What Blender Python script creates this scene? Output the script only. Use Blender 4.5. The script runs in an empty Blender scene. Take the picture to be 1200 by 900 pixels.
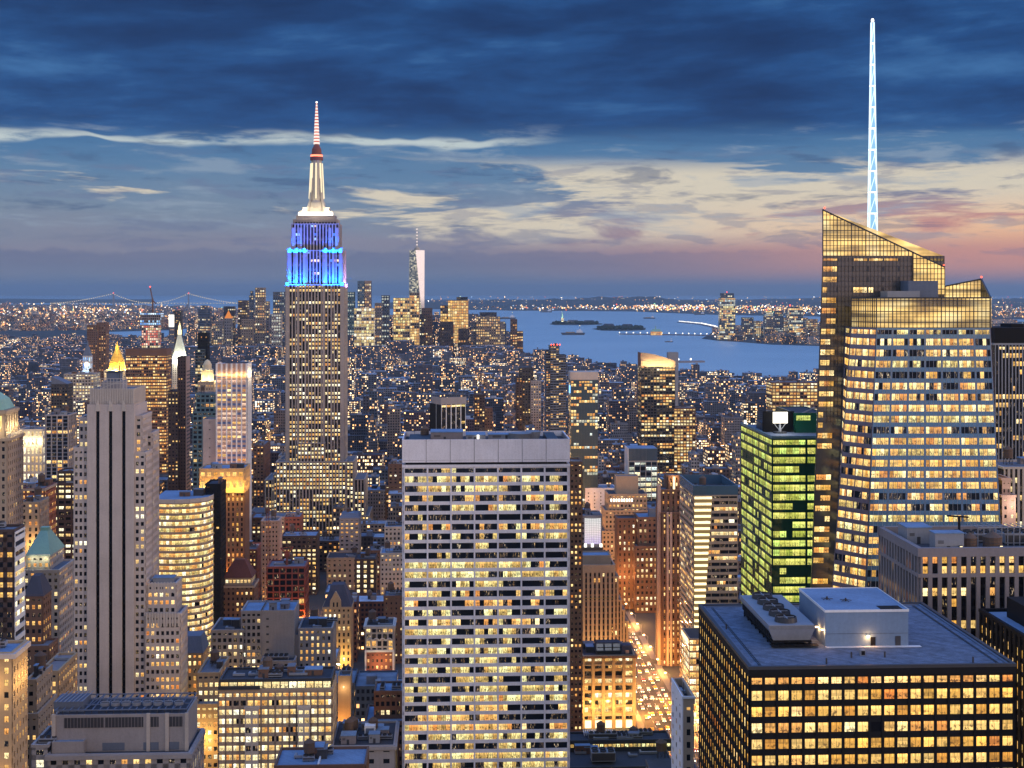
import bpy, math, random
import numpy as np
from mathutils import Vector as V, Matrix
S = bpy.context.scene
COL = S.collection
R = random.Random(11)
F, HY, CZ = 1650.0, 341.0, 260.0          # focal length in photo pixels, horizon row, height of the viewing deck
TH = math.radians(2.6)                    # the street grid is turned this much against the view
cT, sT = math.cos(TH), math.sin(TH)
def X(px, D): return (px - 600) * D / F
def Z(py, D): return CZ - (py - HY) * D / F
def GD(py): return F * CZ / (py - HY)     # distance of a ground point seen at row py

# ---------------------------------------------------------------- camera, sky, sun, exposure
cam = bpy.data.objects.new('camera', bpy.data.cameras.new('camera')); COL.objects.link(cam)
cam.location = (0, 0, CZ); cam.rotation_euler = (math.pi/2, 0, 0)
cam.data.sensor_width = 36; cam.data.lens = 36*F/1200; cam.data.shift_y = -(450-HY)/1200
cam.data.clip_start = 1; cam.data.clip_end = 300000
S.camera = cam
S.view_settings.view_transform = 'Standard'; S.view_settings.look = 'None'
S.view_settings.exposure = 0.0; S.view_settings.gamma = 1
S.render.engine = 'CYCLES'
cy = S.cycles
cy.use_denoising = True; cy.max_bounces = 5; cy.diffuse_bounces = 2; cy.glossy_bounces = 2
cy.transparent_max_bounces = 8; cy.volume_bounces = 0; cy.sample_clamp_indirect = 4; cy.sample_clamp_direct = 0
cy.caustics_reflective = False; cy.caustics_refractive = False; cy.use_light_tree = True

class NT:                                  # small node-tree helper
    def __init__(s, nt): s.t = nt; nt.nodes.clear()
    def n(s, typ, **kw):
        o = s.t.nodes.new(typ)
        for k, v in kw.items(): setattr(o, k, v)
        return o
    def put(s, sock, v):
        if v is None: return
        if isinstance(v, bpy.types.NodeSocket): s.t.links.new(v, sock)
        else: sock.default_value = v
    def m(s, op, a, b=None, c=None, clamp=False):
        o = s.n('ShaderNodeMath', operation=op, use_clamp=clamp)
        s.put(o.inputs[0], a); s.put(o.inputs[1], b); s.put(o.inputs[2], c)
        return o.outputs[0]
    def mix(s, f, a, b, mode='MIX'):
        o = s.n('ShaderNodeMix', data_type='RGBA', blend_type=mode)
        s.put(o.inputs[0], f)
        for i, v in ((6, a), (7, b)):
            if isinstance(v, (tuple, list)) and len(v) == 3: v = (*v, 1)
            s.put(o.inputs[i], v)
        return o.outputs[2]
    def ss(s, v, a, b):                    # smoothstep a..b -> 0..1
        o = s.n('ShaderNodeMapRange', interpolation_type='SMOOTHSTEP')
        s.put(o.inputs[0], v); s.put(o.inputs[1], a); s.put(o.inputs[2], b)
        return o.outputs[0]
    def xyz(s, x, y, z=0.0):
        o = s.n('ShaderNodeCombineXYZ'); s.put(o.inputs[0], x); s.put(o.inputs[1], y); s.put(o.inputs[2], z)
        return o.outputs[0]
    def noise(s, vec, scale, detail=3.0, rough=.5, dist=0.0):
        o = s.n('ShaderNodeTexNoise'); s.put(o.inputs['Vector'], vec)
        o.inputs['Scale'].default_value = scale; o.inputs['Detail'].default_value = detail
        o.inputs['Roughness'].default_value = rough; o.inputs['Distortion'].default_value = dist
        return o.outputs[0]
    def ramp(s, f, stops, interp='LINEAR'):
        o = s.n('ShaderNodeValToRGB'); s.put(o.inputs[0], f); cr = o.color_ramp; cr.interpolation = interp
        while len(cr.elements) < len(stops): cr.elements.new(.5)
        for e, (p, c) in zip(cr.elements, stops): e.position = p; e.color = (*c, 1)
        return o.outputs[0]

def srgb(r, g, b): return tuple(((c/255)/12.92 if c <= 10 else ((c/255+.055)/1.055)**2.4) for c in (r, g, b))

SUN_EL, SUN_AZ = 7.0, 118.0                # sun lamp: low in the west, to the right and a little behind
def make_world():
    w = bpy.data.worlds.new('World'); S.world = w; w.use_nodes = True
    N = NT(w.node_tree)
    tc = N.n('ShaderNodeTexCoord'); sp = N.n('ShaderNodeSeparateXYZ'); N.put(sp.inputs[0], tc.outputs['Generated'])
    x, y, z = sp.outputs
    az = N.m('ARCTAN2', x, y); el = N.m('ARCSINE', z)
    azd = N.m('MULTIPLY', az, 57.2958); eld = N.m('MULTIPLY', el, 57.2958)
    vec = N.xyz(N.m('MULTIPLY', azd, .055), N.m('MULTIPLY', eld, .42))
    n1 = N.noise(vec, 1.1, 6, .58, .6)
    vec2 = N.xyz(N.m('MULTIPLY_ADD', azd, .10, 7.3), N.m('MULTIPLY_ADD', eld, .75, 2.2))
    n2 = N.noise(vec2, 1.0, 7, .6, .5)
    vec3 = N.xyz(N.m('MULTIPLY_ADD', azd, .30, 3.0), N.m('MULTIPLY_ADD', eld, 1.7, 9.0))
    n3 = N.noise(vec3, 1.0, 6, .6, .3)
    # base colour by elevation (degrees, jittered by the cloud noise)
    e2 = N.m('ADD', eld, N.m('MULTIPLY', N.m('SUBTRACT', n1, .5), 2.2))
    f = N.m('DIVIDE', e2, 14.0, clamp=True)
    base = N.ramp(f, [(0.0, srgb(96, 118, 150)), (.06, srgb(122, 130, 152)), (.13, srgb(136, 136, 154)), (.22, srgb(122, 140, 162)),
                      (.33, srgb(96, 130, 165)), (.42, srgb(74, 118, 162)), (.47, srgb(48, 90, 140)), (.54, srgb(26, 66, 118)),
                      (.72, srgb(22, 60, 112)), (.88, srgb(24, 58, 104)), (1.0, srgb(34, 76, 132))])
    # pink and orange towards the west (right)
    west = N.ss(azd, -6.0, 22.0)
    low = N.m('MULTIPLY', N.ss(eld, -.2, 1.2), N.m('SUBTRACT', 1.0, N.ss(eld, 2.6, 4.4)))
    base = N.mix(N.m('MULTIPLY', N.m('MULTIPLY', west, low), .75), base, srgb(228, 154, 130))
    # pale bright gaps between the cloud bands
    envl = N.m('MULTIPLY', N.ss(eld, 1.5, 2.6), N.m('SUBTRACT', 1.0, N.ss(eld, 4.6, 5.6)))
    side = N.m('MULTIPLY_ADD', N.ss(azd, -15.0, 3.0), .19, -.05)
    gap = N.ss(N.m('ADD', n2, side), .555, .64)
    cream = N.mix(N.m('MULTIPLY', N.ss(azd, 2.0, 22.0), N.m('SUBTRACT', 1.0, N.ss(eld, 2.0, 4.2))), srgb(226, 214, 190), srgb(248, 196, 150))
    base = N.mix(N.m('MULTIPLY', N.m('MULTIPLY', gap, envl), .88), base, cream)
    # thin bright streak under the dark deck
    sc = N.m('ADD', 6.05, N.m('MULTIPLY', N.m('SUBTRACT', N.noise(N.xyz(N.m('MULTIPLY', azd, .16), 3.0), 1.0, 3), .5), 1.5))
    wdt = N.m('MULTIPLY', N.ss(N.noise(N.xyz(N.m('MULTIPLY_ADD', azd, .14, 5.0), 8.0), 1.0, 3), .36, .62), .42)
    st = N.m('SUBTRACT', 1.0, N.m('DIVIDE', N.m('ABSOLUTE', N.m('SUBTRACT', eld, sc)), N.m('ADD', wdt, .04)), clamp=True)
    st = N.m('MULTIPLY', N.ss(st, .05, .75), N.ss(n3, .30, .52))
    stm = N.m('MULTIPLY', st, N.m('SUBTRACT', 1.0, N.ss(azd, -2.0, 3.0)))
    base = N.mix(N.m('MULTIPLY', stm, .82), base, srgb(206, 216, 212))
    # grey blue cloud shreds over the bright part
    dk = N.m('MULTIPLY', N.ss(n3, .52, .62), N.m('MULTIPLY', N.ss(eld, .8, 1.8), N.m('SUBTRACT', 1.0, N.ss(eld, 4.8, 6.2))))
    base = N.mix(N.m('MULTIPLY', dk, .42), base, srgb(104, 116, 150))
    # long low bank of purple cloud
    top = N.m('ADD', 1.55, N.m('MULTIPLY', N.m('SUBTRACT', N.noise(N.xyz(N.m('MULTIPLY', azd, .35), 1.0), 1.0, 5, .6), .5), 1.5))
    bk = N.m('MULTIPLY', N.m('SUBTRACT', 1.0, N.ss(N.m('SUBTRACT', eld, top), -.06, .10)), N.ss(eld, .55, 1.1))
    bk = N.m('MULTIPLY', bk, N.m('SUBTRACT', 1.0, N.ss(azd, 3.0, 15.0)))
    base = N.mix(N.m('MULTIPLY', bk, .42), base, srgb(96, 106, 140))
    # slow light and dark in the upper deck
    dv = N.xyz(N.m('MULTIPLY', azd, .050), N.m('MULTIPLY_ADD', eld, .23, N.m('MULTIPLY', azd, -.008)))
    d1 = N.noise(dv, 1.7, 9, .60, .12)
    deck = N.ss(N.m('ADD', eld, N.m('MULTIPLY', N.m('SUBTRACT', d1, .5), 2.2)), 6.0, 6.9)
    dcol = N.ramp(d1, [(.32, srgb(13, 42, 88)), (.45, srgb(21, 58, 110)), (.56, srgb(32, 78, 136)), (.68, srgb(60, 110, 166))])
    base = N.mix(N.m('MULTIPLY', deck, .88), base, dcol)
    # torn steel grey layers between the deck and the bright gap
    t1 = N.noise(N.xyz(N.m('MULTIPLY_ADD', azd, .16, 11.0), N.m('MULTIPLY_ADD', eld, 1.05, N.m('MULTIPLY', azd, .02))), 1.3, 9, .64, .25)
    tb = N.m('MULTIPLY', N.ss(eld, 1.6, 3.0), N.m('SUBTRACT', 1.0, N.ss(eld, 6.0, 7.0)))
    base = N.mix(N.m('MULTIPLY', N.m('MULTIPLY', tb, N.ss(t1, .52, .66)), .55), base, srgb(150, 166, 184))
    base = N.mix(N.m('MULTIPLY', N.m('MULTIPLY', tb, N.m('SUBTRACT', 1.0, N.ss(t1, .34, .46))), .55), base, srgb(62, 88, 128))
    # the rest of the dome: blue overhead, bright lavender dusk to the north and a warm glow in the west
    high = N.ss(eld, 13.0, 40.0)
    back = N.ss(N.m('ABSOLUTE', azd), 32.0, 95.0)
    glow = N.m('MULTIPLY', N.ss(azd, 35.0, 95.0), N.m('SUBTRACT', 1.0, N.ss(eld, 8.0, 45.0)))
    base = N.mix(high, base, (.16, .40, 1.1))
    base = N.mix(N.m('MULTIPLY', back, N.m('SUBTRACT', 1.0, N.ss(eld, 30.0, 70.0))), base, (.50, .55, .66))
    base = N.mix(glow, base, (1.15, .78, .62))
    gnd = N.m('SUBTRACT', 1.0, N.ss(eld, -3.0, -.1))
    base = N.mix(gnd, base, srgb(80, 98, 138))
    sky = N.n('ShaderNodeTexSky', sky_type='NISHITA', sun_disc=False)
    sky.sun_elevation = math.radians(SUN_EL); sky.sun_rotation = math.radians(SUN_AZ); sky.air_density = 1.4; sky.dust_density = 2
    b1 = N.n('ShaderNodeBackground'); N.put(b1.inputs[0], base); b1.inputs[1].default_value = 1.0
    b2 = N.n('ShaderNodeBackground'); N.put(b2.inputs[0], sky.outputs[0]); b2.inputs[1].default_value = .004
    ad = N.n('ShaderNodeAddShader'); N.put(ad.inputs[0], b1.outputs[0]); N.put(ad.inputs[1], b2.outputs[0])
    o = N.n('ShaderNodeOutputWorld'); N.put(o.inputs[0], ad.outputs[0])
    w.cycles.sampling_method = 'MANUAL'; w.cycles.sample_map_resolution = 512
make_world()
sl = bpy.data.lights.new('sun', 'SUN'); sl.energy = .85; sl.angle = math.radians(14); sl.color = (1, .80, .70)
so = bpy.data.objects.new('sun', sl); COL.objects.link(so)
d = V((math.sin(math.radians(SUN_AZ))*math.cos(math.radians(SUN_EL)), math.cos(math.radians(SUN_AZ))*math.cos(math.radians(SUN_EL)), math.sin(math.radians(SUN_EL))))
so.rotation_euler = d.to_track_quat('Z', 'Y').to_euler()

# ---------------------------------------------------------------- materials
MATS = {}
def newmat(name):
    m = bpy.data.materials.new(name); m.use_nodes = True; MATS[name] = m
    N = NT(m.node_tree); out = N.n('ShaderNodeOutputMaterial')
    return m, N, out
def wallmat(name, col, rough=.85, var=.25, scale=.35, metal=0.0, bump=0.0):
    if name in MATS: return MATS[name]
    m, N, out = newmat(name)
    g = N.n('ShaderNodeNewGeometry'); p = g.outputs['Position']
    n1 = N.noise(p, scale*.25, 4, .6); n2 = N.noise(p, scale*4, 3, .6)
    sp = N.n('ShaderNodeSeparateXYZ'); N.put(sp.inputs[0], p)
    st = N.noise(N.xyz(N.m('MULTIPLY', N.m('ADD', sp.outputs[0], sp.outputs[1]), .9), N.m('MULTIPLY', sp.outputs[2], .05)), 1.0, 3, .6)   # rain streaks
    k = N.m('ADD', N.m('ADD', N.m('MULTIPLY', N.m('SUBTRACT', n1, .5), 1.6*var), N.m('MULTIPLY', N.m('SUBTRACT', n2, .5), var)), N.m('MULTIPLY', N.m('SUBTRACT', st, .5), var))
    k = N.m('ADD', k, 1.0)
    b = N.n('ShaderNodeVectorMath', operation='SCALE'); b.inputs[0].default_value = col; N.put(b.inputs['Scale'], k)
    pr = N.n('ShaderNodeBsdfPrincipled'); N.put(pr.inputs['Base Color'], b.outputs[0])
    pr.inputs['Roughness'].default_value = rough; pr.inputs['Metallic'].default_value = metal
    if max(col) < .05: pr.inputs['Specular IOR Level'].default_value = .2
    if bump:
        bp = N.n('ShaderNodeBump'); bp.inputs['Strength'].default_value = bump; bp.inputs['Distance'].default_value = .3
        N.put(bp.inputs['Height'], n2); N.put(pr.inputs['Normal'], bp.outputs[0])
    N.put(out.inputs[0], pr.outputs[0])
    return m
def glowmat(name, col, strength, sampling='NONE'):
    if name in MATS: return MATS[name]
    m, N, out = newmat(name)
    e = N.n('ShaderNodeEmission'); e.inputs[0].default_value = (*col, 1); e.inputs[1].default_value = strength
    N.put(out.inputs[0], e.outputs[0]); m.cycles.emission_sampling = sampling
    return m
def winmat(name, cols, strength, panes=2, clutter=1.0, tint=(.02, .025, .035), asp=1.0, busy=0.0, dim=False):
    """lit window seen through glass: each unit square of the UV map is one room"""
    m, N, out = newmat(name)
    uv = N.n('ShaderNodeUVMap').outputs[0]
    sp = N.n('ShaderNodeSeparateXYZ'); N.put(sp.inputs[0], uv)
    u, v = sp.outputs[0], sp.outputs[1]
    cell = N.xyz(N.m('FLOOR', u), N.m('FLOOR', v)); fu, fv = N.m('FRACT', u), N.m('FRACT', v)
    wn = N.n('ShaderNodeTexWhiteNoise', noise_dimensions='3D'); N.put(wn.inputs[0], cell)
    sc = N.n('ShaderNodeSeparateColor'); N.put(sc.inputs[0], wn.outputs['Color'])
    r1, r2, r3 = sc.outputs
    col = N.ramp(wn.outputs['Value'], [((i+.0)/max(1, len(cols)-1), c) for i, c in enumerate(cols)])
    b = N.m('MULTIPLY_ADD', N.m('MULTIPLY', r1, r1), .85, .72)
    off = N.m('MULTIPLY', r2, 91.0)
    na = N.noise(N.xyz(N.m('MULTIPLY_ADD', fu, 3.2*asp, off), N.m('MULTIPLY', fv, 2.4), r3), 1.0, 3, .65)
    clt = N.m('MULTIPLY', N.ss(na, .50, .60), N.m('SUBTRACT', 1.0, N.ss(fv, .40, .72)))          # desks, people, plants
    b = N.m('MULTIPLY', b, N.m('SUBTRACT', 1.0, N.m('MULTIPLY', clt, .78*clutter)))
    ce = N.m('MULTIPLY', N.ss(fv, .62, .78), N.ss(N.noise(N.xyz(N.m('MULTIPLY_ADD', fu, 5*asp, off), 1.0), 1.0, 1), .45, .6))
    b = N.m('MULTIPLY', b, N.m('MULTIPLY_ADD', ce, .7*clutter, .85))                             # ceiling fittings
    bl = N.m('MULTIPLY', N.m('GREATER_THAN', r3, .62), N.m('GREATER_THAN', fv, N.m('MULTIPLY_ADD', r2, .8, .15)))
    b = N.m('MULTIPLY', b, N.m('MULTIPLY_ADD', bl, -.38, 1.0))                                   # half drawn blinds
    if panes > 1:
        pf = N.m('ABSOLUTE', N.m('SUBTRACT', N.m('FRACT', N.m('MULTIPLY', fu, float(panes))), .5))
        b = N.m('MULTIPLY', b, N.m('SUBTRACT', 1.0, N.m('MULTIPLY', N.m('GREATER_THAN', pf, .455), .8)))
    if busy:                                                                                       # partitions, columns, people against the light
        nv = N.noise(N.xyz(N.m('MULTIPLY_ADD', fu, 9.0*asp*.5, off), N.m('MULTIPLY', fv, 1.1), r1), 1.0, 2, .6)
        b = N.m('MULTIPLY', b, N.m('MULTIPLY_ADD', N.ss(nv, .44 if not dim else .60, .58 if not dim else .66), busy, 1.0-busy*(.95 if not dim else 1.0)))
    e = N.m('MULTIPLY', b, strength)
    pr = N.n('ShaderNodeBsdfPrincipled'); pr.inputs['Base Color'].default_value = (*tint, 1); pr.inputs['Roughness'].default_value = .12
    N.put(pr.inputs['Emission Color'], col); N.put(pr.inputs['Emission Strength'], e)
    N.put(out.inputs[0], pr.outputs[0]); m.cycles.emission_sampling = 'NONE'
    return m
def glassmat(name, col, rough=.12, metal=0.0, wob=.0):
    m, N, out = newmat(name)
    pr = N.n('ShaderNodeBsdfPrincipled'); pr.inputs['Base Color'].default_value = (*col, 1)
    pr.inputs['Roughness'].default_value = rough; pr.inputs['Metallic'].default_value = metal
    if metal == 0: pr.inputs['Specular IOR Level'].default_value = .22
    g = N.n('ShaderNodeNewGeometry')
    if wob:
        bp = N.n('ShaderNodeBump'); bp.inputs['Strength'].default_value = wob; bp.inputs['Distance'].default_value = 1.0
        N.put(bp.inputs['Height'], N.noise(g.outputs['Position'], .18, 2)); N.put(pr.inputs['Normal'], bp.outputs[0])
    N.put(out.inputs[0], pr.outputs[0])
    return m
WARM = [(1, .38, .08), (1, .54, .14), (1, .64, .20), (1, .78, .38)]
winmat('lit_warm', WARM, 1.45, 2)
winmat('lit_amber', [(1, .30, .05), (1, .46, .11), (1, .58, .18), (1, .66, .28)], 1.5, 2)
winmat('lit_pale', [(1, .58, .18), (1, .74, .32), (1, .84, .46), (.95, .92, .70)], 1.5, 2)
winmat('lit_office', [(1, .56, .14), (1, .72, .22), (1, .80, .30), (.90, .86, .40)], 1.55, 3, 1.1, asp=1.5, busy=.6)
winmat('lit_dim', [(1, .5, .15), (1, .7, .3), (.8, .5, .3), (1, .8, .5)], 1.2, 3, 1.2, asp=2.2, busy=1.0, dim=True)
winmat('lit_green', [(.62, .72, .10), (.80, .80, .14), (.92, .86, .20), (.55, .75, .16)], 1.15, 4, 1.0, (.01, .04, .03), 2)
winmat('lit_gold', [(1, .42, .06), (1, .54, .10), (1, .66, .22), (1, .50, .09)], 1.3, 2, .8)
winmat('lit_blue', [(.10, .35, 1), (.3, .6, 1), (.5, .8, 1), (.8, .9, 1)], 1.6, 1)
glassmat('glass_dark', (.012, .014, .02), .1)
glassmat('glass_black', (.006, .006, .008), .25)
glassmat('glass_blue', (.17, .30, .42), .16, .6, .08); glassmat('glass_mauve', (.24, .20, .25), .2, .5, .08); glassmat('glass_grey', (.13, .125, .125), .2, .4, .08)
glassmat('glass_steel', (.22, .30, .38), .16, .7, .06)
glassmat('glass_brown', (.06, .035, .025), .15, .2, .06)
glassmat('glass_green', (.010, .075, .045), .12, .15, .06)
glassmat('glass_teal', (.12, .18, .22), .15, .55, .1)
for n_, c_, r_ in (('stone_tan', (.40, .31, .23), .9), ('stone_grey', (.33, .31, .31), .9), ('stone_pale', (.52, .47, .42), .9), ('stone_warm', (.42, .30, .18), .9),
                   ('brick_red', (.27, .095, .06), .9), ('brick_brown', (.17, .095, .065), .9), ('brick_dark', (.075, .05, .045), .9),
                   ('travertine', (.80, .78, .82), .7), ('concrete', (.24, .215, .225), .9), ('metal_black', (.008, .008, .010), .7), ('metal_dark', (.04, .042, .05), .5),
                   ('metal_grey', (.25, .27, .31), .5), ('paint_white', (.72, .74, .76), .6), ('copper_green', (.30, .52, .40), .7), ('gold_leaf', (.85, .50, .08), .5),
                   ('roof_grey', (.16, .18, .22), .95), ('roof_dark', (.045, .05, .065), .95), ('roof_blue', (.17, .27, .42), .9), ('roof_red', (.14, .045, .03), .9),
                   ('roof_slate', (.05, .055, .085), .8), ('wood_tank', (.13, .085, .06), .9), ('steel_red', (.22, .06, .045), .6), ('limestone', (.50, .44, .41), .9),
                   ('pink_stone', (.50, .36, .30), .9), ('gravel', (.115, .155, .225), 1.0), ('pent_blue', (.17, .25, .37), .8), ('slate_blue', (.13, .16, .22), .8), ('asphalt', (.05, .05, .052), .9),
                   ('esb_stone', (.36, .32, .30), .9), ('teal_panel', (.10, .20, .24), .6)):
    wallmat(n_, c_, r_, 1.0 if n_ == 'gravel' else (.5 if n_.startswith('roof') else .25), 1.6 if n_ == 'gravel' else .35, bump=.3 if n_ in ('gravel',) else 0)
glowmat('glow_white', (1, .93, .78), 3); glowmat('glow_warm', (1, .6, .22), 5); glowmat('glow_red', (1, .08, .04), 5)
glowmat('glow_hot', (1, .78, .42), 2.2)
glowmat('glow_bluewhite', (.70, .88, 1.0), 1.5); glowmat('glow_blue', (.25, .55, 1), 2)
glowmat('lamp_head', (1, .62, .25), 14)

# generic city block material: UV unit = one bay by one floor; attributes 'wallcol' (rgb + lit share)
def citymat():
    m, N, out = newmat('city_facade')
    uv = N.n('ShaderNodeUVMap').outputs[0]; sp = N.n('ShaderNodeSeparateXYZ'); N.put(sp.inputs[0], uv); u, v = sp.outputs[0], sp.outputs[1]
    at = N.n('ShaderNodeAttribute', attribute_name='wallcol', attribute_type='GEOMETRY')
    col, lit = at.outputs['Color'], at.outputs['Alpha']
    fu, fv = N.m('FRACT', u), N.m('FRACT', v)
    cell = N.xyz(N.m('FLOOR', u), N.m('FLOOR', v), 0.5)
    wn = N.n('ShaderNodeTexWhiteNoise', noise_dimensions='3D'); N.put(wn.inputs[0], cell)
    sc = N.n('ShaderNodeSeparateColor'); N.put(sc.inputs[0], wn.outputs['Color'])
    win = N.m('MULTIPLY', N.m('LESS_THAN', N.m('ABSOLUTE', N.m('SUBTRACT', fu, .5)), .29), N.m('LESS_THAN', N.m('ABSOLUTE', N.m('SUBTRACT', fv, .5)), .27))
    win = N.m('MULTIPLY', win, N.m('GREATER_THAN', lit, .001))
    run = N.noise(N.xyz(N.m('MULTIPLY', N.m('FLOOR', u), .35), N.m('MULTIPLY', N.m('FLOOR', v), .9)), 1.0, 1)
    on = N.m('LESS_THAN', N.m('ADD', sc.outputs[0], N.m('MULTIPLY', N.m('SUBTRACT', .5, run), .8)), lit)
    g = N.n('ShaderNodeNewGeometry'); n1 = N.noise(g.outputs['Position'], .12, 4, .65)
    base = N.mix(1.0, col, N.ramp(n1, [(0.2, (.45, .45, .45)), (.8, (1.45, 1.45, 1.45))]), 'MULTIPLY')
    base = N.mix(win, base, (.018, .022, .035))
    lc = N.ramp(wn.outputs['Value'], [(0, (1, .45, .14)), (.18, (1, .62, .28)), (.45, (1, .80, .48)), (.93, (.95, .95, .9)), (1, (.6, .8, 1))])
    st = N.m('MULTIPLY', N.m('MULTIPLY', on, win), N.m('MULTIPLY_ADD', N.m('POWER', sc.outputs[1], 3.0), 4.5, 1.1))
    pr = N.n('ShaderNodeBsdfPrincipled'); N.put(pr.inputs['Base Color'], base); N.put(pr.inputs['Roughness'], N.m('MULTIPLY_ADD', win, -.7, .9))
    N.put(pr.inputs['Emission Color'], lc); N.put(pr.inputs['Emission Strength'], st)
    N.put(out.inputs[0], pr.outputs[0]); m.cycles.emission_sampling = 'NONE'
citymat()
def lightsmat():
    m, N, out = newmat('city_light_points')
    at = N.n('ShaderNodeAttribute', attribute_name='wallcol', attribute_type='GEOMETRY')
    e = N.n('ShaderNodeEmission'); N.put(e.inputs[0], at.outputs['Color']); N.put(e.inputs[1], N.m('MULTIPLY', at.outputs['Alpha'], 10.0))
    N.put(out.inputs[0], e.outputs[0]); m.cycles.emission_sampling = 'NONE'
lightsmat()

# ---------------------------------------------------------------- mesh helpers
class MB:
    def __init__(s): s.v = []; s.f = []; s.m = []; s.uv = []; s.c = []; s.mats = []; s.hascol = False
    def mi(s, name):
        if name not in s.mats: s.mats.append(name)
        return s.mats.index(name)
    def face(s, pts, mat, uv=None, col=None):
        i = len(s.v); s.v.extend([tuple(p) for p in pts]); s.f.append(tuple(range(i, i+len(pts)))); s.m.append(s.mi(mat))
        s.uv.extend(uv if uv else [(0, 0)]*len(pts))
        if col: s.hascol = True
        s.c.append(col or (.3, .3, .3, 0))
    def hexa(s, a, mat, col=None, bottom=False):     # a: 4 bottom then 4 top points, counter-clockwise from above
        q = [(4, 5, 6, 7), (0, 1, 5, 4), (1, 2, 6, 5), (2, 3, 7, 6), (3, 0, 4, 7)]
        if bottom: q.append((3, 2, 1, 0))
        for f in q: s.face([a[k] for k in f], mat, None, col)
    def box(s, x0, x1, y0, y1, z0, z1, mat, col=None, bottom=True):
        s.hexa([(x0, y0, z0), (x1, y0, z0), (x1, y1, z0), (x0, y1, z0), (x0, y0, z1), (x1, y0, z1), (x1, y1, z1), (x0, y1, z1)], mat, col, bottom)
    def slab(s, p, n, d, mat):                       # quad p (ccw from outside) pushed out by d along n: front and four edges
        q = [V(a) + V(n)*d for a in p]
        s.face(q, mat)
        for i in range(4):
            j = (i+1) % 4
            s.face([p[i], p[j], q[j], q[i]], mat)
    def frustum(s, x0, x1, y0, y1, z0, i0, z1, mat, i1=None, top=None):   # inset i0 (x) i1 (y) at the top
        i1 = i0 if i1 is None else i1
        s.hexa([(x0, y0, z0), (x1, y0, z0), (x1, y1, z0), (x0, y1, z0), (x0+i0, y0+i1, z1), (x1-i0, y0+i1, z1), (x1-i0, y1-i1, z1), (x0+i0, y1-i1, z1)], mat)
    def lathe(s, cx, cy, prof, mat, n=12, ph=0.0):
        for (r0, z0), (r1, z1) in zip(prof, prof[1:]):
            for k in range(n):
                a0, a1 = ph+2*math.pi*k/n, ph+2*math.pi*(k+1)/n
                P = [(cx+r0*math.cos(a0), cy+r0*math.sin(a0), z0), (cx+r0*math.cos(a1), cy+r0*math.sin(a1), z0),
                     (cx+r1*math.cos(a1), cy+r1*math.sin(a1), z1), (cx+r1*math.cos(a0), cy+r1*math.sin(a0), z1)]
                if r1 < 1e-4: P = P[:3]
                elif r0 < 1e-4: P = [P[0], P[2], P[3]]
                s.face(P, mat)
    def bar(s, a, b, w, mat):
        a, b = V(a), V(b); d = (b-a).normalized(); u = d.cross(V((0, 0, 1)))
        if u.length < .01: u = V((1, 0, 0))
        u.normalize(); t = d.cross(u); h = w/2
        A = [a-u*h-t*h, a+u*h-t*h, a+u*h+t*h, a-u*h+t*h]; B = [p+(b-a) for p in A]
        s.face(A[::-1], mat); s.face(B, mat)
        for i in range(4): j = (i+1) % 4; s.face([A[i], A[j], B[j], B[i]], mat)
    def build(s, name, parent=None, loc=None, kind=None):
        me = bpy.data.meshes.new(name); me.from_pydata(s.v, [], s.f)
        for m in s.mats: me.materials.append(MATS[m])
        if len(s.mats) > 1: me.polygons.foreach_set('material_index', s.m)
        l = me.uv_layers.new(name='UVMap'); l.data.foreach_set('uv', [c for p in s.uv for c in p])
        if s.hascol:
            at = me.attributes.new('wallcol', 'FLOAT_COLOR', 'FACE'); at.data.foreach_set('color', [x for c in s.c for x in c])
        o = bpy.data.objects.new(name, me); COL.objects.link(o)
        if parent: o.parent = parent
        if loc: o.location = loc
        if kind: o['kind'] = kind
        return o

EXC = []      # footprints kept free of other buildings, in grid coordinates
VIS = []      # (px left, px right, distance, lowest visible row): nothing nearer may stand taller
LM = []       # landmarks used to say where the small blocks stand
def uv_of(x, y): return x*cT + y*sT, -x*sT + y*cT

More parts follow.
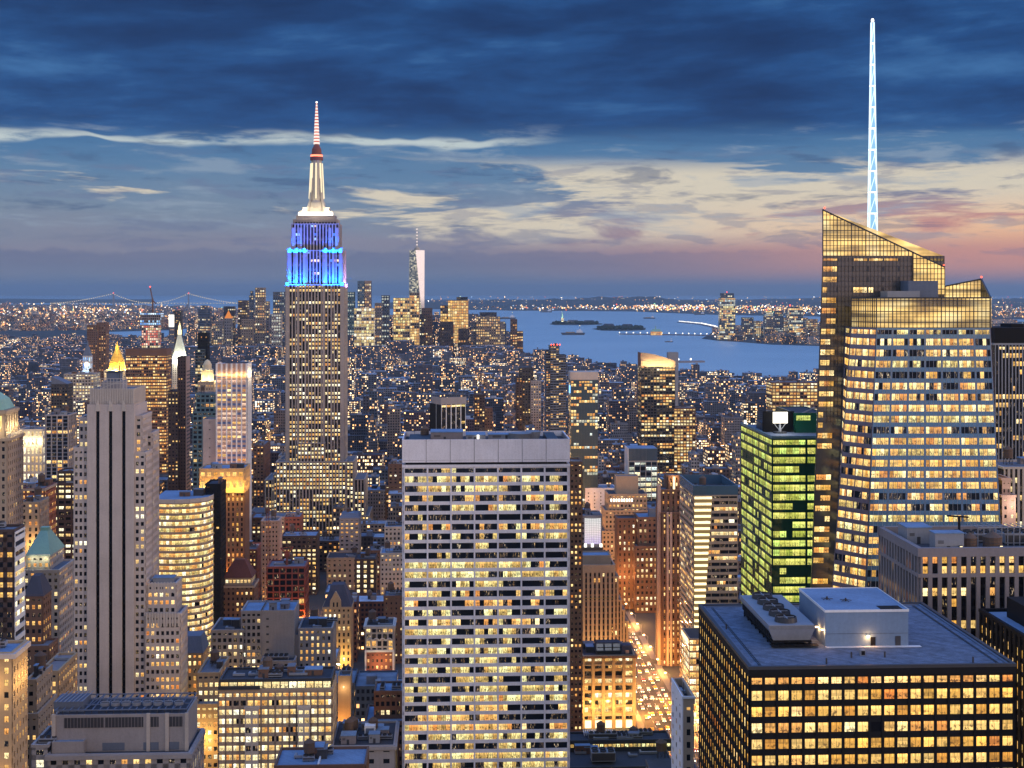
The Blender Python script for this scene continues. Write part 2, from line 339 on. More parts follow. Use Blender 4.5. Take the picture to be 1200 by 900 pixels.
class Bld:
    """one building: an Empty at its front left ground corner with walls, roofs and windows as parts"""
    def __init__(b, name, label, cat, pl, D, rot=TH, group=None, vis=900, nind=None, px=None):
        b.pl, b.D, b.rot, b.vis = pl, D, rot, vis
        b.c, b.s = math.cos(rot), math.sin(rot)
        b.root = bpy.data.objects.new(name, None); COL.objects.link(b.root)
        b.root.location = (X(pl, D), D, 0); b.root.rotation_euler = (0, 0, rot); b.root.empty_display_size = 5
        b.root['label'] = label; b.root['category'] = cat
        if group: b.root['group'] = group
        b.wall = MB(); b.roof = MB(); b.win = []
        b.nind = (100 if D < 1100 else 0) if nind is None else nind
        b.pxr = None
    def lx(b, px, ly=0):
        k = (px-600)/F; x0 = X(b.pl, b.D)
        return (k*(b.D+ly*b.c) - x0 + ly*b.s)/(b.c - k*b.s)
    def z(b, py, ly=0): return Z(py, b.D+ly)
    def facade(b, A, B, C, Dd, cols, rows, st, pri=0, skip=None):
        A, B, C, Dd = V(A), V(B), V(C), V(Dd); w = b.wall
        n = (B-A).cross(Dd-A).normalized()
        def P(s, t): return (A*(1-s)+B*s)*(1-t) + (Dd*(1-s)+C*s)*t
        wf, hf, pd, bd = st['wf'], st['hf'], st['pd'], st['bd']; pm, bm = st['wall'], st.get('band', st['wall'])
        hp = (1-wf)/2/cols; hb = (1-hf)/rows
        if pd > 0:
            for i in range(cols+1):
                s0, s1 = max(0, i/cols-hp), min(1, i/cols+hp)
                w.slab([P(s0, 0), P(s1, 0), P(s1, 1), P(s0, 1)], n, pd, pm)
        if bd > 0:
            for j in range(rows+1):
                t0 = j/rows; t1 = t0+hb
                if j == rows: t0, t1 = 1-hb*.5, 1
                w.slab([P(0, t0), P(1, t0), P(1, t1), P(0, t1)], n, bd, bm)
        sub = st.get('sub', 1); lit = st.get('lit', .5); lm = st.get('mats', ['lit_warm']); dm = st.get('dark', 'glass_dark'); dimok = dm in ('glass_dark', 'glass_black') and lit > .1
        for j in range(rows):
            fb = R.random(); pl_ = lit + (.35 if fb > .72 else (-.3 if fb < .25 else 0))*min(1, 4*lit*(1-lit)+.15)
            prev = None; rowm = R.choice(lm)
            for i in range(cols):
                if skip and skip(i, j): continue
                s0, s1 = i/cols+hp, (i+1)/cols-hp
                t0, t1 = j/rows+hb, (j+1)/rows-(hb*.02 if j < rows-1 else hb*.5)
                qs = []
                for k in range(sub):
                    a, c = s0+(s1-s0)*k/sub, s0+(s1-s0)*(k+1)/sub
                    if prev is None or R.random() > .45: prev = R.random() < pl_
                    mt = (rowm if R.random() < .75 else R.choice(lm)) if prev else (dm if R.random() < .62 or not dimok else 'lit_dim')
                    qs.append(([P(a, t0)+n*.07, P(c, t0)+n*.07, P(c, t1)+n*.07, P(a, t1)+n*.07], mt))
                b.win.append((pri*1000 + (rows-j) + i*.01, qs))
    def mass(b, pl, pr, py, L, st, ly=0, y1=None, z0=0, faces='frl', parapet=1.0, roof='roof_grey', core=None, top=0, xx=None, zz=None):
        """box whose front face spans pl..pr in the photo and whose front top edge is at row py"""
        x0, x1 = xx if xx else (b.lx(pl, ly), b.lx(pr, ly))
        zt = zz if zz else b.z(py, ly); y0, yb = ly, ly+L
        core = core or st.get('core', 'glass_dark'); zw = zt-parapet-top
        b.wall.box(x0, x1, y0, yb, z0, zw, core if not st.get('solid') else st['wall'], bottom=False)
        pm = st['wall']; o = max(st['pd'], st['bd'])+.02 if not st.get('solid') else .02
        # parapet ring and top fascia
        t = .5
        for (a, c, d_, e) in ((x0-o, x1+o, y0-o, y0+t), (x0-o, x1+o, yb-t, yb+o), (x0-o, x0+t, y0+t, yb-t), (x1-t, x1+o, y0+t, yb-t)):
            b.wall.box(a, c, d_, e, zw, zt, pm)
        if st.get('cornice'):
            cz = .8; k = st['cornice']
            for (a, c, d_, e) in ((x0-o-k, x1+o+k, y0-o-k, y0-o), (x0-o-k, x0-o, y0-o, yb), (x1+o, x1+o+k, y0-o, yb)):
                b.wall.box(a, c, d_, e, zt-parapet-top*.0-cz, zt-parapet*.3, st.get('cormat', pm))
        rmb = MB(); rmb.box(x0+t, x1-t, y0+t, yb-t, zw-.2 if not top else zt-1.2, zw+.05 if not top else zt-1.0, roof); rmb.build('roof', b.root)
        nr = max(1, round((zw-z0)/st['floor'])) if not st.get('solid') else 0
        if nr:
            nb = lambda w_: max(1, round(w_/st['bay']))
            if 'f' in faces: b.facade((x0, y0, z0), (x1, y0, z0), (x1, y0, zw), (x0, y0, zw), st.get('cols') or nb(x1-x0), nr, st, 0)
            if 'l' in faces: b.facade((x0, yb, z0), (x0, y0, z0), (x0, y0, zw), (x0, yb, zw), nb(L), nr, st, 1 if b.pl > 525 else 2)
            if 'r' in faces: b.facade((x1, y0, z0), (x1, yb, z0), (x1, yb, zw), (x1, y0, zw), nb(L), nr, st, 1 if b.pl <= 525 else 2)
        for (a, c) in ((x0, y0), (x1, y0), (x0, yb), (x1, yb)):
            u, v = uv_of(X(b.pl, b.D)+a*b.c-c*b.s, b.D+a*b.s+c*b.c)
            b.pxr = (min(b.pxr[0], u), max(b.pxr[1], u), min(b.pxr[2], v), max(b.pxr[3], v)) if b.pxr else (u, u, v, v)
        return dict(x0=x0, x1=x1, y0=y0, y1=yb, z=zw, zt=zt, L=L)
    def part(b, mb, name, **k): return mb.build(name, b.root, **k)
    def bulkhead(b, m, fx, fy, w, l, h, wall='metal_grey', roof='roof_blue'):
        mb = MB(); x, y, z = m['x0']+(m['x1']-m['x0'])*fx, m['y0']+(m['y1']-m['y0'])*fy, m['z']+.06
        mb.box(x, x+w, y, y+l, z, z+h, wall); mb.box(x-.2, x+w+.2, y-.2, y+l+.2, z+h, z+h+.3, roof)
        mb.box(x+w*.4, x+w*.4+1.1, y-.06, y, z, z+2.2, 'metal_dark')
        for i in range(3): mb.box(x+w*.1, x+w*.3, y-.05, y, z+h*.5+i*.35, z+h*.5+i*.35+.2, 'metal_dark')
        return b.part(mb, 'bulkhead')
    def tank(b, x, y, z, r=2.2, h=4.0, leg=3.0, mat='wood_tank'):
        mb = MB()
        mb.lathe(x, y, [(0, z+leg), (r, z+leg), (r, z+leg+h), (r+.2, z+leg+h), (0, z+leg+h+1.7)], mat, 14)
        for k in range(3): mb.lathe(x, y, [(r+.03, z+leg+h*(.2+.3*k)), (r+.08, z+leg+h*(.2+.3*k)+.06), (r+.03, z+leg+h*(.2+.3*k)+.12)], 'metal_dark', 14)
        for a, c in ((-1, -1), (1, -1), (1, 1), (-1, 1)): mb.bar((x+a*r*.65, y+c*r*.65, z), (x+a*r*.65, y+c*r*.65, z+leg), .25, 'metal_dark')
        mb.bar((x-r*.65, y-r*.65, z), (x+r*.65, y-r*.65, z+leg), .12, 'metal_dark'); mb.bar((x+r*.65, y-r*.65, z), (x-r*.65, y-r*.65, z+leg), .12, 'metal_dark')
        return b.part(mb, 'water_tank')
    def fans(b, x0, y0, z, nx, ny, s=3.2, h=2.4, wall='metal_grey'):
        mb = MB(); mb.box(x0, x0+nx*s, y0, y0+ny*s, z+.5, z+h, wall)
        mb.box(x0+.2, x0+nx*s-.2, y0-.03, y0, z+.9, z+h-.5, 'metal_dark')
        for i in range(nx):
            for j in range(ny):
                cx, cyy = x0+(i+.5)*s, y0+(j+.5)*s
                mb.lathe(cx, cyy, [(s*.42, z+h), (s*.40, z+h+.6), (s*.36, z+h+.6), (s*.36, z+h+.15), (0, z+h+.15)], 'metal_dark', 12)
        for i in range(nx+1): mb.bar((x0+min(max(i*s, .2), nx*s-.2), y0+.3, z), (x0+min(max(i*s, .2), nx*s-.2), y0+.3, z+.5), .25, 'metal_dark')
        return b.part(mb, 'cooling_unit')
    def clutter(b, m, n=4, tank=True, seed=0, dark=False):
        r = random.Random(int(b.pl*7+b.D)+seed); W, L = m['x1']-m['x0'], m['L']; z = m['z']+.06
        for k in range(n):
            fx, fy = r.uniform(.06, .75), r.uniform(.1, .7); k_ = r.random()
            if k_ < .4: b.bulkhead(m, fx, fy, min(W*.25, r.uniform(3, 8)), min(L*.3, r.uniform(3, 7)), r.uniform(2.5, 4.5), r.choice(['metal_grey', 'concrete', 'brick_brown', 'metal_dark'] if not dark else ['metal_dark']), r.choice(['roof_blue', 'roof_grey']))
            elif k_ < .7: b.fans(m['x0']+W*fx, m['y0']+L*fy, z, r.randint(1, 3), r.randint(1, 2), 2.4, 2.0)
            else:
                mb = MB(); x, y = m['x0']+W*fx, m['y0']+L*fy; l = r.uniform(4, 10)
                l = min(l, m['x1']-x-1)
                mb.box(x, x+l, y, y+1.0, z+.4, z+1.4, 'metal_grey'); mb.box(x, x+1.0, y+1.0, y+min(4, L*.2), z+.4, z+1.4, 'metal_grey'); mb.box(x+.2, x+.8, y+.2, y+.8, z, z+.4, 'metal_dark')
                b.part(mb, 'duct')
        if tank: b.tank(m['x0']+W*r.uniform(.2, .8), m['y0']+L*r.uniform(.4, .8), z)
    def done(b, pad=6):
        if b.wall.f: b.wall.build('wall', b.root)
        if b.roof.f: b.roof.build('roof', b.root)
        b.win.sort(key=lambda t: t[0]); rest = MB()
        def uvq():
            a, c = R.randint(0, 900), R.randint(0, 900); return [(a+.001, c+.001), (a+.999, c+.001), (a+.999, c+.999), (a+.001, c+.999)]
        for i, (_, qs) in enumerate(b.win):
            mb = MB() if i < b.nind else rest
            for q, mt in qs: mb.face(q, mt, uvq())
            if i < b.nind: mb.build('window', b.root)
        if rest.f: rest.build('window', b.root, kind='stuff')
        if b.pxr:
            u0, u1, v0, v1 = b.pxr; EXC.append((u0-pad, u1+pad, v0-pad, v1+pad))
            ps = [F*uu/vv for uu in (u0, u1) for vv in (v0, v1)]
            VIS.append((525+min(ps)-3, 525+max(ps)+3, v0, b.vis))
        return b

def ST(wall, bay=3.2, floor=3.7, wf=.5, hf=.5, pd=.35, bd=.3, lit=.4, mats=('lit_warm',), **k):
    return dict(wall=wall, bay=bay, floor=floor, wf=wf, hf=hf, pd=pd, bd=bd, lit=lit, mats=list(mats), **k)
def plight(x, y, z, power, col=(1, .5, .18), r=1.0, name='flood_and_glow_light', parent=None, spot=None):  # point light with no fixture, for floodlighting and stand-in street glow
    l = bpy.data.lights.new(name, 'POINT'); l.energy = power; l.color = col; l.shadow_soft_size = r
    o = bpy.data.objects.new(name, l); COL.objects.link(o); o.location = (x, y, z)
    if parent: o.parent = parent
    return o
def alight(loc, sx, sy, power, col, rot, parent=None, name='flood_and_glow_light'):
    l = bpy.data.lights.new(name, 'AREA'); l.shape = 'RECTANGLE'; l.size = sx; l.size_y = sy; l.energy = power; l.color = col
    o = bpy.data.objects.new(name, l); COL.objects.link(o); o.location = loc; o.rotation_euler = rot
    if parent: o.parent = parent
    return o
# ---------------------------------------------------------------- ground, water, streets
def poly(name, pts, z, mat, px=True, kind='structure'):
    P = [((X(a, GD(c)), GD(c)) if px else (a, c)) for a, c in pts]
    mb = MB(); mb.face([(x, y, z) for x, y in P], mat); o = mb.build(name, kind=kind)
    # wind it upwards
    me = o.data
    if me.polygons[0].normal.z < 0: me.flip_normals()
    return o
def watermat():
    m, N, out = newmat('water')
    g = N.n('ShaderNodeNewGeometry'); pr = N.n('ShaderNodeBsdfPrincipled')
    n1 = N.noise(g.outputs['Position'], .0012, 4, .6, .5)
    N.put(pr.inputs['Base Color'], N.ramp(n1, [(.3, (.33, .53, .62)), (.7, (.44, .64, .72))]))
    pr.inputs['Roughness'].default_value = .38
    bp = N.n('ShaderNodeBump'); bp.inputs['Strength'].default_value = .5; bp.inputs['Distance'].default_value = 2
    N.put(bp.inputs['Height'], N.noise(g.outputs['Position'], .02, 3)); N.put(pr.inputs['Normal'], bp.outputs[0])
    N.put(out.inputs[0], pr.outputs[0])
watermat()
wallmat('land', (.07, .075, .075), 1, .8, .004); wallmat('far_land', (.035, .05, .055), 1, .8, .003); wallmat('street', (.055, .052, .05), .8, .4, .05)
wallmat('sidewalk', (.22, .21, .20), .9, .3, .2)
mb = MB(); mb.face([(-50000, -3000, 0), (50000, -3000, 0), (50000, 80000, 0), (-50000, 80000, 0)], 'water'); mb.build('water', kind='structure')
def W2(px, py): d = GD(py); return X(px, d), d
man = [(-6000, -500), (5000, -500), W2(1300, 461), W2(1190, 455), W2(1060, 450), W2(960, 446), W2(870, 443), W2(800, 440), W2(742, 437), W2(690, 427), W2(650, 415), W2(618, 416), W2(606, 405),
       W2(585, 398), W2(540, 395), W2(500, 394), W2(420, 394), W2(350, 395), W2(250, 397), W2(120, 398), W2(-200, 400)]
poly('manhattan_ground', man, .5, 'land', False)
poly('brooklyn_ground', [(-600, 402), (112, 401), (126, 389), (200, 387), (262, 381), (335, 376), (300, 366), (262, 361), (215, 359), (100, 357), (-600, 355)], .5, 'far_land')
poly('staten_island_ground', [(486, 362), (600, 364), (740, 365), (840, 369), (960, 371), (1250, 375), (1600, 378), (1600, 351), (486, 351)], .5, 'far_land')
poly('jersey_city_ground', [(822, 397), (843, 399.5), (862, 400.5), (905, 404), (960, 405.5), (1260, 412), (1260, 377), (1000, 377), (880, 379), (845, 384)], .5, 'far_land')
poly('liberty_island', [(643, 379.8), (650, 381), (680, 381.2), (706, 380.4), (706, 379.2), (690, 378), (660, 377.8), (648, 378.6)], .6, 'far_land')
poly('ellis_island', [(693, 385.5), (705, 387.5), (730, 388), (756, 387), (757, 384.5), (740, 383), (708, 383)], .6, 'far_land')
# hills behind the far shore
def hills(name, pxa, pxb, Dn, Df, h, seed, mat='far_land'):
    nx, ny = 90, 10; r = random.Random(seed); ph = [r.uniform(0, 6.28) for _ in range(8)]
    mb = MB(); G = []
    for j in range(ny+1):
        D = Dn+(Df-Dn)*j/ny
        for i in range(nx+1):
            px = pxa+(pxb-pxa)*i/nx; e = math.sin(math.pi*min(1, i/nx*1.0))**.5*math.sin(math.pi*j/ny)
            hh = h*e*(.62+.2*math.sin(px*.017+ph[0])+.13*math.sin(px*.041+ph[1]+j)+.08*math.sin(px*.11+ph[2]+j*.7)+.05*math.sin(px*.31+ph[3]+j))
            G.append((X(px, D), D, 1+max(0, hh)))
    me = bpy.data.meshes.new(name); me.from_pydata(G, [], [(j*(nx+1)+i, j*(nx+1)+i+1, (j+1)*(nx+1)+i+1, (j+1)*(nx+1)+i) for j in range(ny) for i in range(nx)])
    me.materials.append(MATS[mat]); me.polygons.foreach_set('use_smooth', [True]*len(me.polygons))
    o = bpy.data.objects.new(name, me); COL.objects.link(o); o['kind'] = 'structure'
hills('staten_island_hills', 440, 900, 20500, 31000, 175, 3)
hills('new_jersey_hills', 760, 1700, 24000, 42000, 140, 5)
hills('brooklyn_hills', -500, 180, 30000, 45000, 60, 8)

# streets in grid coordinates (u across, v away)
def uvw(u, v, z=0.0): return (u*cT - v*sT, u*sT + v*cT, z)
AVES = [-2080, -1830, -1580, -1330, -1080, -850, -640, -460, -280, 130, 400, 660, 920, 1180, 1440, 1700]
def avbend(u, v):     # the avenues swing a little to the left below the grid
    return u - max(0, v-3000)*.055
mb = MB()
for u in AVES:
    n = 24
    for k in range(n):
        v0, v1 = 300+k*270, 300+(k+1)*270
        if u > 500 and v1 > 4300: break
        a, c = avbend(u, v0), avbend(u, v1)
        mb.face([uvw(a-13, v0, .56), uvw(a+13, v0, .56), uvw(c+13, v1, .56), uvw(c-13, v1, .56)], 'street')
for v in range(340, 4300, 80):
    mb.face([uvw(-2100, v-6, .53), uvw(1750, v-6, .53), uvw(1750, v+6, .53), uvw(-2100, v+6, .53)], 'street')
mb.build('street_grid', kind='structure')
mb = MB()                                  # lane lines and kerbed pavements on the avenue in view
for v in np.arange(760, 1500, 9):
    for du in (-6.5, 0, 6.5): mb.face([uvw(130+du-.12, v, .575), uvw(130+du+.12, v, .575), uvw(130+du+.12, v+4, .575), uvw(130+du-.12, v+4, .575)], 'paint_white')
for v in range(340+80*6, 1500, 80):
    for k in range(12): mb.face([uvw(118+2*k, v-11, .575), uvw(119+2*k, v-11, .575), uvw(119+2*k, v-8, .575), uvw(118+2*k, v-8, .575)], 'paint_white')
mb.build('road_markings', kind='structure')
mb = MB()
for v in range(340, 1600, 80):
    for u0, u1 in ((112.5, 117), (143, 147.5)):
        mb.hexa([uvw(u0, v+6, .5), uvw(u1, v+6, .5), uvw(u1, v+74, .5), uvw(u0, v+74, .5), uvw(u0, v+6, .68), uvw(u1, v+6, .68), uvw(u1, v+74, .68), uvw(u0, v+74, .68)], 'sidewalk')
mb.build('pavement', kind='structure')

# ================================================================ near towers
# --- white slab office tower in the middle
st = ST('travertine', bay=10.9, floor=4.33, wf=.93, hf=.64, pd=.9, bd=.55, lit=.44, mats=['lit_office', 'lit_office', 'lit_office', 'lit_warm'], sub=5, cols=7)
b = Bld('office_tower', 'white stone slab tower with seven bays of long ribbon windows and a blank top band', 'office tower', 473.5, 645)
m = b.mass(473.5, 665.5, 547, 36, st, parapet=.01, roof='roof_dark')
zb, zt = m['z'], b.z(515)
# blank attic: slot, panels with joints, parapet
x0, x1 = m['x0'], m['x1']
b.wall.box(x0-.9, x1+.9, -.9, 36.9, zb-.3, zb+.9, 'travertine'); b.wall.box(x0+.6, x1-.6, .6, 35.4, zb+.9, zb+2.0, 'metal_black')
pw = (x1-x0+1.8)/7
for i in range(7):
    for k in range(1): b.wall.box(x0-.9+i*pw+.12, x0-.9+(i+1)*pw-.12, -.9, -.4, zb+2.0, zt, 'travertine')
    b.wall.box(x0-.9+i*pw+.6, x0-.9+(i+1)*pw-.6, -.93, -.9, zb+3.0, zb+3.1, 'concrete')
for i in range(4):
    yy = -.4+i*9.2; b.wall.box(x0-.9, x0-.4, yy+.1, yy+9.0, zb+2, zt, 'travertine'); b.wall.box(x1+.4, x1+.9, yy+.1, yy+9.0, zb+2, zt, 'travertine')
b.wall.box(x0-.9, x1+.9, 36.4, 36.9, zb+2, zt, 'travertine'); b.wall.box(x0-.4, x1+.4, -.4, 0.1, zb+2, zt-.3, 'concrete')
b.wall.box(x0-.4, x0, .1, 36, zb+2, zt-.3, 'concrete'); b.wall.box(x1, x1+.4, .1, 36, zb+2, zt-.3, 'concrete')
b.roof.box(x0, x1, 0.1, 36.4, zt-2.6, zt-2.4, 'roof_dark')
r0 = dict(x0=x0, x1=x1, y0=0, y1=36, z=zt-2.4, L=36)
b.bulkhead(r0, .16, .35, 15, 14, 4.2, 'concrete', 'roof_blue'); b.bulkhead(r0, .38, .3, 9, 12, 3.0, 'metal_grey', 'roof_blue')
b.bulkhead(r0, .52, .5, 20, 8, 2.4, 'metal_grey', 'roof_blue')
mb = MB(); mb.lathe(x0+54, 16, [(4.4, zt-2.3), (5.2, zt+.2), (5.6, zt+1.2), (5.0, zt+1.2), (0, zt+.6)], 'metal_grey', 20); mb.lathe(x0+60, 22, [(3.5, zt-2.3), (4.2, zt+1.4), (0, zt+1)], 'metal_grey', 18); b.part(mb, 'exhaust_drum')
mb = MB(); mb.box(x0+66, x0+71, 2, 33, zt-2.3, zt-.2, 'metal_dark'); b.part(mb, 'window_washing_track'); mb = MB(); mb.box(x0+2, x0+12, 4, 30, zt-2.3, zt-.6, 'metal_dark'); b.part(mb, 'roof_plinth')
b.tank(x0+9, 27, zt-2.4, 2.0, 3.2, 1.5)
mb = MB(); mb.box(x0+33.6, x0+34.6, 9.2, 9.25, zt-.9, zt+1.0, 'glow_white'); b.part(mb, 'roof_lamp')
for i in range(6):
    mb = MB(); x = x0+4+i*13; mb.box(x, x+.15, 35, 35.15, zt-2.3, zt+2.5+i % 3, 'metal_dark'); b.part(mb, 'antenna')
b.done()

# --- black glass office block, bottom right, with plant on the gravel roof
st = ST('metal_black', bay=3.3, floor=3.95, wf=.80, hf=.60, pd=.45, bd=.3, lit=1.12, mats=['lit_gold', 'lit_gold', 'lit_gold', 'lit_warm', 'lit_amber'], dark='glass_black', cols=20)
b = Bld('office_tower', 'black steel and glass office block with amber windows and a big gravel roof', 'office tower', 879, 344)
b.nind = 100
m = b.mass(879, 1188, 790.5, 68, st, parapet=.01, roof='gravel')
zt = b.z(782); x0, x1 = m['x0'], m['x1']; zb = m['z']
b.wall.box(x0-.5, x1+.5, -.5, 68.5, zb-.25, zt-.5, 'metal_black')
b.roof.box(x0+1.2, x1-1.2, 1.2, 66.8, zt-.5, zt-.35, 'gravel')
for a in ((x0-.5, x1+.5, -.5, .5), (x0-.5, x1+.5, 67.5, 68.5), (x0-.5, x0+.5, .5, 67.5), (x1-.5, x1+.5, .5, 67.5)): b.wall.box(*a, zt-.5, zt+.25, 'metal_dark')
for a in ((x0+.5, x1-.5, .5, 1.2), (x0+.5, x1-.5, 66.8, 67.5), (x0+.5, x0+1.2, 1.2, 66.8), (x1-1.2, x1-.5, 1.2, 66.8)): b.wall.box(*a, zt-.5, zt-.1, 'slate_blue')
for xx in (x0+2.8, x1-3.4):
    mb = MB()
    for q in (0, .45): mb.box(xx+q, xx+q+.12, 2, 66, zt-.35, zt-.2, 'metal_dark')
    for k in range(32): mb.box(xx-.1, xx+.7, 2+k*2, 2.25+k*2, zt-.35, zt-.25, 'metal_dark')
    b.part(mb, 'track')
# penthouse
px0, px1, py0 = b.lx(967, 20), b.lx(1064.5, 20), 20
ph0, ph1 = zt-.3, b.z(717, 20)
mb = MB(); mb.box(px0, px1, py0, py0+27, ph0, ph1, 'pent_blue')
mb.box(px0-.15, px1+.15, py0-.15, py0-.001, ph1-.4, ph1+.25, 'paint_white'); mb.box(px0-.15, px0, py0, py0+27.1, ph1-.4, ph1+.25, 'paint_white')
mb.box(px1, px1+.15, py0, py0+27.1, ph1-.4, ph1+.25, 'paint_white'); mb.box(px0, px1, py0+27, py0+27.15, ph1-.4, ph1+.25, 'paint_white')
mb.box(px0+.02, px1-.02, py0-.05, py0, ph0+3.3, ph0+3.36, 'metal_dark')
mb.box(px0, px1+3, py0-1.4, py0-.05, ph0, ph0+.12, 'paint_white')
pent = b.part(mb, 'penthouse')
mb = MB(); mb.box(px0+11.9, px0+13.2, py0-.12, py0-.06, ph0+.2, ph0+2.4, 'metal_black'); mb.box(px0+18.4, px0+19.8, py0-.12, py0-.06, ph0+.15, ph0+2.6, 'metal_dark'); o = mb.build('door', pent)
mb = MB(); mb.box(px0, px1, py0, py0+27, ph1, ph1+.05, 'roof_blue'); o = mb.build('roof', pent)
mb = MB(); mb.box(px1-7, px1-1.2, py0+.8, py0+5, ph1+.055, ph1+.09, 'metal_black'); mb.build('hatch', pent)
for xx, yy in ((px0+4, py0+13), (px0+8.5, py0+11)):
    mb = MB(); mb.lathe(xx, yy, [(.25, ph1+.05), (.25, ph1+.9), (0, ph1+.9)], 'metal_dark', 8)
    for k in range(5): a = k*1.256; mb.bar((xx, yy, ph1+.5), (xx+1.6*math.cos(a), yy+1.6*math.sin(a), ph1+.25), .14, 'metal_dark')
    mb.build('aerial', pent)
for xx, yy, zz in ((px0+11.2, py0-.35, ph0+2.7), (px0-.5, py0+1.0, ph0+4.2), (px0-.5, py0+6.5, ph0+3.6)):
    mb = MB(); mb.box(xx-.35, xx+.35, yy-.15, yy+.15, zz-.12, zz+.12, 'lamp_head'); mb.box(xx-.1, xx+.1, yy+.15, yy+.3, zz-.1, zz+.1, 'metal_dark'); b.part(mb, 'wall_lamp')
    plight(xx, yy-.5, zz-.3, 420, (1, .48, .16), .2, 'wall_light', b.root)
# cooling tower with five fans, tapered cowling on a dark base
cx0, cx1 = b.lx(903, 20), b.lx(953, 20); y0, y1 = 20.0, 56.0
cz0, cz1 = zt+.9, b.z(733, 20)
mb = MB(); mb.box(cx0+.5, cx1-.3, y0+.5, y1-.5, cz0-.1, cz0+.4, 'metal_black')
mb.hexa([(cx0+.9, y0+.8, cz0+.4), (cx1-.6, y0+.8, cz0+.4), (cx1-.6, y1-.8, cz0+.4), (cx0+.9, y1-.8, cz0+.4), (cx0-.5, y0-.3, cz1-1), (cx1+.3, y0-.3, cz1-1), (cx1+.3, y1, cz1-1), (cx0-.5, y1, cz1-1)], 'metal_grey')
mb.box(cx0-.5, cx1+.3, y0-.3, y1, cz1-1, cz1, 'metal_grey')
for k in range(5): mb.box(cx0-.48+.0, cx1+.25, y0-.34-.002*k, y0-.30, cz1-1.0-.0+.18*k, cz1-.96+.18*k, 'metal_dark')
ct = b.part(mb, 'cooling_tower')
mb = MB()
for k in range(17): mb.box(cx0-.15-.0, cx0+.35, y0+1.2+k*1.98, y0+2.6+k*1.98, cz0+1.0, cz1-1.3, 'metal_black')
for k in range(8): mb.bar((cx0+.6, y0+1+k*4.85, zt-.4), (cx0+.6, y0+1+k*4.85, cz0), .35, 'metal_black'); mb.bar((cx1-.6, y0+1+k*4.85, zt-.4), (cx1-.6, y0+1+k*4.85, cz0), .35, 'metal_black')
mb.box(cx0, cx1+1.2, y0-1.2, y0+1.2, zt+.2, zt+.35, 'metal_black'); mb.bar((cx0+.6, y0+.5, zt+.4), (cx0+.6, y1-.5, zt+.4), .3, 'metal_black'); mb.bar((cx1-.6, y0+.5, zt+.4), (cx1-.6, y1-.5, zt+.4), .3, 'metal_black')
for k in range(12): mb.bar((cx0+k*.95, y0-1.15, zt+.35), (cx0+k*.95, y0-1.15, zt+1.3), .07, 'metal_black')
mb.bar((cx0, y0-1.15, zt+1.3), (cx1+1, y0-1.15, zt+1.3), .08, 'metal_black'); mb.build('support_frame', ct)
for k in range(5):
    mb = MB(); yy = y0+4.2+k*6.9; xx = (cx0+cx1)/2-.6
    mb.lathe(xx, yy, [(2.95, cz1), (2.8, cz1+1.3), (2.65, cz1+1.3), (2.65, cz1+.2), (0, cz1+.2)], 'metal_dark', 20)
    mb.lathe(xx, yy, [(.5, cz1+.2), (.5, cz1+1.1), (0, cz1+1.2)], 'metal_grey', 8); mb.bar((xx-2.2, yy, cz1+1.1), (xx+2.2, yy, cz1+1.1), .2, 'metal_grey'); mb.bar((xx, yy-2.2, cz1+1.1), (xx, yy+2.2, cz1+1.1), .2, 'metal_grey')
    for q in range(6): a = q*1.047; mb.bar((xx, yy, cz1+.8), (xx+2.5*math.cos(a), yy+2.5*math.sin(a), cz1+.75), .3, 'metal_black')
    mb.build('fan', ct)
for fx, yy in ((.30, 3.4), (.42, 9), (.86, 3), (.55, 9), (.03, 40)):
    mb = MB(); mb.box(x0+(x1-x0)*fx, x0+(x1-x0)*fx+.35, yy, yy+.35, zt-.35, zt+1.1, 'metal_dark'); b.part(mb, 'vent_pipe')
mb = MB(); xv = b.lx(1010, 12); mb.box(xv-.6, xv+.6, 11, 12.4, zt-.35, zt+1.0, 'metal_grey'); mb.box(xv-.4, xv+.5, 10.95, 11, zt-.2, zt+.8, 'metal_black'); b.part(mb, 'vent_hood')
b.done()

# --- concrete pier building on the right
st = ST('concrete', bay=2.88, floor=3.3, wf=.58, hf=.72, pd=.8, bd=.12, lit=.42, mats=['lit_gold', 'lit_warm', 'lit_amber'], band='metal_black', dark='glass_black')
b = Bld('office_tower', 'grey concrete building of tall narrow piers with water tanks and plant on its roof', 'office tower', 1078, 430)
zt = b.z(642); x1 = b.lx(1235, 0)
m = b.mass(1078, 1235, 651, 39, st, parapet=.01, roof='roof_dark')
b.wall.box(m['x0']-.85, m['x1']+.8, -.85, .8, m['z']-.3, zt, 'concrete'); b.wall.box(m['x0']-.85, m['x0']+.8, .8, 39, m['z']-.3, zt, 'concrete')
b.wall.box(m['x1']-.5, m['x1']+.8, .8, 39, m['z']-.3, zt, 'concrete'); b.wall.box(m['x0']-.85, m['x1']+.8, 38, 39.8, m['z']-.3, zt, 'concrete')
zz = b.z(674); b.wall.box(m['x0']-.84, m['x1']+.8, -.84, .02, zz-.6, zz+.5, 'concrete'); b.wall.box(m['x0']-.84, m['x0'], .0, 39, zz-.6, zz+.5, 'concrete')
b.win = [w for w in b.win if not (any(q[0][0].z > zz+3.6 for q in w[1]))]
rz = dict(x0=m['x0'], x1=m['x1'], y0=0, y1=39, z=m['z'], L=39)
b.bulkhead(rz, .14, .08, 9, 5, 6, 'metal_grey', 'roof_blue'); b.bulkhead(rz, .06, .5, 8, 9, 5, 'metal_grey', 'roof_blue')
b.tank(b.lx(1136, 8), 8, m['z'], 2.3, 3.0, 1.0); b.tank(b.lx(1163, 7), 7, m['z'], 2.9, 3.4, 1.0)
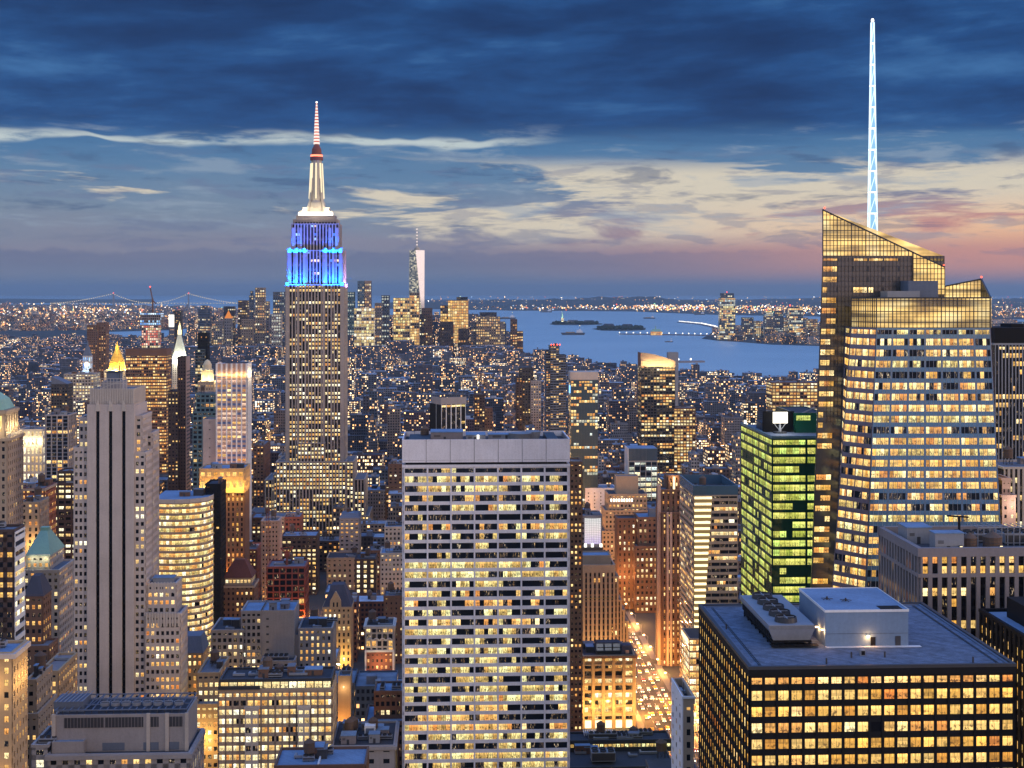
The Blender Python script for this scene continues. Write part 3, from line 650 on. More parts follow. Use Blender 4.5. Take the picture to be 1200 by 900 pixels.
b.fans(b.lx(1120, 22), 20, m['z'], 4, 2, 3, 3); b.fans(b.lx(1172, 20), 16, m['z'], 4, 3, 3, 3.6)
mb = MB()
for k in range(9): x = b.lx(1146+k*7, 14); mb.bar((x, 14, m['z']), (x, 14, m['z']+6), .25, 'metal_grey'); mb.bar((x, 14, m['z']+6), (x, 22, m['z']+6), .2, 'metal_grey')
mb.bar((b.lx(1146, 14), 14, m['z']+6), (b.lx(1202, 14), 14, m['z']+6), .3, 'metal_grey'); mb.bar((b.lx(1146, 14), 14, m['z']+4), (b.lx(1202, 14), 14, m['z']+4), .2, 'metal_grey'); b.part(mb, 'steel_screen')
for px in (1126, 1173):
    mb = MB(); x = b.lx(px, 2); mb.box(x-.4, x+.4, 1.6, 1.7, m['z']+1.4, m['z']+2.4, 'glow_hot'); mb.box(x-.5, x+.5, 1.7, 2.6, m['z'], m['z']+2.5, 'metal_dark'); b.part(mb, 'roof_lamp')
mb = MB(); x = b.lx(1124, 16); mb.bar((x, 16, m['z']), (x, 16, m['z']+9), .6, 'metal_black'); mb.bar((x-4, 16, m['z']+9.5), (x+3, 16, m['z']+9), .5, 'metal_black'); mb.box(x-1.5, x+1.5, 14.8, 17, m['z'], m['z']+4.5, 'metal_black'); b.part(mb, 'window_washing_crane')
b.done()
# --- dark block in the right bottom corner
st = ST('metal_black', bay=3.3, floor=3.7, wf=.5, hf=.62, pd=.6, bd=.25, lit=.62, mats=['lit_gold', 'lit_amber'], dark='glass_black')
b = Bld('office_tower', 'low dark office block with amber slits and blue grey roof, bottom right corner', 'office tower', 1322, 330)
m = b.mass(1322, 1500, b_ := 341+95*1650/330, 91, st, roof='roof_blue', faces='fl', parapet=.9)
x = b.lx(1196, 74); mb = MB(); mb.box(x, x+16, 60, 84, m['z'], m['z']+6, 'metal_black'); mb.box(x+16, x+30, 64, 84, m['z'], m['z']+9, 'metal_dark'); b.part(mb, 'bulkhead')
b.done()

# --- glass tower with sloped crowns and a lit spire
def faceted():
    Df = 560.0
    b = Bld('glass_skyscraper', 'faceted glass skyscraper with slanting lit crown and a tall glowing lattice spire', 'skyscraper', 1003, Df, rot=0)
    rx, ry = X(1003, Df), Df
    def P(px, D, z): return (X(px, D)-rx, D-ry, z)
    zpar = Z(424-44+0, Df)       # foot of the glass screens of the front block
    st = ST('glass_steel', wf=.88, hf=.60, pd=.26, bd=.22, lit=.68, mats=['lit_gold', 'lit_warm', 'lit_warm', 'lit_office'], band='glass_blue', sub=4, dark='glass_dark')
    stw = dict(st); stw['band'] = 'glass_mauve'; stw['wall'] = 'glass_mauve'; stw['sub'] = 3; stw['lit'] = .85
    z1 = Z(384, 560)
    def T(pxt, pxb, D, z):       # corner line leaning between rows 384 and 690
        t = (z1-z)/(z1-Z(690, 560)); return P(pxt+(pxb-pxt)*t, D, z)
    DL, DR = 560, 560
    # front block corners: FL, FR, chamfer CL, back right
    def ring(z):
        t = (z1-z)/(z1-Z(690, 560))
        return [P(1027+(1002-1027)*min(t, 1.2), 560, z), P(1160+(1176-1160)*t, 560, z), P(1140+(1150-1140)*t, 606, z), P(985, 606, z), P(998+(953-998)*min(t, 1.15), 573, z)]
    A, Bt = ring(0), ring(z1)
    w = b.wall
    nf = round(z1/4.35)
    for i in range(5):
        j = (i+1) % 5; a_, b_, c_, d_ = map(V, (A[i], A[j], Bt[j], Bt[i])); nu = {0: 7, 4: 4, 3: 2}.get(i, 4); PP = lambda s, t: (a_*(1-s)+b_*s)*(1-t)+(d_*(1-s)+c_*s)*t
        if i == 2: w.face([a_, b_, c_, d_], 'glass_dark'); continue
        for q in range(nf*1):
            for k in range(nu): w.face([PP(k/nu, q/nf), PP((k+1)/nu, q/nf), PP((k+1)/nu, (q+1)/nf), PP(k/nu, (q+1)/nf)], 'glass_dark')
    b.facade(A[0], A[1], Bt[1], Bt[0], 7, nf, st, 0)
    b.facade(A[4], A[0], Bt[0], Bt[4], 4, nf, stw, 1); b.facade(A[3], A[4], Bt[4], Bt[3], 2, nf, stw, 2)
    b.facade(A[1], A[2], Bt[2], Bt[1], 4, nf, stw, 2)
    # fine mullions on the front
    a0, a1, t0, t1 = map(V, (A[0], A[1], Bt[0], Bt[1])); n = V((0, -1, 0))
    for i in range(1, 28):
        if i % 4: s = i/28; p0 = a0.lerp(a1, s); p1 = t0.lerp(t1, s); w.slab([p0+V((-.08, -.2, 0)), p0+V((.08, -.2, 0)), p1+V((.08, -.2, 0)), p1+V((-.08, -.2, 0))], n, .08, 'metal_grey')
    # rear block: slanting screen on top
    zA = {965: Z(246, 590), 1107: Z(313, 590)}
    zr = Z(388, 590)
    def R2(px, D, z): 
        t = max(0, (Z(250, 590)-z)/(Z(250, 590)-Z(690, 590))); return P(px-15*t*(1 if px < 1000 else -.25), D, z)
    zt = Z(300, 590)
    B0 = [R2(966, 590, 0), R2(1106, 590, 0), R2(1092, 640, 0), R2(966, 632, 0)]
    B1 = [R2(966, 590, zt), R2(1106, 590, zt), R2(1092, 640, zt), R2(966, 632, zt)]
    w.hexa([*B0, *B1], 'glass_grey')
    st2 = ST('metal_dark', wf=.9, hf=.5, pd=.14, bd=.16, lit=.8, mats=['lit_gold', 'lit_warm'], band='glass_grey', sub=3, dark='glass_grey')
    n2 = round(zt/4.35)
    b.facade(B0[0], B0[1], B1[1], B1[0], 8, n2, st2, .5, skip=lambda i, j: i > 0 and not (i in (2, 3, 4) and j in (n2-1, n2-4, n2-6)))
    b.facade(B0[3], B0[0], B1[0], B1[3], 3, n2, st2, 1.5)
    b.facade(B0[1], B0[2], B1[2], B1[1], 4, n2, st2, 3)
    # mullion net over the rear block front
    p0, p1, q0, q1 = map(V, (B0[0], B0[1], B1[0], B1[1]))
    for i in range(1, 33):
        s = i/33; a = q0.lerp(q1, s); z_ = a.copy(); z_.z -= 70; w.bar(z_+V((0, -.2, 0)), a+V((0, -.2, 0)), .16, 'metal_dark')
    for j in range(34):
        z_ = zt-2.1*j; a, c = R2(966, 590, z_), R2(1106, 590, z_); w.bar(V(a)+V((0, -.2, 0)), V(c)+V((0, -.2, 0)), .16, 'metal_dark')
    # sloped screens: glowing glass behind a steel net
    def screen(a, c, za, zc, zb, mat, nx, nz, nm, thick=.25):
        a, c = V(a), V(c); d = c-a; n = V((d.y, -d.x, 0)).normalized(); mb = MB()
        P4 = [V((a.x, a.y, zb)), V((c.x, c.y, zb)), V((c.x, c.y, zc)), V((a.x, a.y, za))]
        mb.hexa([P4[0], P4[1], P4[1]-n*thick, P4[0]-n*thick, P4[3], P4[2], P4[2]-n*thick, P4[3]-n*thick], mat, bottom=True)
        sc = b.part(mb, nm); mb = MB()
        for i in range(nx+1):
            s = i/nx; p = a.lerp(c, s); zz = za+(zc-za)*s
            mb.bar(V((p.x, p.y, zb))+n*.12, V((p.x, p.y, zz))+n*.12, .36 if i % 4 == 0 else .24, 'metal_dark')
        top = max(za, zc); nzz = int((top-zb)/2.15)
        for j in range(nzz+1):
            z_ = zb+j*2.15; s0, s1 = 0.0, 1.0
            if z_ > min(za, zc):
                s = (z_-za)/(zc-za); 
                if za > zc: s1 = s
                else: s0 = s
            if s1-s0 > .01: mb.bar(V((*a.lerp(c, s0).xy, z_))+n*.12, V((*a.lerp(c, s1).xy, z_))+n*.12, .34 if j % 2 else .22, 'metal_dark')
        mb.bar(V((a.x, a.y, za)), V((c.x, c.y, zc)), .6, 'metal_dark')
        mb.build('mullions', sc); return sc
    m, N, out = newmat('lit_screen')
    g = N.n('ShaderNodeNewGeometry').outputs['Position']; nn = N.noise(g, .085, 3, .5); sp = N.n('ShaderNodeSeparateXYZ'); N.put(sp.inputs[0], g)
    f2 = N.noise(N.xyz(N.m('MULTIPLY', sp.outputs[0], .02), 0, N.m('MULTIPLY', sp.outputs[2], .22)), 1.0, 2)
    e = N.n('ShaderNodeEmission'); N.put(e.inputs[0], N.ramp(nn, [(.3, (.42, .24, .06)), (.5, (.95, .60, .17)), (.68, (1, .80, .38))])); N.put(e.inputs[1], N.m('MULTIPLY_ADD', N.ss(f2, .35, .62), 1.35, .22))
    tr = N.n('ShaderNodeBsdfPrincipled'); tr.inputs['Base Color'].default_value = (.12, .13, .14, 1); tr.inputs['Roughness'].default_value = .15
    ad = N.n('ShaderNodeAddShader'); N.put(ad.inputs[0], e.outputs[0]); N.put(ad.inputs[1], tr.outputs[0]); tp = N.n('ShaderNodeBsdfTransparent'); mx = N.n('ShaderNodeMixShader'); N.put(mx.inputs[0], .28); N.put(mx.inputs[1], ad.outputs[0]); N.put(mx.inputs[2], tp.outputs[0]); N.put(out.inputs[0], mx.outputs[0]); m.cycles.emission_sampling = 'NONE'
    a, c = R2(966, 590, zt), R2(1106, 590, zt)
    screen(a, c, Z(246, 590), Z(313, 590), zt, 'lit_screen', 34, 12, 'crown_screen')
    # right part of the rear screen reaching lower
    screen(P(1070, 589.4, 0), P(1107, 589.4, 0), Z(296, 590), Z(313, 590), Z(345, 590), 'lit_screen', 9, 12, 'crown_screen')
    screen(P(966, 632, 0), a, Z(262, 632), Z(246, 590), zt, 'lit_screen', 14, 12, 'crown_screen')
    # front block screens
    Q = ring(z1)
    screen(Q[0], Q[1], Z(349, 560), Z(349, 560), z1, 'lit_screen', 28, 8, 'roof_screen')
    screen(Q[4], Q[0], Z(349, 573), Z(349, 560), z1, 'lit_screen', 14, 8, 'roof_screen')
    screen(P(1100, 606, 0), P(1150, 600, 0), Z(337, 600), Z(327, 600), z1, 'lit_screen', 12, 8, 'roof_screen')
    screen(P(1150, 600, 0), P(1161, 560, 0), Z(327, 600), Z(349, 560), z1, 'lit_screen', 12, 8, 'roof_screen')
    # right edge triangle reaching from the peak down to the front corner is the last screen above; roof deck and plant
    mb = MB(); mb.face([(p[0], p[1], z1+8.4) for p in Q], 'roof_grey'); b.part(mb, 'roof_deck')
    mb = MB(); zz = Z(356, 575); mb.box(X(1040, 575)-rx, X(1078, 575)-rx, 15, 26, z1+8.4, Z(341, 575), 'metal_grey'); mb.box(X(1067, 575)-rx, X(1102, 575)-rx, 18, 34, z1+8.4, Z(329, 578), 'slate_blue')
    mb.box(X(1081, 575)-rx, X(1106, 575)-rx, 12, 20, z1+8.4, z1+12, 'concrete'); b.part(mb, 'plant_room')
    for k in range(12):
        mb = MB(); x = X(1024+k*6.3+R.uniform(-2, 2), 570)-rx; mb.box(x, x+R.uniform(.6, 1.8), 6+R.uniform(0, 4), 11, z1+8.4, z1+9.3+R.uniform(0, 1.2), R.choice(['metal_dark', 'metal_grey'])); b.part(mb, 'roof_vent')
    # lit spire
    sx, sy = X(1022.5, 600)-rx, 600-ry; zb, ztp = Z(300, 600), Z(26, 600); n = 11
    mb = MB(); led = MB()
    for k in range(n):
        z0, z1_ = zb+(ztp-zb)*k/n, zb+(ztp-zb)*(k+1)/n
        r = lambda q: 2.5*(1-.70*q)
        r0, r1 = r(k/n), r((k+1)/n)
        c0 = [(sx+r0*math.cos(a), sy+r0*math.sin(a), z0) for a in (.8, 2.37, 3.94, 5.51)]; c1 = [(sx+r1*math.cos(a), sy+r1*math.sin(a), z1_) for a in (.8, 2.37, 3.94, 5.51)]
        for i in range(4):
            j = (i+1) % 4; mb.bar(c0[i], c1[i], .34, 'glow_bluewhite'); mb.bar(c0[i], c0[j], .3, 'glow_white')
            mb.bar(c0[i], c1[j], .26, 'glow_bluewhite'); 
        led.hexa([(sx-r0*.6, sy-r0*.6, z0), (sx+r0*.6, sy-r0*.6, z0), (sx+r0*.6, sy+r0*.6, z0), (sx-r0*.6, sy+r0*.6, z0), (sx-r1*.3, sy-r1*.3, z1_-.5), (sx+r1*.3, sy-r1*.3, z1_-.5), (sx+r1*.3, sy+r1*.3, z1_-.5), (sx-r1*.3, sy+r1*.3, z1_-.5)], 'spire_glow')
    sp_ = b.part(mb, 'spire'); led.build('lit_core', sp_)
    mb = MB(); mb.lathe(sx, sy, [(0, ztp), (.7, ztp+.6), (.5, ztp+1.4), (0, ztp+1.6)], 'glow_white', 8); mb.build('beacon', sp_)
    for px, py in ((966.5, 245), (1106, 312), (1150, 326)):
        mb = MB(); D = 590; mb.lathe(X(px, D)-rx, D-ry, [(0, Z(py, D)), (.5, Z(py, D)+.5), (0, Z(py, D)+1)], 'glow_red', 6); b.part(mb, 'warning_light')
    for q in (*A, *B0):
        u, v = uv_of(q[0]+rx, q[1]+ry); b.pxr = (min(b.pxr[0], u), max(b.pxr[1], u), min(b.pxr[2], v), max(b.pxr[3], v)) if b.pxr else (u, u, v, v)
    b.done()
glowmat('spire_glow', (.35, .68, 1.0), .95)
faceted()

# --- green glass tower
st = ST('glass_green', bay=14.5, floor=4.3, wf=.94, hf=.66, pd=.2, bd=.2, lit=.82, mats=['lit_green'], band='glass_green', sub=5, dark='glass_green', core='glass_green')
b = Bld('office_tower', 'green glass office tower with yellow green lit floors and a bright screen on its roof', 'office tower', 905, 660)
m = b.mass(905, 985, 514, 70, st, parapet=.01, roof='slate_blue')
for q in range(15): b.wall.box(m['x0']+1+q*2.4, m['x0']+1.12+q*2.4, -.3, -.2, 0, m['z'], 'glass_green')
for q in range(28): b.wall.box(m['x0']-.3, m['x0']-.2, 1+q*2.5, 1.12+q*2.5, 0, m['z'], 'glass_green')
b.wall.box(m['x0']-.35, m['x1']+.3, -.35, .4, m['z'], m['z']+1.2, 'teal_panel'); b.wall.box(m['x0']-.35, m['x0']+.3, .4, 70, m['z'], m['z']+1.2, 'teal_panel')
xm = b.lx(932, 26); s2 = dict(st); s2['lit'] = .35; s2['sub'] = 2; s2['mats'] = ['lit_green']
mm = b.mass(0, 0, 0, 40, s2, ly=26, xx=(xm, m['x1']), zz=b.z(484, 26), z0=m['z']-.05, roof='roof_dark', parapet=.5)
mb = MB(); xs = b.lx(908, 28); zs = b.z(499, 28); 
mb.box(b.lx(895, 28), b.lx(932, 28), 30, 31, m['z'], b.z(482, 30), 'metal_black'); fr = b.part(mb, 'roof_wall')
mb = MB(); xs0, xs1 = b.lx(906, 24), b.lx(923, 24); mb.box(xs0, xs1, 24, 24.4, b.z(496, 24), b.z(483, 24), 'glow_screen' if 'glow_screen' in MATS else 'glow_white'); bs = b.part(mb, 'bright_screen')
mb = MB(); mb.lathe((xs0+xs1)/2, 25, [(1.0, m['z']), (.3, b.z(496, 24))], 'metal_grey', 8); mb.lathe((xs0+xs1)/2, 25, [(3.4, m['z']), (3.2, m['z']+.8), (0, m['z']+1)], 'metal_dark', 14)
for s_ in (-1, 1): mb.bar(((xs0+xs1)/2, 25, m['z']+1), ((xs0+xs1)/2+s_*3, 25, b.z(496, 24)), .3, 'metal_grey')
mb.build('stand', bs)
plight((xs0+xs1)/2, 20, b.z(490, 24), 3000, (1, .97, .85), .6, 'screen_light', b.root)
mb = MB(); mb.bar((xs0-4, 33, m['z']), (xs1+16, 33, b.z(478, 30)), .5, 'metal_grey'); mb.bar((b.lx(898, 34), 34, b.z(481, 34)), (b.lx(945, 34), 34, b.z(487, 34)), .5, 'metal_grey'); b.part(mb, 'crane_arm')
mb = MB(); mb.box(m['x0']+.2, m['x0']+1, 62, 64, m['z']+1.2, m['z']+2.8, 'glow_white'); b.part(mb, 'roof_lamp')
b.bulkhead(m, .12, .55, 8, 14, 3.5, 'metal_dark', 'roof_dark')
b.done()

# --- glass corner block with glowing corner
st = ST('stone_tan', bay=5, floor=3.75, wf=.94, hf=.55, pd=.2, bd=.5, lit=.3, mats=['lit_warm', 'lit_amber', 'lit_pale'], sub=3)
b = Bld('office_tower', 'pale banded office block with a brightly lit glass corner beside the brown slab', 'office tower', 813, 860)
b.nind = 90
zt = b.z(569); m = b.mass(813, 864, 580, 50, st, parapet=.01, roof='roof_dark')
x0, x1 = m['x0'], m['x1']
b.wall.box(x0-.4, x1+.4, -.55, .5, m['z'], zt, 'glass_blue'); b.wall.box(x0-.4, x0+.5, .5, 50, m['z'], zt, 'glass_blue'); b.wall.box(x1-.4, x1+.5, .5, 50, m['z'], zt, 'glass_blue'); b.wall.box(x0-.4, x1+.4, 49.6, 50.4, m['z'], zt, 'glass_blue')
mb = MB(); xc = b.lx(834, 0)
for k in range(24):
    z0 = m['z']-1-k*3.75; w_ = (xc-x0)*(1-.022*k)
    mb.box(x0+.3, x0+w_, -.75, -.56, z0-1.5, z0, 'glow_hot'); mb.box(x0+.3, x0+w_, -.66, -.56, z0-3.6, z0-1.55, 'lit_corner_dim' if 'lit_corner_dim' in MATS else 'lit_warm')
b.part(mb, 'lit_glass_corner')
mb = MB()
for k in range(14): mb.box(x0+w_*0+.3+k*.55, x0+.36+k*.55, -.85, -.76, zt-11-4, zt-.5, 'metal_grey')
b.part(mb, 'mullions')
b.clutter(m, 6, True)
# glowing lower wing
st3 = ST('stone_tan', bay=4, floor=4, wf=.92, hf=.72, pd=.25, bd=.3, lit=.97, mats=['lit_pale', 'lit_warm'], sub=2)
m3 = b.mass(808, 862, 748, 26, st3, ly=-30, roof='roof_dark', parapet=.5)
mb = MB(); 
for k in range(9): mb.box(m3['x0']-.9, m3['x0']-.5, m3['y0']+2+k*2.6, m3['y0']+3.4+k*2.6, m3['z']-3, m3['z']-.3, 'glow_hot')
b.part(mb, 'lit_panel')
b.done()

# --- brown brick slab
st = ST('brick_brown', bay=3.4, floor=3.9, wf=.32, hf=.55, pd=1.0, bd=.25, lit=.5, mats=['lit_amber', 'lit_warm'])
b = Bld('brick_tower', 'slim brown brick slab tower with deep vertical piers and a bright slot near its top', 'tower', 776, 975)
m = b.mass(776, 797, 600, 24, st, z0=0); m2 = b.mass(775, 797, 0, 16, st, ly=2.2, xx=(m['x0']-.6, m['x1']+.6), zz=b.z(574), z0=m['z']+1.0)
m3 = b.mass(0, 0, 0, 13, dict(st, lit=.1), ly=5, xx=(m['x0']+5, m['x1']+.2), zz=b.z(558), z0=m2['z']+1)
mb = MB(); x = (m3['x0']+m3['x1'])/2; mb.box(x-.7, x+.7, 4-.3, 4, b.z(575), b.z(559.5), 'glow_hot'); b.part(mb, 'light_slot')
for xx in (m['x0']-1.2, ): b.wall.box(xx-1.6, xx+.4, 1, 4, 0, b.z(569), 'pink_stone')
for xx in (m['x0']+2.9, m['x0']+5.2): b.wall.box(xx, xx+1.5, -1.4, -.2, 0, b.z(600), 'pink_stone')
plight(x, 2.5, b.z(562), 2500, (1, .6, .25), .5, 'slot_light', b.root)
b.done()

# --- art deco tower with three black stripes
st = ST('limestone', bay=2.6, floor=3.75, wf=.58, hf=.52, pd=.45, bd=.4, lit=.2, mats=['lit_warm', 'lit_pale', 'lit_amber'])
sol = dict(st, solid=True, pd=0, bd=0)
b = Bld('deco_skyscraper', 'tall pale limestone deco tower with three black vertical stripes down its blank front', 'skyscraper', 102, 695)
def L(px, ly=0): return b.lx(px, ly)
zt = b.z(474)
xw0, xw1 = L(102), L(157); stripes = [L(114.5), L(129.5), L(145)]
m = b.mass(0, 0, 0, 30, sol, ly=0.9, xx=(xw0, xw1), zz=b.z(476), parapet=.8)
segs = [xw0-.0] + [v for s_ in stripes for v in (s_-.85, s_+.85)] + [xw1]
for i in range(0, 8, 2): b.wall.box(segs[i], segs[i+1], 0, .9, 0, b.z(482), 'limestone')
b.wall.box(xw0, xw1, .001, .9, b.z(482)+.001, zt, 'limestone')
for s_ in stripes:
    b.wall.box(s_-.8, s_+.8, .7, .88, 0, b.z(482)+.5, 'glass_black')
    for k in range(52): b.wall.box(s_-.84, s_+.84, .55, .7, k*3.75, k*3.75+.9, 'metal_black')
    b.wall.hexa([(s_-1.3, -.25, b.z(482)), (s_+1.3, -.25, b.z(482)), (s_+1.3, 0, b.z(482)), (s_-1.3, 0, b.z(482)), (s_-.4, -.25, zt+2), (s_+.4, -.25, zt+2), (s_+.4, 0, zt+2), (s_-.4, 0, zt+2)], 'stone_pale')
# fluted crown
cx0, cx1 = L(105, 2), L(157, 2); zc = b.z(456, 2)
mc = b.mass(0, 0, 0, 26, sol, ly=2, xx=(cx0, cx1), zz=zc, z0=zt-3, parapet=.8)
n = 26
for i in range(n): x = cx0+(cx1-cx0)*(i+.5)/n; b.wall.box(x-.28, x+.28, 1.55, 2, zt+.05, zc+.3, 'stone_pale')
for i in range(28): y = 2.5+i*.9; b.wall.box(cx1, cx1+.4, y-.22, y+.22, zt+.1, zc+.3, 'stone_pale')
r = dict(x0=cx0, x1=cx1, y0=2, y1=28, z=zc-.8, L=26)
mb = MB(); a, c = L(119, 8), L(143, 8); mb.box(a, c, 8, 20, zc-.8, b.z(447, 8), 'stone_grey'); mb.box(a+2, c-2, 10, 18, b.z(447, 8), b.z(437, 8), 'slate_blue'); mb.box(a+1.6, c-1.6, 9.6, 18.4, b.z(437, 8), b.z(436, 8), 'metal_dark'); b.part(mb, 'penthouse')
mb = MB()
for k in range(9): x = L(118, 5)+k*1.6; mb.bar((x, 5, zc), (x, 5, zc+5), .22, 'stone_pale')
for zz in (zc+2.5, zc+5): mb.bar((L(118, 5), 5, zz), (L(118, 5)+12.8, 5, zz), .22, 'stone_pale')
mb.bar((L(118, 5), 5, zc), (L(118, 5)+12.8, 5, zc+5), .2, 'stone_pale'); b.part(mb, 'railing')
mb = MB(); mb.bar((L(140, 9), 9, b.z(447, 8)), (L(140, 9), 9, b.z(428, 8)), .3, 'metal_dark'); b.part(mb, 'antenna')
# wings: left (two steps) and right (two steps), punched windows
wl1 = b.mass(0, 0, 0, 26, st, ly=3, xx=(L(93, 3), xw0), zz=b.z(489, 3), faces='f')
wl2 = b.mass(0, 0, 0, 24, st, ly=1.6, xx=(L(87, 1.6), xw0-.05), zz=b.z(524, 2), faces='fl')
wr1 = b.mass(0, 0, 0, 22, st, ly=4, xx=(xw1, L(166, 4)), zz=b.z(487, 4), faces='fr')
wr2 = b.mass(0, 0, 0, 16, st, ly=1.6, xx=(xw1+.05, L(170, 1.6)), zz=b.z(530, 2), faces='fr')
wr3 = b.mass(0, 0, 0, 16, st, ly=17, xx=(xw1+.1, L(178, 17)), zz=b.z(507, 17), faces='fr')
b.clutter(wl2, 1, False); 
# right annex with crenellated tops
a1 = b.mass(0, 0, 0, 14, st, ly=4, xx=(wr2['x1']+.6, L(206, 4)), zz=b.z(684, 4), faces='fr')
a2 = b.mass(0, 0, 0, 18, dict(st, lit=.45), ly=0.2, xx=(wr2['x1']+.5, L(211, .2)), zz=b.z(720, 0), faces='fr')
for i in range(12): x = a2['x0']+(a2['x1']-a2['x0'])*(i+.5)/12; b.wall.box(x-.35, x+.35, -.55, .2, b.z(735), a2['zt']+.5, 'stone_pale')
for i in range(9): x = a1['x0']+(a1['x1']-a1['x0'])*(i+.5)/9; b.wall.box(x-.3, x+.3, 3.4, 4, b.z(698), a1['zt']+.5, 'stone_pale')
mb = MB(); mb.box(a1['x0']+2, a1['x1']-2, 8, 15, a1['z'], a1['z']+2.6, 'metal_grey'); mb.box(a1['x0']+1.7, a1['x1']-1.7, 7.7, 15.3, a1['z']+2.6, a1['z']+2.9, 'roof_blue'); b.part(mb, 'bulkhead')
b.done()

# --- bottom left building with a steel deck of fans
st = ST('stone_grey', bay=3.9, floor=4.2, wf=.5, hf=.6, pd=.4, bd=.4, lit=.75, mats=['lit_warm', 'lit_pale'])
b = Bld('office_building', 'grey stone block with arched lit windows under a windowless plant storey and rooftop fan deck', 'office block', 62, 470)
sol = dict(st, solid=True, pd=0, bd=0)
m0 = b.mass(56, 222, 884, 26, dict(st, cornice=.5), ly=0, faces='fr', roof='roof_dark', nothing=0) if False else b.mass(56, 222, 884, 26, dict(st, cornice=.5), ly=0, faces='fr', roof='roof_dark')
ma = b.mass(63, 219, 838, 20, sol, ly=5, z0=m0['z'], parapet=.6, roof='roof_dark')
mw = b.mass(38, 56, 872, 20, st, ly=1, faces='fl', roof='roof_dark')
# louvre strips, pilasters, terrace doors
zt = ma['zt']
for a, c in ((75, 122), (123, 168), (176, 186), (198, 214)):
    mb = MB(); mb.box(b.lx(a, 5), b.lx(c, 5), 4.86, 4.97, zt-4.4, zt-1.0, 'metal_dark')
    k = b.lx(a, 5)
    while k < b.lx(c, 5): mb.box(k, k+.15, 4.8, 4.86, zt-4.4, zt-1.0, 'concrete'); k += 1.1
    b.part(mb, 'louvre_panel')
for px in (63, 174, 196, 219): x = b.lx(px, 5); b.wall.box(x-.6, x+.6, 4.5, 5, m0['z'], zt+.3, 'stone_pale')
mb = MB()
for a, c in ((65, 73), (80, 86), (120, 146), (168, 186), (197, 210)): mb.box(b.lx(a, 5), b.lx(c, 5), 4.9, 4.98, m0['z']+.4, m0['z']+3.0, 'slate_blue')
b.part(mb, 'terrace_door')
m5 = b.mass(0, 0, 0, 3, sol, ly=2, xx=(b.lx(61, 2), b.lx(98, 2)), zz=m0['z']+4.5, z0=m0['z'], parapet=.3, roof='roof_blue')
mb = MB(); z = ma['z']; x0, x1 = ma['x0'], ma['x1']
for k in range(19): x = x0+.3+(x1-x0-.6)*k/18; mb.bar((x, 5.6, z+1.8), (x, 24.4, z+1.8), .3, 'slate_blue'); mb.bar((x, 5.6, z), (x, 5.6, z+1.8), .25, 'metal_dark')
for y in (5.6, 12, 18, 24.4): mb.bar((x0, y, z+1.95), (x1, y, z+1.95), .35, 'slate_blue')
for k in range(0, 18, 2): x = x0+(x1-x0)*k/18; mb.bar((x, 5.6, z+1.9), (x+(x1-x0)/18, 24.4, z+1.9), .22, 'slate_blue')
b.part(mb, 'steel_deck')
for k in range(8):
    mb = MB(); x = b.lx(122+k*12.4, 9); mb.lathe(x, 10.5, [(1.55, z+2.1), (1.65, z+3.2), (1.5, z+3.2), (1.4, z+2.3), (0, z+2.3)], 'metal_grey', 16); mb.bar((x-1.4, 10.5, z+3.1), (x+1.4, 10.5, z+3.1), .14, 'metal_dark'); b.part(mb, 'fan')
mb = MB(); mb.box(b.lx(63, 10), b.lx(98, 10), 10, 20, z, z+3.6, 'slate_blue'); 
for k in range(7): x = b.lx(66+k*5, 10); mb.bar((x, 9.6, z+3.7), (x+1.5, 20, z+4.4), .25, 'metal_grey')
b.part(mb, 'plant_room')
mb = MB(); mb.box(b.lx(60, 12), b.lx(61, 12), 5, 20, m0['z'], m0['z']+3, 'metal_dark'); b.part(mb, 'duct'); b.fans(b.lx(44, 3), 4, mw['z'], 3, 1, 2.0, 2.0)
b.done()
def goldm():
    m, N, out = newmat('gold_glow'); pr = N.n('ShaderNodeBsdfPrincipled'); g = N.n('ShaderNodeNewGeometry').outputs['Position']; sp = N.n('ShaderNodeSeparateXYZ'); N.put(sp.inputs[0], g)
    k = N.m('GREATER_THAN', N.m('FRACT', N.m('MULTIPLY', sp.outputs[2], .45)), .2); N.put(pr.inputs['Base Color'], N.mix(k, (.45, .22, .02), (.9, .55, .08))); pr.inputs['Roughness'].default_value = .5
    N.put(out.inputs[0], pr.outputs[0])
goldm()
wallmat('spire_white', (.62,.66,.56), .8); wallmat('cupola_lit', (.7,.6,.4), .8)
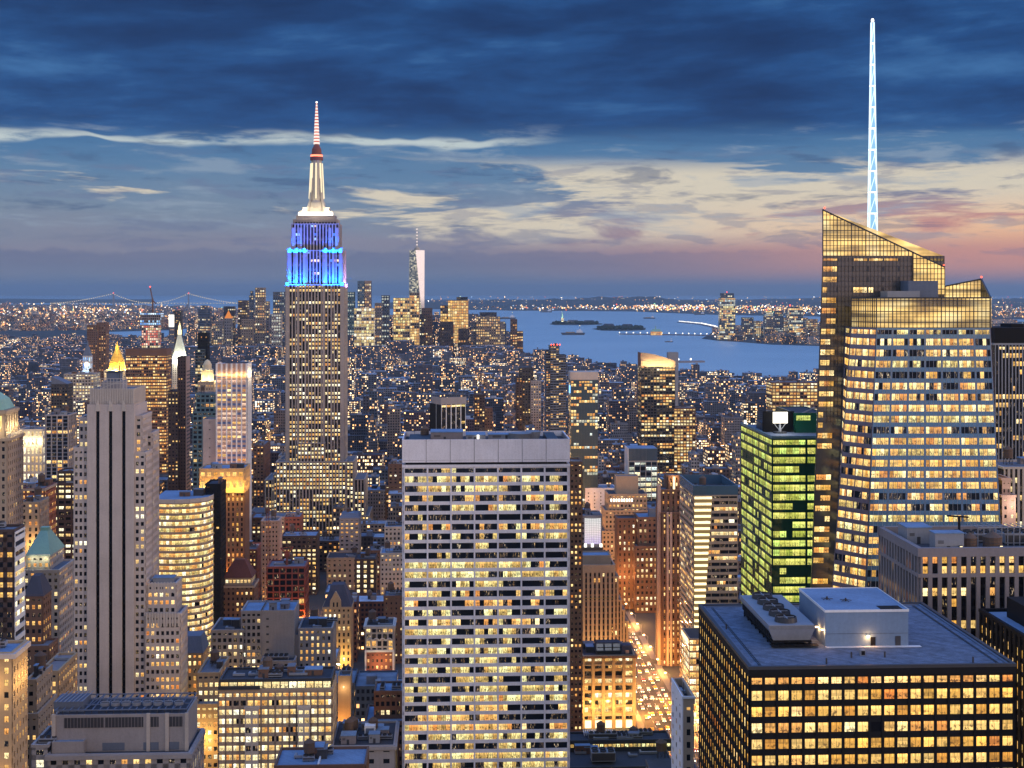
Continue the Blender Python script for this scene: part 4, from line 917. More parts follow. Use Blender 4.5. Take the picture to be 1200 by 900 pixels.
# ================================================================ the tall limestone skyscraper with the blue crown
def esb():
    b = Bld('skyscraper', 'tallest stone skyscraper with blue floodlit upper storeys, white lit mast and red antenna', 'skyscraper', 335, 1374, vis=592)
    b.nind = 100
    st = ST('esb_stone', bay=3.15, floor=4.0, wf=.56, hf=.58, pd=.7, bd=.12, lit=.62, mats=['lit_warm', 'lit_pale', 'lit_pale'], band='metal_black', dark='glass_black'); stb = dict(st, lit=.12, mats=['lit_warm', 'lit_blue'])
    fin = lambda *a, **k: b.mass(*a, **k)
    m = fin(335, 403, 333, 42, st, parapet=.8)                                   # shaft
    t1 = fin(337, 401.5, 293, 38, stb, ly=2, z0=m['z'], parapet=.8)               # blue tier one
    t2 = fin(342, 397, 262, 32, stb, ly=5, z0=t1['z'], parapet=.8)                # blue tier two
    # wide stone piers with a recessed centre
    for (a, c, z0, z1, y) in ((335, 339, 0, m['zt']+2, 0), (357, 359, 0, m['zt'], 0), (378, 380, 0, m['zt'], 0), (399, 403.4, 0, m['zt']+2, 0), (348, 349.5, 0, m['zt'], 0), (388, 389.5, 0, m['zt'], 0)):
        b.wall.box(b.lx(a, y), b.lx(c, y), y-1.5, y, z0, z1, 'esb_stone')
    for (a, c) in ((337, 341), (346, 349), (355, 358.5), (380, 383.5), (389, 392), (397.5, 401.5)):
        b.wall.box(b.lx(a, 2), b.lx(c, 2), .9, 2, m['z'], t1['zt']+2, 'esb_stone')
    for (a, c) in ((342, 346), (351, 354), (385, 388), (393, 397)):
        b.wall.box(b.lx(a, 5), b.lx(c, 5), 3.9, 5, t1['z'], t2['zt']-4, 'esb_stone')
    # floodlights on the ledges
    blue = (.02, .16, 1.0); cyan = (.0, .105, 1.0)
    W = m['x1']-m['x0']; cx = (m['x0']+m['x1'])/2
    for s, w_ in ((-1, 1), (1, 1)):
        x = cx+s*W*.33
        alight((x, -5.0, m['z']-2), W*.34, 1.5, 130000, cyan, (math.radians(180+14), 0, 0), b.root)
        alight((cx+s*W*.30, .2, t1['z']-1.5), W*.30, 1.2, 100000, cyan, (math.radians(180+14), 0, 0), b.root)
    alight((cx, -5.5, m['z']-2), W*.25, 1.5, 9000, blue, (math.radians(180+12), 0, 0), b.root)
    alight((m['x1']+5.5, 20, m['z']-2), 1.5, 36, 40000, (.5, .3, .8), (math.radians(180), math.radians(-14), 0), b.root)
    # observation level and mast
    zd = t2['z']
    mb = MB(); mb.box(cx-22, cx+22, 6, 32, zd, zd+5, 'esb_stone'); mb.box(cx-21, cx+21, 5.5, 6, zd+1, zd+2.5, 'metal_black')
    for k in range(15): mb.box(cx-20.5+k*2.9, cx-19.7+k*2.9, 5.0, 5.5, zd, zd+5.5, 'esb_stone')
    mb.box(cx-19, cx+19, 8, 30, zd+5, zd+9, 'concrete'); b.part(mb, 'observation_deck')
    mb = MB(); mb.box(cx-17, cx+17, 7.7, 8, zd+9, zd+12, 'glow_white'); mb.box(cx-16, cx+16, 9, 28, zd+9, zd+13.4, 'stone_pale'); mb.box(cx-13, cx+13, 10, 26, zd+13.4, zd+17, 'stone_pale')
    mb.lathe(cx, 18, [(9.2, zd+17), (8.4, zd+22), (7.0, zd+24), (6.4, zd+35), (5.2, zd+62), (5.2, zd+64), (4.4, zd+64)], 'mast_metal', 16, math.pi/16)
    for k in range(4):
        a = math.pi/4+k*math.pi/2
        for (r0, r1, zz) in ((13, 9, 24), (10, 7.5, 34), (8.5, 6.6, 46)): mb.bar((cx+(r0-1.5)*math.cos(a), 18+(r0-1.5)*math.sin(a), zd+13), (cx+r1*math.cos(a)*.8, 18+r1*math.sin(a)*.8, zd+zz), 2.6, 'mast_metal')
    mast = b.part(mb, 'mast')
    mb = MB()
    for k in range(8):
        a = -math.pi/2+k*math.pi/4; r_ = 6.6
        p = lambda rr, z_: (cx+rr*math.cos(a), 18+rr*math.sin(a), z_)
        mb.bar(p(7.2, zd+26), p(5.45, zd+61), 1.3, 'glow_mast')
    mb.build('mast_window', mast, kind='stuff')
    mb = MB(); mb.lathe(cx, 18, [(6.4, zd+64), (6.4, zd+67), (5.8, zd+67), (5.8, zd+70), (5.0, zd+70), (4.6, zd+75), (2.6, zd+79), (1.5, zd+81)], 'steel_red', 20)
    mb.lathe(cx, 18, [(5.9, zd+67.6), (5.95, zd+69.4)], 'glow_hotred', 20); b.part(mb, 'mast_cap')
    za, zb = zd+80, b.z(121, 18)
    mb = MB(); zc = za; h = zb-za; n = 13
    for k in range(n):
        q = k/n; r0 = 2.6*(1-q)**.75+.5; z0 = za+h*q
        mb.lathe(cx, 18, [(r0, z0), (r0*.97, z0+h/n*.62)], 'glow_pinkwhite', 8); mb.lathe(cx, 18, [(r0*.85, z0+h/n*.62), (r0*.85, z0+h/n)], 'steel_red_glow', 8)
    mb.lathe(cx, 18, [(0, zb), (.9, zb+.8), (.9, zb+1.6), (0, zb+2.2)], 'glow_white', 8); b.part(mb, 'antenna')
    for k in range(4):
        a = math.pi/4+k*math.pi/2-math.pi/2*0
        plight(cx+17*math.cos(a), 18+17*math.sin(a), zd+15, 5000, (1, .80, .48), .8, parent=b.root)
    plight(cx, 2, zd+13, 4000, (1, .84, .55), .8, parent=b.root)
    # shoulders and base
    sb = dict(st, lit=.72)
    fin(325, 414, 541, 50, sb, ly=-6, parapet=.8); 
    fin(321, 357, 596, 40, sb, ly=-9, zz=b.z(541, -9)-12, parapet=.8)
    fin(324, 405, 541, 20, sb, ly=-12, parapet=.8); fin(349, 380, 519, 20, sb, ly=-8, parapet=.8)
    fin(311, 427, 562, 52, sb, ly=-2, parapet=.8); fin(289, 432, 605, 60, sb, ly=-4, parapet=.8)
    for px in (367, 368.5): pass
    # arched heads over the centre bays
    mb = MB()
    for k in range(5): mb.lathe(b.lx(361+k*4, -9), -9.6, [(0, b.z(520, -9)), (1.0, b.z(520, -9)+.1)], 'esb_stone', 8)
    b.part(mb, 'frieze')
    b.done(4)
wallmat('mast_metal', (.45, .42, .36), .5); glowmat('glow_mast', (1, .85, .55), 1.3); glowmat('glow_pinkwhite', (1, .82, .74), 1.2); glowmat('steel_red_glow', (.9, .16, .10), .8); glowmat('glow_hotred', (1, .22, .12), 3)
esb()

# ================================================================ generic builder for the other landmarks
def H(name, label, cat, pl, pr, py, D, L, st, **k):
    rot = k.pop('rot', TH); vis = k.pop('vis', 900); clut = k.pop('clut', 3); tank = k.pop('tank', True); nind = k.pop('nind', None)
    b = Bld(name, label, cat, pl, D, rot, vis=vis, nind=nind)
    m = b.mass(pl, pr, py, L, st, **k)
    b.m = m
    if clut: b.clutter(m, clut, tank)
    return b
def hiproof(b, m, zt, mat, inx=.3, iny=.3, ov=.6, nm='mansard_roof', top=None):
    mb = MB(); W = m['x1']-m['x0']; mb.frustum(m['x0']-ov, m['x1']+ov, m['y0']-ov, m['y1']+ov, m['z']+.4, W*inx, zt, mat, (m['y1']-m['y0'])*iny); b.part(mb, nm)

OFF = ['lit_warm', 'lit_pale', 'lit_office']
# left edge
b = H('stone_tower', 'ornate tan stone tower with a curved green copper roof at the left edge', 'tower', -55, 8, 513, 700, 26, ST('stone_tan', wf=.42, hf=.55, lit=.12, cornice=.7), clut=0, roof='roof_dark')
m2 = b.mass(-55, 4.5, 482, 21, ST('stone_tan', wf=.34, hf=.72, floor=11, bay=4, lit=.1, cornice=.7), ly=2, z0=b.m['z'], xx=(b.m['x0'], b.m['x1']-1.6), zz=b.z(481, 2))
mb = MB(); x0, x1 = m2['x0']+1, m2['x1']-1; zs = [m2['zt'], m2['zt']+5, m2['zt']+8, m2['zt']+9.5]; ins = [0, 2.2, 5.5, 9]
for (za, ia), (zb, ib) in zip(zip(zs, ins), zip(zs[1:], ins[1:])): mb.hexa([(x0+ia, 3+ia, za), (x1-ia, 3+ia, za), (x1-ia, 22-ia, za), (x0+ia, 22-ia, za), (x0+ib, 3+ib, zb), (x1-ib, 3+ib, zb), (x1-ib, 22-ib, zb), (x0+ib, 22-ib, zb)], 'copper_green')
b.part(mb, 'copper_roof')
for y in (5, 10, 15, 20): plight(m2['x1']+3, y, m2['z']-8, 1400, (1, .78, .4), .5, parent=b.root)
plight(m2['x1']-4, -2, m2['z']-8, 1600, (1, .78, .4), .5, parent=b.root)
for i in range(8): b.wall.box(b.m['x1']+.2, b.m['x1']+.9, 1+i*3, 2+i*3, b.m['zt'], b.m['zt']+1.6, 'stone_pale')
b.done()
b = H('office_tower', 'dark brown tower whose right side has slanted white bands, at the left edge', 'office tower', -70, 17, 621, 520, 12, ST('brick_dark', bay=3.3, wf=.55, hf=.5, pd=.1, bd=.1, lit=.3, mats=['lit_gold', 'lit_warm']), clut=2, tank=False, faces='f')
x1, zt = b.m['x1'], b.m['z']
b.facade((x1, 0, 0), (x1, 12, 0), (x1, 12, zt), (x1, 0, zt), 1, round(zt/3.7), ST('paint_white', wf=.94, hf=.52, pd=.25, bd=.4, lit=.5, mats=['lit_pale'], sub=4), 1)
b.done()
b = H('stone_building', 'pale stepped stone building with a pyramidal pale green copper roof', 'building', 31, 58, 650, 760, 28, ST('stone_pale', wf=.5, hf=.55, lit=.35), clut=0)
m2 = b.mass(31, 69, 668, 30, ST('stone_pale', wf=.5, hf=.55, lit=.35, mats=['lit_amber', 'lit_warm']), ly=-4, faces='fr', xx=(b.m['x0']-.3, b.lx(69, -4))); hiproof(b, b.m, b.z(622, 12), 'copper_green', .38, .4)
mb = MB(); mb.box((b.m['x0']+b.m['x1'])/2-2.2, (b.m['x0']+b.m['x1'])/2+2.2, 12, 16, b.z(622, 12), b.z(618, 12), 'copper_green'); b.part(mb, 'roof_cap')
b.wall.box(b.m['x0']+2, b.m['x1']-2, -.9, -.3, b.z(668, 0), b.z(664, 0), 'stone_pale')
for x in (4, 10): plight(b.m['x0']+x, -3, b.m['z']-1, 500, (.95, .95, .6), .4, parent=b.root)
b.done()
b = H('brick_building', 'narrow brown brick building with a dark slate hip roof below the green roofed one', 'building', 29, 50, 697, 640, 13, ST('brick_brown', wf=.5, hf=.5, lit=.35, mats=['lit_amber', 'lit_warm']), clut=0); hiproof(b, b.m, b.z(674, 5), 'roof_slate', .36, .3)
b.mass(29, 57, 757, 14, ST('brick_brown', wf=.5, hf=.5, lit=.3, mats=['lit_amber', 'lit_warm']), ly=-7); b.done()
b = H('stone_building', 'cream stone corner building glowing yellow under its cornice, bottom left', 'building', -60, 14, 765, 430, 15, ST('stone_warm', wf=.42, hf=.5, lit=.4, mats=['lit_warm', 'lit_amber'], cornice=1.0, cormat='limestone'), clut=3, tank=False, roof='roof_blue')
for y in (2, 7, 12): plight(b.m['x1']+4, y, b.m['z']-9, 1200, (1, .62, .2), .4, parent=b.root)
for x in (-5, -12): plight(b.m['x1']+x, -5, b.m['z']-9, 1300, (1, .62, .2), .4, parent=b.root)
plight(b.m['x1']-4, -6, b.m['z']-40, 2600, (1, .58, .18), .6, parent=b.root); b.done()
b = H('brick_building', 'small tan brick block with dark roof tanks beside the cream corner building', 'building', 31, 42, 796, 545, 22, ST('stone_tan', wf=.45, hf=.45, lit=.25, mats=['lit_amber']), clut=3); b.mass(29, 44, 836, 26, ST('stone_tan', wf=.45, hf=.45, lit=.25, mats=['lit_amber']), ly=-3); b.done()
b = H('brick_building', 'warm brown brick building with a pale lit flat roof near the lower left', 'building', 46, 68, 786, 600, 30, ST('stone_warm', wf=.5, hf=.5, lit=.35, mats=['lit_amber', 'lit_warm']), clut=1, tank=False, roof='concrete'); plight(b.m['x0']+6, -8, 60, 9000, (1, .5, .16), 1, parent=b.root); plight(b.m['x1']+6, 10, 60, 9000, (1, .5, .16), 1, parent=b.root); b.done()  # bare lamps stand in for street glow on the walls
b = H('brick_building', 'red brick building with a row of big lit top windows, far left', 'building', 25, 52, 572, 900, 26, ST('brick_red', wf=.55, hf=.55, lit=.75, mats=['lit_warm', 'lit_amber'], cornice=.6, cormat='stone_tan'), vis=640, clut=3); plight(b.m['x1']+8, 10, 60, 20000, (1, .4, .12), 1, parent=b.root); b.done()  # the lamp is stand-in street glow, no fixture
b = H('stone_building', 'grey brown stone block lit orange on its lower floors, far left', 'building', 25, 46, 588, 850, 20, ST('stone_tan', wf=.4, hf=.6, lit=.25, mats=['lit_amber']), vis=650, clut=3); plight(b.m['x0']+8, -6, b.z(640), 9000, (1, .55, .15), 1, parent=b.root); b.done()
b = H('office_building', 'dark office block with wide bright white windows left of the striped tower', 'office block', 60, 92, 566, 950, 26, ST('brick_dark', bay=4.4, wf=.72, hf=.5, lit=.6, mats=['lit_pale']), vis=655, clut=2); b.mass(68, 92, 552, 18, ST('brick_dark', bay=4.4, wf=.72, hf=.5, lit=.6, mats=['lit_pale']), ly=6); b.done()
b = H('apartment_tower', 'dark blue glass apartment tower with pale vertical ribs, left of the striped tower', 'tower', 54, 80, 486, 1250, 26, ST('stone_grey', bay=5.5, floor=3.3, wf=.8, hf=.72, pd=.8, bd=.2, lit=.16, mats=['lit_warm', 'lit_amber'], band='slate_blue'), clut=3, vis=690, roof='roof_dark'); b.done()
b = H('stone_building', 'low pale building with a brightly lit colonnade on its top floor, far left', 'building', 22, 50, 503, 1500, 30, ST('stone_pale', bay=4, floor=9, wf=.5, hf=.7, lit=1, mats=['lit_pale']), clut=1, vis=530); 
for x in (6, 14, 22): plight(b.m['x0']+x, -4, b.m['z']-12, 5000, (1, .8, .4), .6, parent=b.root)
b.done()
b = H('apartment_tower', 'dark tower with a slanting roof line beyond the ribbed blue tower', 'tower', 60, 79, 450, 1700, 24, ST('metal_dark', wf=.6, hf=.5, lit=.12), clut=0, vis=486)
mb = MB(); m = b.m; mb.hexa([(m['x0'], 0, m['zt']), (m['x1'], 0, m['zt']), (m['x1'], 24, m['zt']), (m['x0'], 24, m['zt']), (m['x0'], 0, m['zt']+9), (m['x1'], 0, m['zt']+.1), (m['x1'], 24, m['zt']+.1), (m['x0'], 24, m['zt']+9)], 'slate_blue'); b.part(mb, 'slanted_top'); b.done()
b = H('office_building', 'wide grey building with white lit windows in front of the clock tower', 'office block', 75, 110, 438, 2300, 40, ST('stone_grey', bay=5, floor=5, wf=.6, hf=.5, lit=.55, mats=['lit_pale']), clut=2, vis=470); b.done()
# clock tower
b = Bld('clock_tower', 'pale clock tower with a blue white lit belfry and pointed top in the distance', 'clock tower', 96, 2700, vis=450)
m = b.mass(96, 107, 434, 18, ST('stone_pale', wf=.4, hf=.4, lit=.15)); m2 = b.mass(97, 106, 417, 15, ST('stone_pale', floor=14, bay=4, wf=.5, hf=.7, lit=1, mats=['lit_blue']), ly=2, z0=m['z'])
mb = MB(); mb.frustum(m2['x0'], m2['x1'], 2, 17, m2['zt'], 5, b.z(406), 'slate_blue', 5); mb.lathe((m2['x0']+m2['x1'])/2, 9.5, [(2.4, b.z(406)), (1.5, b.z(402)), (0, b.z(398))], 'slate_blue', 8); b.part(mb, 'pointed_roof')
mb = MB(); xc = (m['x0']+m['x1'])/2
for k in range(20): a0, a1 = k*.314, (k+1)*.314; mb.face([(xc, -.8, b.z(427)), (xc+4.2*math.cos(a0), -.8, b.z(427)+4.2*math.sin(a0)), (xc+4.2*math.cos(a1), -.8, b.z(427)+4.2*math.sin(a1))], 'glow_white')
mb.box(xc-.25, xc+.25, -.95, -.85, b.z(427), b.z(427)+3.4, 'metal_black'); mb.box(xc, xc+2.4, -.95, -.86, b.z(427)-.25, b.z(427)+.25, 'metal_black'); b.part(mb, 'clock_face')
plight(xc, -8, b.z(434), 12000, (.35, .6, 1), 1, parent=b.root); b.done()
# brown pair, gold pyramid, striped dark tower etc.
b = H('apartment_tower', 'pair of joined brown brick apartment slabs standing in the distance on the left', 'tower', 102, 114, 381, 3200, 30, ST('brick_brown', bay=5, floor=5, wf=.4, hf=.5, lit=.2, mats=['lit_amber']), clut=0, vis=410); b.mass(113, 124, 378, 30, ST('brick_brown', bay=5, floor=5, wf=.4, hf=.5, lit=.2, mats=['lit_amber']), ly=8); b.done()
b = H('stone_tower', 'stone tower topped by a glowing gold pyramid roof', 'tower', 122, 147, 434, 2150, 32, ST('stone_pale', wf=.5, hf=.5, lit=.4), clut=0, vis=440)
m = b.m; xc, yc = (m['x0']+m['x1'])/2, 16; mb = MB(); r0 = 13.0
mb.lathe(xc, yc, [(r0, m['zt']), (r0*.86, b.z(424, 16)), (3.2, b.z(409, 16)), (3.2, b.z(406, 16)), (1.2, b.z(404, 16)), (0, b.z(399, 16))], 'gold_glow', 8, math.pi/8); b.part(mb, 'gold_pyramid')
for k in range(8): a = k*math.pi/4; plight(xc+19*math.cos(a), yc+19*math.sin(a), m['zt']+1, 34000, (1, .70, .2), .8, parent=b.root)
plight(xc, yc-10, b.z(404, 16), 9000, (1, .8, .4), .8, parent=b.root); b.done()
b = H('office_tower', 'dark glass slab with rows of orange windows beside the gold pyramid', 'office tower', 147.5, 195, 409, 2000, 34, ST('brick_brown', bay=3.2, floor=4.4, wf=.8, hf=.5, pd=.3, bd=.5, lit=.62, mats=['lit_amber', 'lit_amber', 'lit_warm'], sub=1), clut=0, vis=560, top=8, roof='roof_dark'); b.done()
b = H('brick_tower', 'very slim dark maroon tower with a pale right edge in front of the white spire', 'tower', 197, 209, 458, 1500, 26, ST('brick_dark', wf=.45, hf=.4, lit=.12, pd=.2, bd=.15), clut=0, vis=585, faces='fr', roof='roof_dark')
m2 = b.mass(208.5, 217.5, 418, 20, ST('brick_dark', wf=.4, hf=.4, lit=.06, pd=.2, bd=.15, mats=['lit_amber']), ly=4, faces='f'); b.wall.box(m2['x1']+.25, m2['x1']+1.0, 4, 24, 0, m2['zt'], 'pink_stone')
for k in range(44): b.wall.box(m2['x1']+1.0, m2['x1']+1.15, 5, 23, k*4+1, k*4+2.6, 'metal_dark')
b.wall.box(m2['x0']-.6, m2['x0']-.2, 3.6, 24, b.m['zt'], m2['zt'], 'brick_brown'); b.done()
# white spire tower
b = H('stone_tower', 'white stone tower with a brightly lit steep pyramid top and golden lantern', 'tower', 202, 216, 425, 2350, 22, ST('stone_pale', wf=.4, hf=.45, lit=.15), clut=0, vis=460)
m = b.m; xc, yc = (m['x0']+m['x1'])/2, 11; mb = MB(); mb.box(m['x0'], m['x1'], 0, 22, m['zt'], b.z(419), 'paint_white'); mb.frustum(m['x0'], m['x1'], 0, 22, b.z(419), 7.4, b.z(392, 11), 'spire_white', 8.4)
for k in range(5): mb.box(m['x0']+2+k*3.6, m['x0']+3+k*3.6, -.4, 0, m['zt'], b.z(420), 'metal_dark')
b.part(mb, 'pyramid_roof'); mb = MB(); mb.lathe(xc, yc, [(3.4, b.z(392, 11)), (3.4, b.z(387, 11)), (2.4, b.z(386, 11)), (2.0, b.z(382, 11)), (.6, b.z(380, 11)), (0, b.z(376, 11))], 'glow_hot', 8); b.part(mb, 'lantern')
for k in range(4): a = -math.pi/2+k*math.pi/2; plight(xc+20*math.cos(a), yc+20*math.sin(a), b.z(421), 40000, (.95, 1, .78), .8, parent=b.root)
b.done()
b = H('office_tower', 'narrow dark tower top with a square white sign light behind the white spire', 'tower', 198, 204, 367, 3300, 22, ST('slate_blue', wf=.5, hf=.5, lit=.2), clut=0, vis=400); b.mass(203, 212, 364, 22, ST('metal_dark', wf=.5, hf=.5, lit=.1), ly=5); mb = MB(); mb.box(b.m['x0'], b.m['x1'], -1, -.7, b.z(383), b.z(369), 'glow_white'); b.part(mb, 'lit_sign'); b.done()
# construction tower with crane
b = Bld('construction_tower', 'unfinished tower with red and white work lights and a crane on top', 'tower', 165, 2900, vis=405)
stc = ST('concrete', bay=4, floor=5.2, wf=.7, hf=.7, pd=.2, bd=.5, lit=.8, mats=['lit_red', 'lit_pale'])
winmat('lit_red', [(1, .12, .05), (1, .2, .1), (1, .5, .3), (1, .8, .6)], 1.4, 1)
m = b.mass(166, 185, 381, 30, stc); m2 = b.mass(164, 188, 366, 34, dict(stc, lit=.3, mats=['lit_blue']), ly=-2, z0=m['z'])
mb = MB(); x = (m['x0']+m['x1'])/2+3; mb.bar((x, 14, m2['z']), (x, 14, b.z(350)), 3, 'brick_brown'); mb.bar((x, 14, b.z(352)), (x-5, 14, b.z(337)), 2, 'brick_brown'); mb.bar((x, 14, b.z(352)), (x+7, 14, b.z(356)), 2, 'brick_brown'); b.part(mb, 'tower_crane')
mb = MB(); mb.lathe(x-5, 14, [(0, b.z(337)), (1.6, b.z(336)), (0, b.z(335))], 'glow_red', 6); b.part(mb, 'warning_light'); b.done()
# lit cupola, glass tower, teal tower
b = H('stone_tower', 'small stone tower crowned by a glowing cream cupola left of the white topped tower', 'tower', 232, 250, 447, 1700, 24, ST('stone_tan', wf=.4, hf=.4, lit=.2), clut=0, vis=462)
m = b.m; xc = (m['x0']+m['x1'])/2; mb = MB(); mb.lathe(xc, 12, [(7.4, m['zt']), (7.4, b.z(434, 12)), (8.2, b.z(433, 12)), (5.2, b.z(432, 12)), (5.2, b.z(427, 12)), (3, b.z(423, 12)), (0, b.z(421, 12))], 'cupola_lit', 8, math.pi/8); b.part(mb, 'cupola')
for k in range(6): a = k*math.pi/3; plight(xc+13*math.cos(a), 12+13*math.sin(a), m['zt']+2, 9000, (1, .78, .35), .6, parent=b.root)
b.done()

b = H('office_tower', 'glass tower with pale green lit floors and a taller black right half', 'office tower', 229, 240, 409, 2200, 26, ST('glass_steel', floor=5, bay=4, wf=.9, hf=.6, lit=.5, mats=['lit_pale']), clut=0, vis=430); b.mass(232, 243, 390, 20, ST('metal_black', floor=5, bay=4, wf=.4, hf=.4, lit=.05), ly=5); b.done()
b = H('office_tower', 'teal glass tower with stepped sides in front of the cream cupola', 'office tower', 230, 251, 461, 1480, 24, ST('teal_panel', bay=5, floor=5, wf=.7, hf=.6, lit=.12), clut=2, vis=520); b.mass(226, 254, 482, 28, ST('teal_panel', bay=5, floor=5, wf=.7, hf=.6, lit=.12), ly=-3); b.done()
# white topped pink tower and its grey wing
b = Bld('office_tower', 'pinkish white pier tower with five glowing bays in its crown', 'office tower', 254, 1250, vis=545)
b.nind = 40
st = ST('paint_white', bay=5, floor=4.1, wf=.72, hf=.5, pd=.9, bd=.25, lit=.62, mats=['lit_pinkish', 'lit_warm'], cols=6, band='pink_stone', dark='win_bluish')
winmat('lit_pinkish', [(1, .55, .4), (1, .62, .38), (1, .72, .5), (1, .5, .3)], 1.1, 3)
glassmat('win_bluish', (.12, .20, .42), .3, .2)
m = b.mass(254, 289, 440, 26, st, parapet=.01, roof='roof_dark'); zt = b.z(426)
b.wall.box(m['x1'], m['x1']+.9, 0, 26, 0, m['z'], 'paint_white'); 
for k in range(6+1): x = m['x0']+(m['x1']-m['x0'])*k/6; b.wall.box(x-.8, x+.8, -.9, 0, m['z'], zt, 'paint_white')
b.wall.box(m['x0'], m['x1'], .2, 1, m['z'], zt, 'pink_stone'); b.wall.box(m['x1'], m['x1']+.9, 0, 26, m['z'], zt, 'paint_white'); b.wall.box(m['x0']-.9, m['x0'], 0, 26, m['z'], zt, 'paint_white')
for k in range(6): x = m['x0']+(m['x1']-m['x0'])*(k+.5)/6; plight(x, -1.6, m['z']+.5, 900, (1, .58, .2), .4, parent=b.root)
for k in range(3): plight(m['x1']+4, 4+k*9, m['z']+.5, 2600, (1, .72, .36), .4, parent=b.root)
mw = b.mass(238, 253.5, 491, 22, ST('stone_grey', bay=30, floor=8, wf=.1, hf=.1, lit=0), ly=3)
plight((m['x0']+m['x1'])/2, -45, 60, 90000, (1, .45, .3), 2, parent=b.root)  # bare lamp out in front, standing in for glow from the street
b.clutter(dict(m, z=m['z']+2), 3, False); b.done()
# gold crowned block
b = Bld('office_tower', 'dark block whose top two storeys glow gold, with orange lit piers below', 'office tower', 234, 1080, vis=690)
st = ST('brick_brown', bay=3.5, floor=3.9, wf=.42, hf=.6, pd=.6, bd=.2, lit=.55, mats=['lit_amber', 'lit_gold'], cornice=0)
m = b.mass(240, 286, 577, 26, st, parapet=.3, faces='fr'); m2 = b.mass(234, 286, 549, 30, ST('stone_warm', bay=4.6, floor=8, wf=.6, hf=.55, pd=.5, bd=.3, lit=1, mats=['lit_gold']), ly=-2, z0=m['z'], roof='roof_blue')
for k in range(7): plight(m2['x0']+3+k*5, -7, m2['z']-14, 4200, (1, .52, .08), .5, parent=b.root)
for k in range(3): plight(m2['x1']+5, 2+k*9, m2['z']-14, 2200, (1, .52, .08), .5, parent=b.root)
for k in range(3): plight(m['x0']+16+k*7, -5, 40, 9000, (1, .42, .08), .6, parent=b.root)
b.clutter(m2, 5, False); b.done()
b = H('office_tower', 'black narrow slab standing just in front of the gold crowned block', 'office tower', 241, 258, 567, 985, 24, ST('metal_black', bay=4, wf=.5, hf=.35, lit=.1, mats=['lit_amber']), clut=1, tank=False, roof='roof_dark'); b.done()
# curved bright glass building
b = Bld('glass_building', 'curved glass office building with every floor ablaze in pale yellow', 'office block', 178, 960, vis=745)
st = ST('pink_stone', bay=4, floor=4.3, wf=.985, hf=.60, pd=.06, bd=.6, lit=.97, mats=['lit_pale', 'lit_office', 'lit_warm'], sub=2, band='stone_tan')
pts = [(b.lx(178, 0), 0)]
for px, ly in ((205, -2), (222, 0), (234, 4), (243, 10), (249, 19), (251, 32)): pts.append((b.lx(px, ly), ly))
zt = b.z(586); zc = zt-2
pl_ = pts+[(pts[-1][0]-2, 46), (pts[0][0], 46)]
for i in range(len(pl_)):
    a, c = pl_[i], pl_[(i+1) % len(pl_)]; b.wall.face([(a[0], a[1], 0), (c[0], c[1], 0), (c[0], c[1], zt), (a[0], a[1], zt)], 'stone_grey' if i >= 6 else 'glass_dark')
    if i < 6: b.facade((a[0], a[1], 0), (c[0], c[1], 0), (c[0], c[1], zc), (a[0], a[1], zc), max(1, round(math.dist(a, c)/4)), round(zc/4.3), st, i)
b.roof.face([(x, y, zt+.02) for x, y in pl_], 'roof_blue')
for i in range(6): a, c = V((*pl_[i], zc)), V((*pl_[i+1], zc)); n_ = (c-a).cross(V((0, 0, 1))).normalized(); b.wall.slab([a, c, c+V((0, 0, 2.6)), a+V((0, 0, 2.6))], n_, .5, 'stone_pale')
m = dict(x0=pts[0][0]+4, x1=pts[4][0], y0=8, y1=40, z=zt, zt=zt, L=32); b.clutter(m, 5, False)
for x, y in ((pts[0][0], 0), (pts[-1][0], 46)):
    u, v = uv_of(X(178, 960)+x, 960+y); b.pxr = (min(b.pxr[0], u), max(b.pxr[1], u), min(b.pxr[2], v), max(b.pxr[3], v)) if b.pxr else (u, u, v, v)
b.done()
# centre left cluster
b = H('stone_building', 'brown stone building with a dark red hip roof and white lit dormer windows', 'building', 260, 297, 686, 1000, 24, ST('brick_brown', wf=.42, hf=.5, lit=.2, cornice=.5, cormat='stone_tan', mats=['lit_warm']), vis=745, clut=0)
m2 = b.mass(0, 0, 0, 20, ST('stone_tan', bay=2.6, floor=5, wf=.7, hf=.6, lit=1, mats=['lit_pale']), ly=2, xx=(b.m['x0']+2, b.m['x1']-2), zz=b.z(676, 2), z0=b.m['z']); hiproof(b, m2, b.z(655, 12), 'roof_red', .36, .4, 1.2); b.done()
b = H('brick_building', 'red steel frame building under construction with glowing orange floors and a red crane', 'building site', 313, 357, 664, 1080, 28, ST('steel_red', bay=4.6, floor=4.6, wf=.8, hf=.78, pd=.6, bd=.7, lit=.22, mats=['lit_warm', 'lit_office']), vis=735, clut=3, roof='slate_blue')
m = b.m; mb = MB(); x = m['x0']+14
mb.bar((x, 10, m['z']), (x, 10, m['z']+12), 1.5, 'steel_red'); mb.bar((x, 10, m['z']+9), (x+5, 8, b.z(643)), 1.0, 'steel_red'); mb.bar((x, 10, m['z']+9), (x-5, 12, m['z']+13), 1.0, 'steel_red'); mb.bar((x+5, 8, b.z(643)), (x-5, 12, m['z']+13), .3, 'steel_red'); mb.box(x-2, x+2, 8, 12, m['z']+7, m['z']+9.5, 'steel_red'); b.part(mb, 'crane')
for k in range(4): plight(m['x0']+5+k*8, -5, b.z(724), 7000, (1, .32, .06), .6, parent=b.root)
b.done()
b = H('stone_building', 'yellow lit chateau style stone building with steep blue slate roof and a pointed gable', 'building', 379, 411, 711, 950, 22, ST('stone_warm', bay=2.9, floor=4.2, wf=.42, hf=.58, lit=.45, mats=['lit_pale', 'lit_warm'], cornice=.4), vis=772, clut=0)
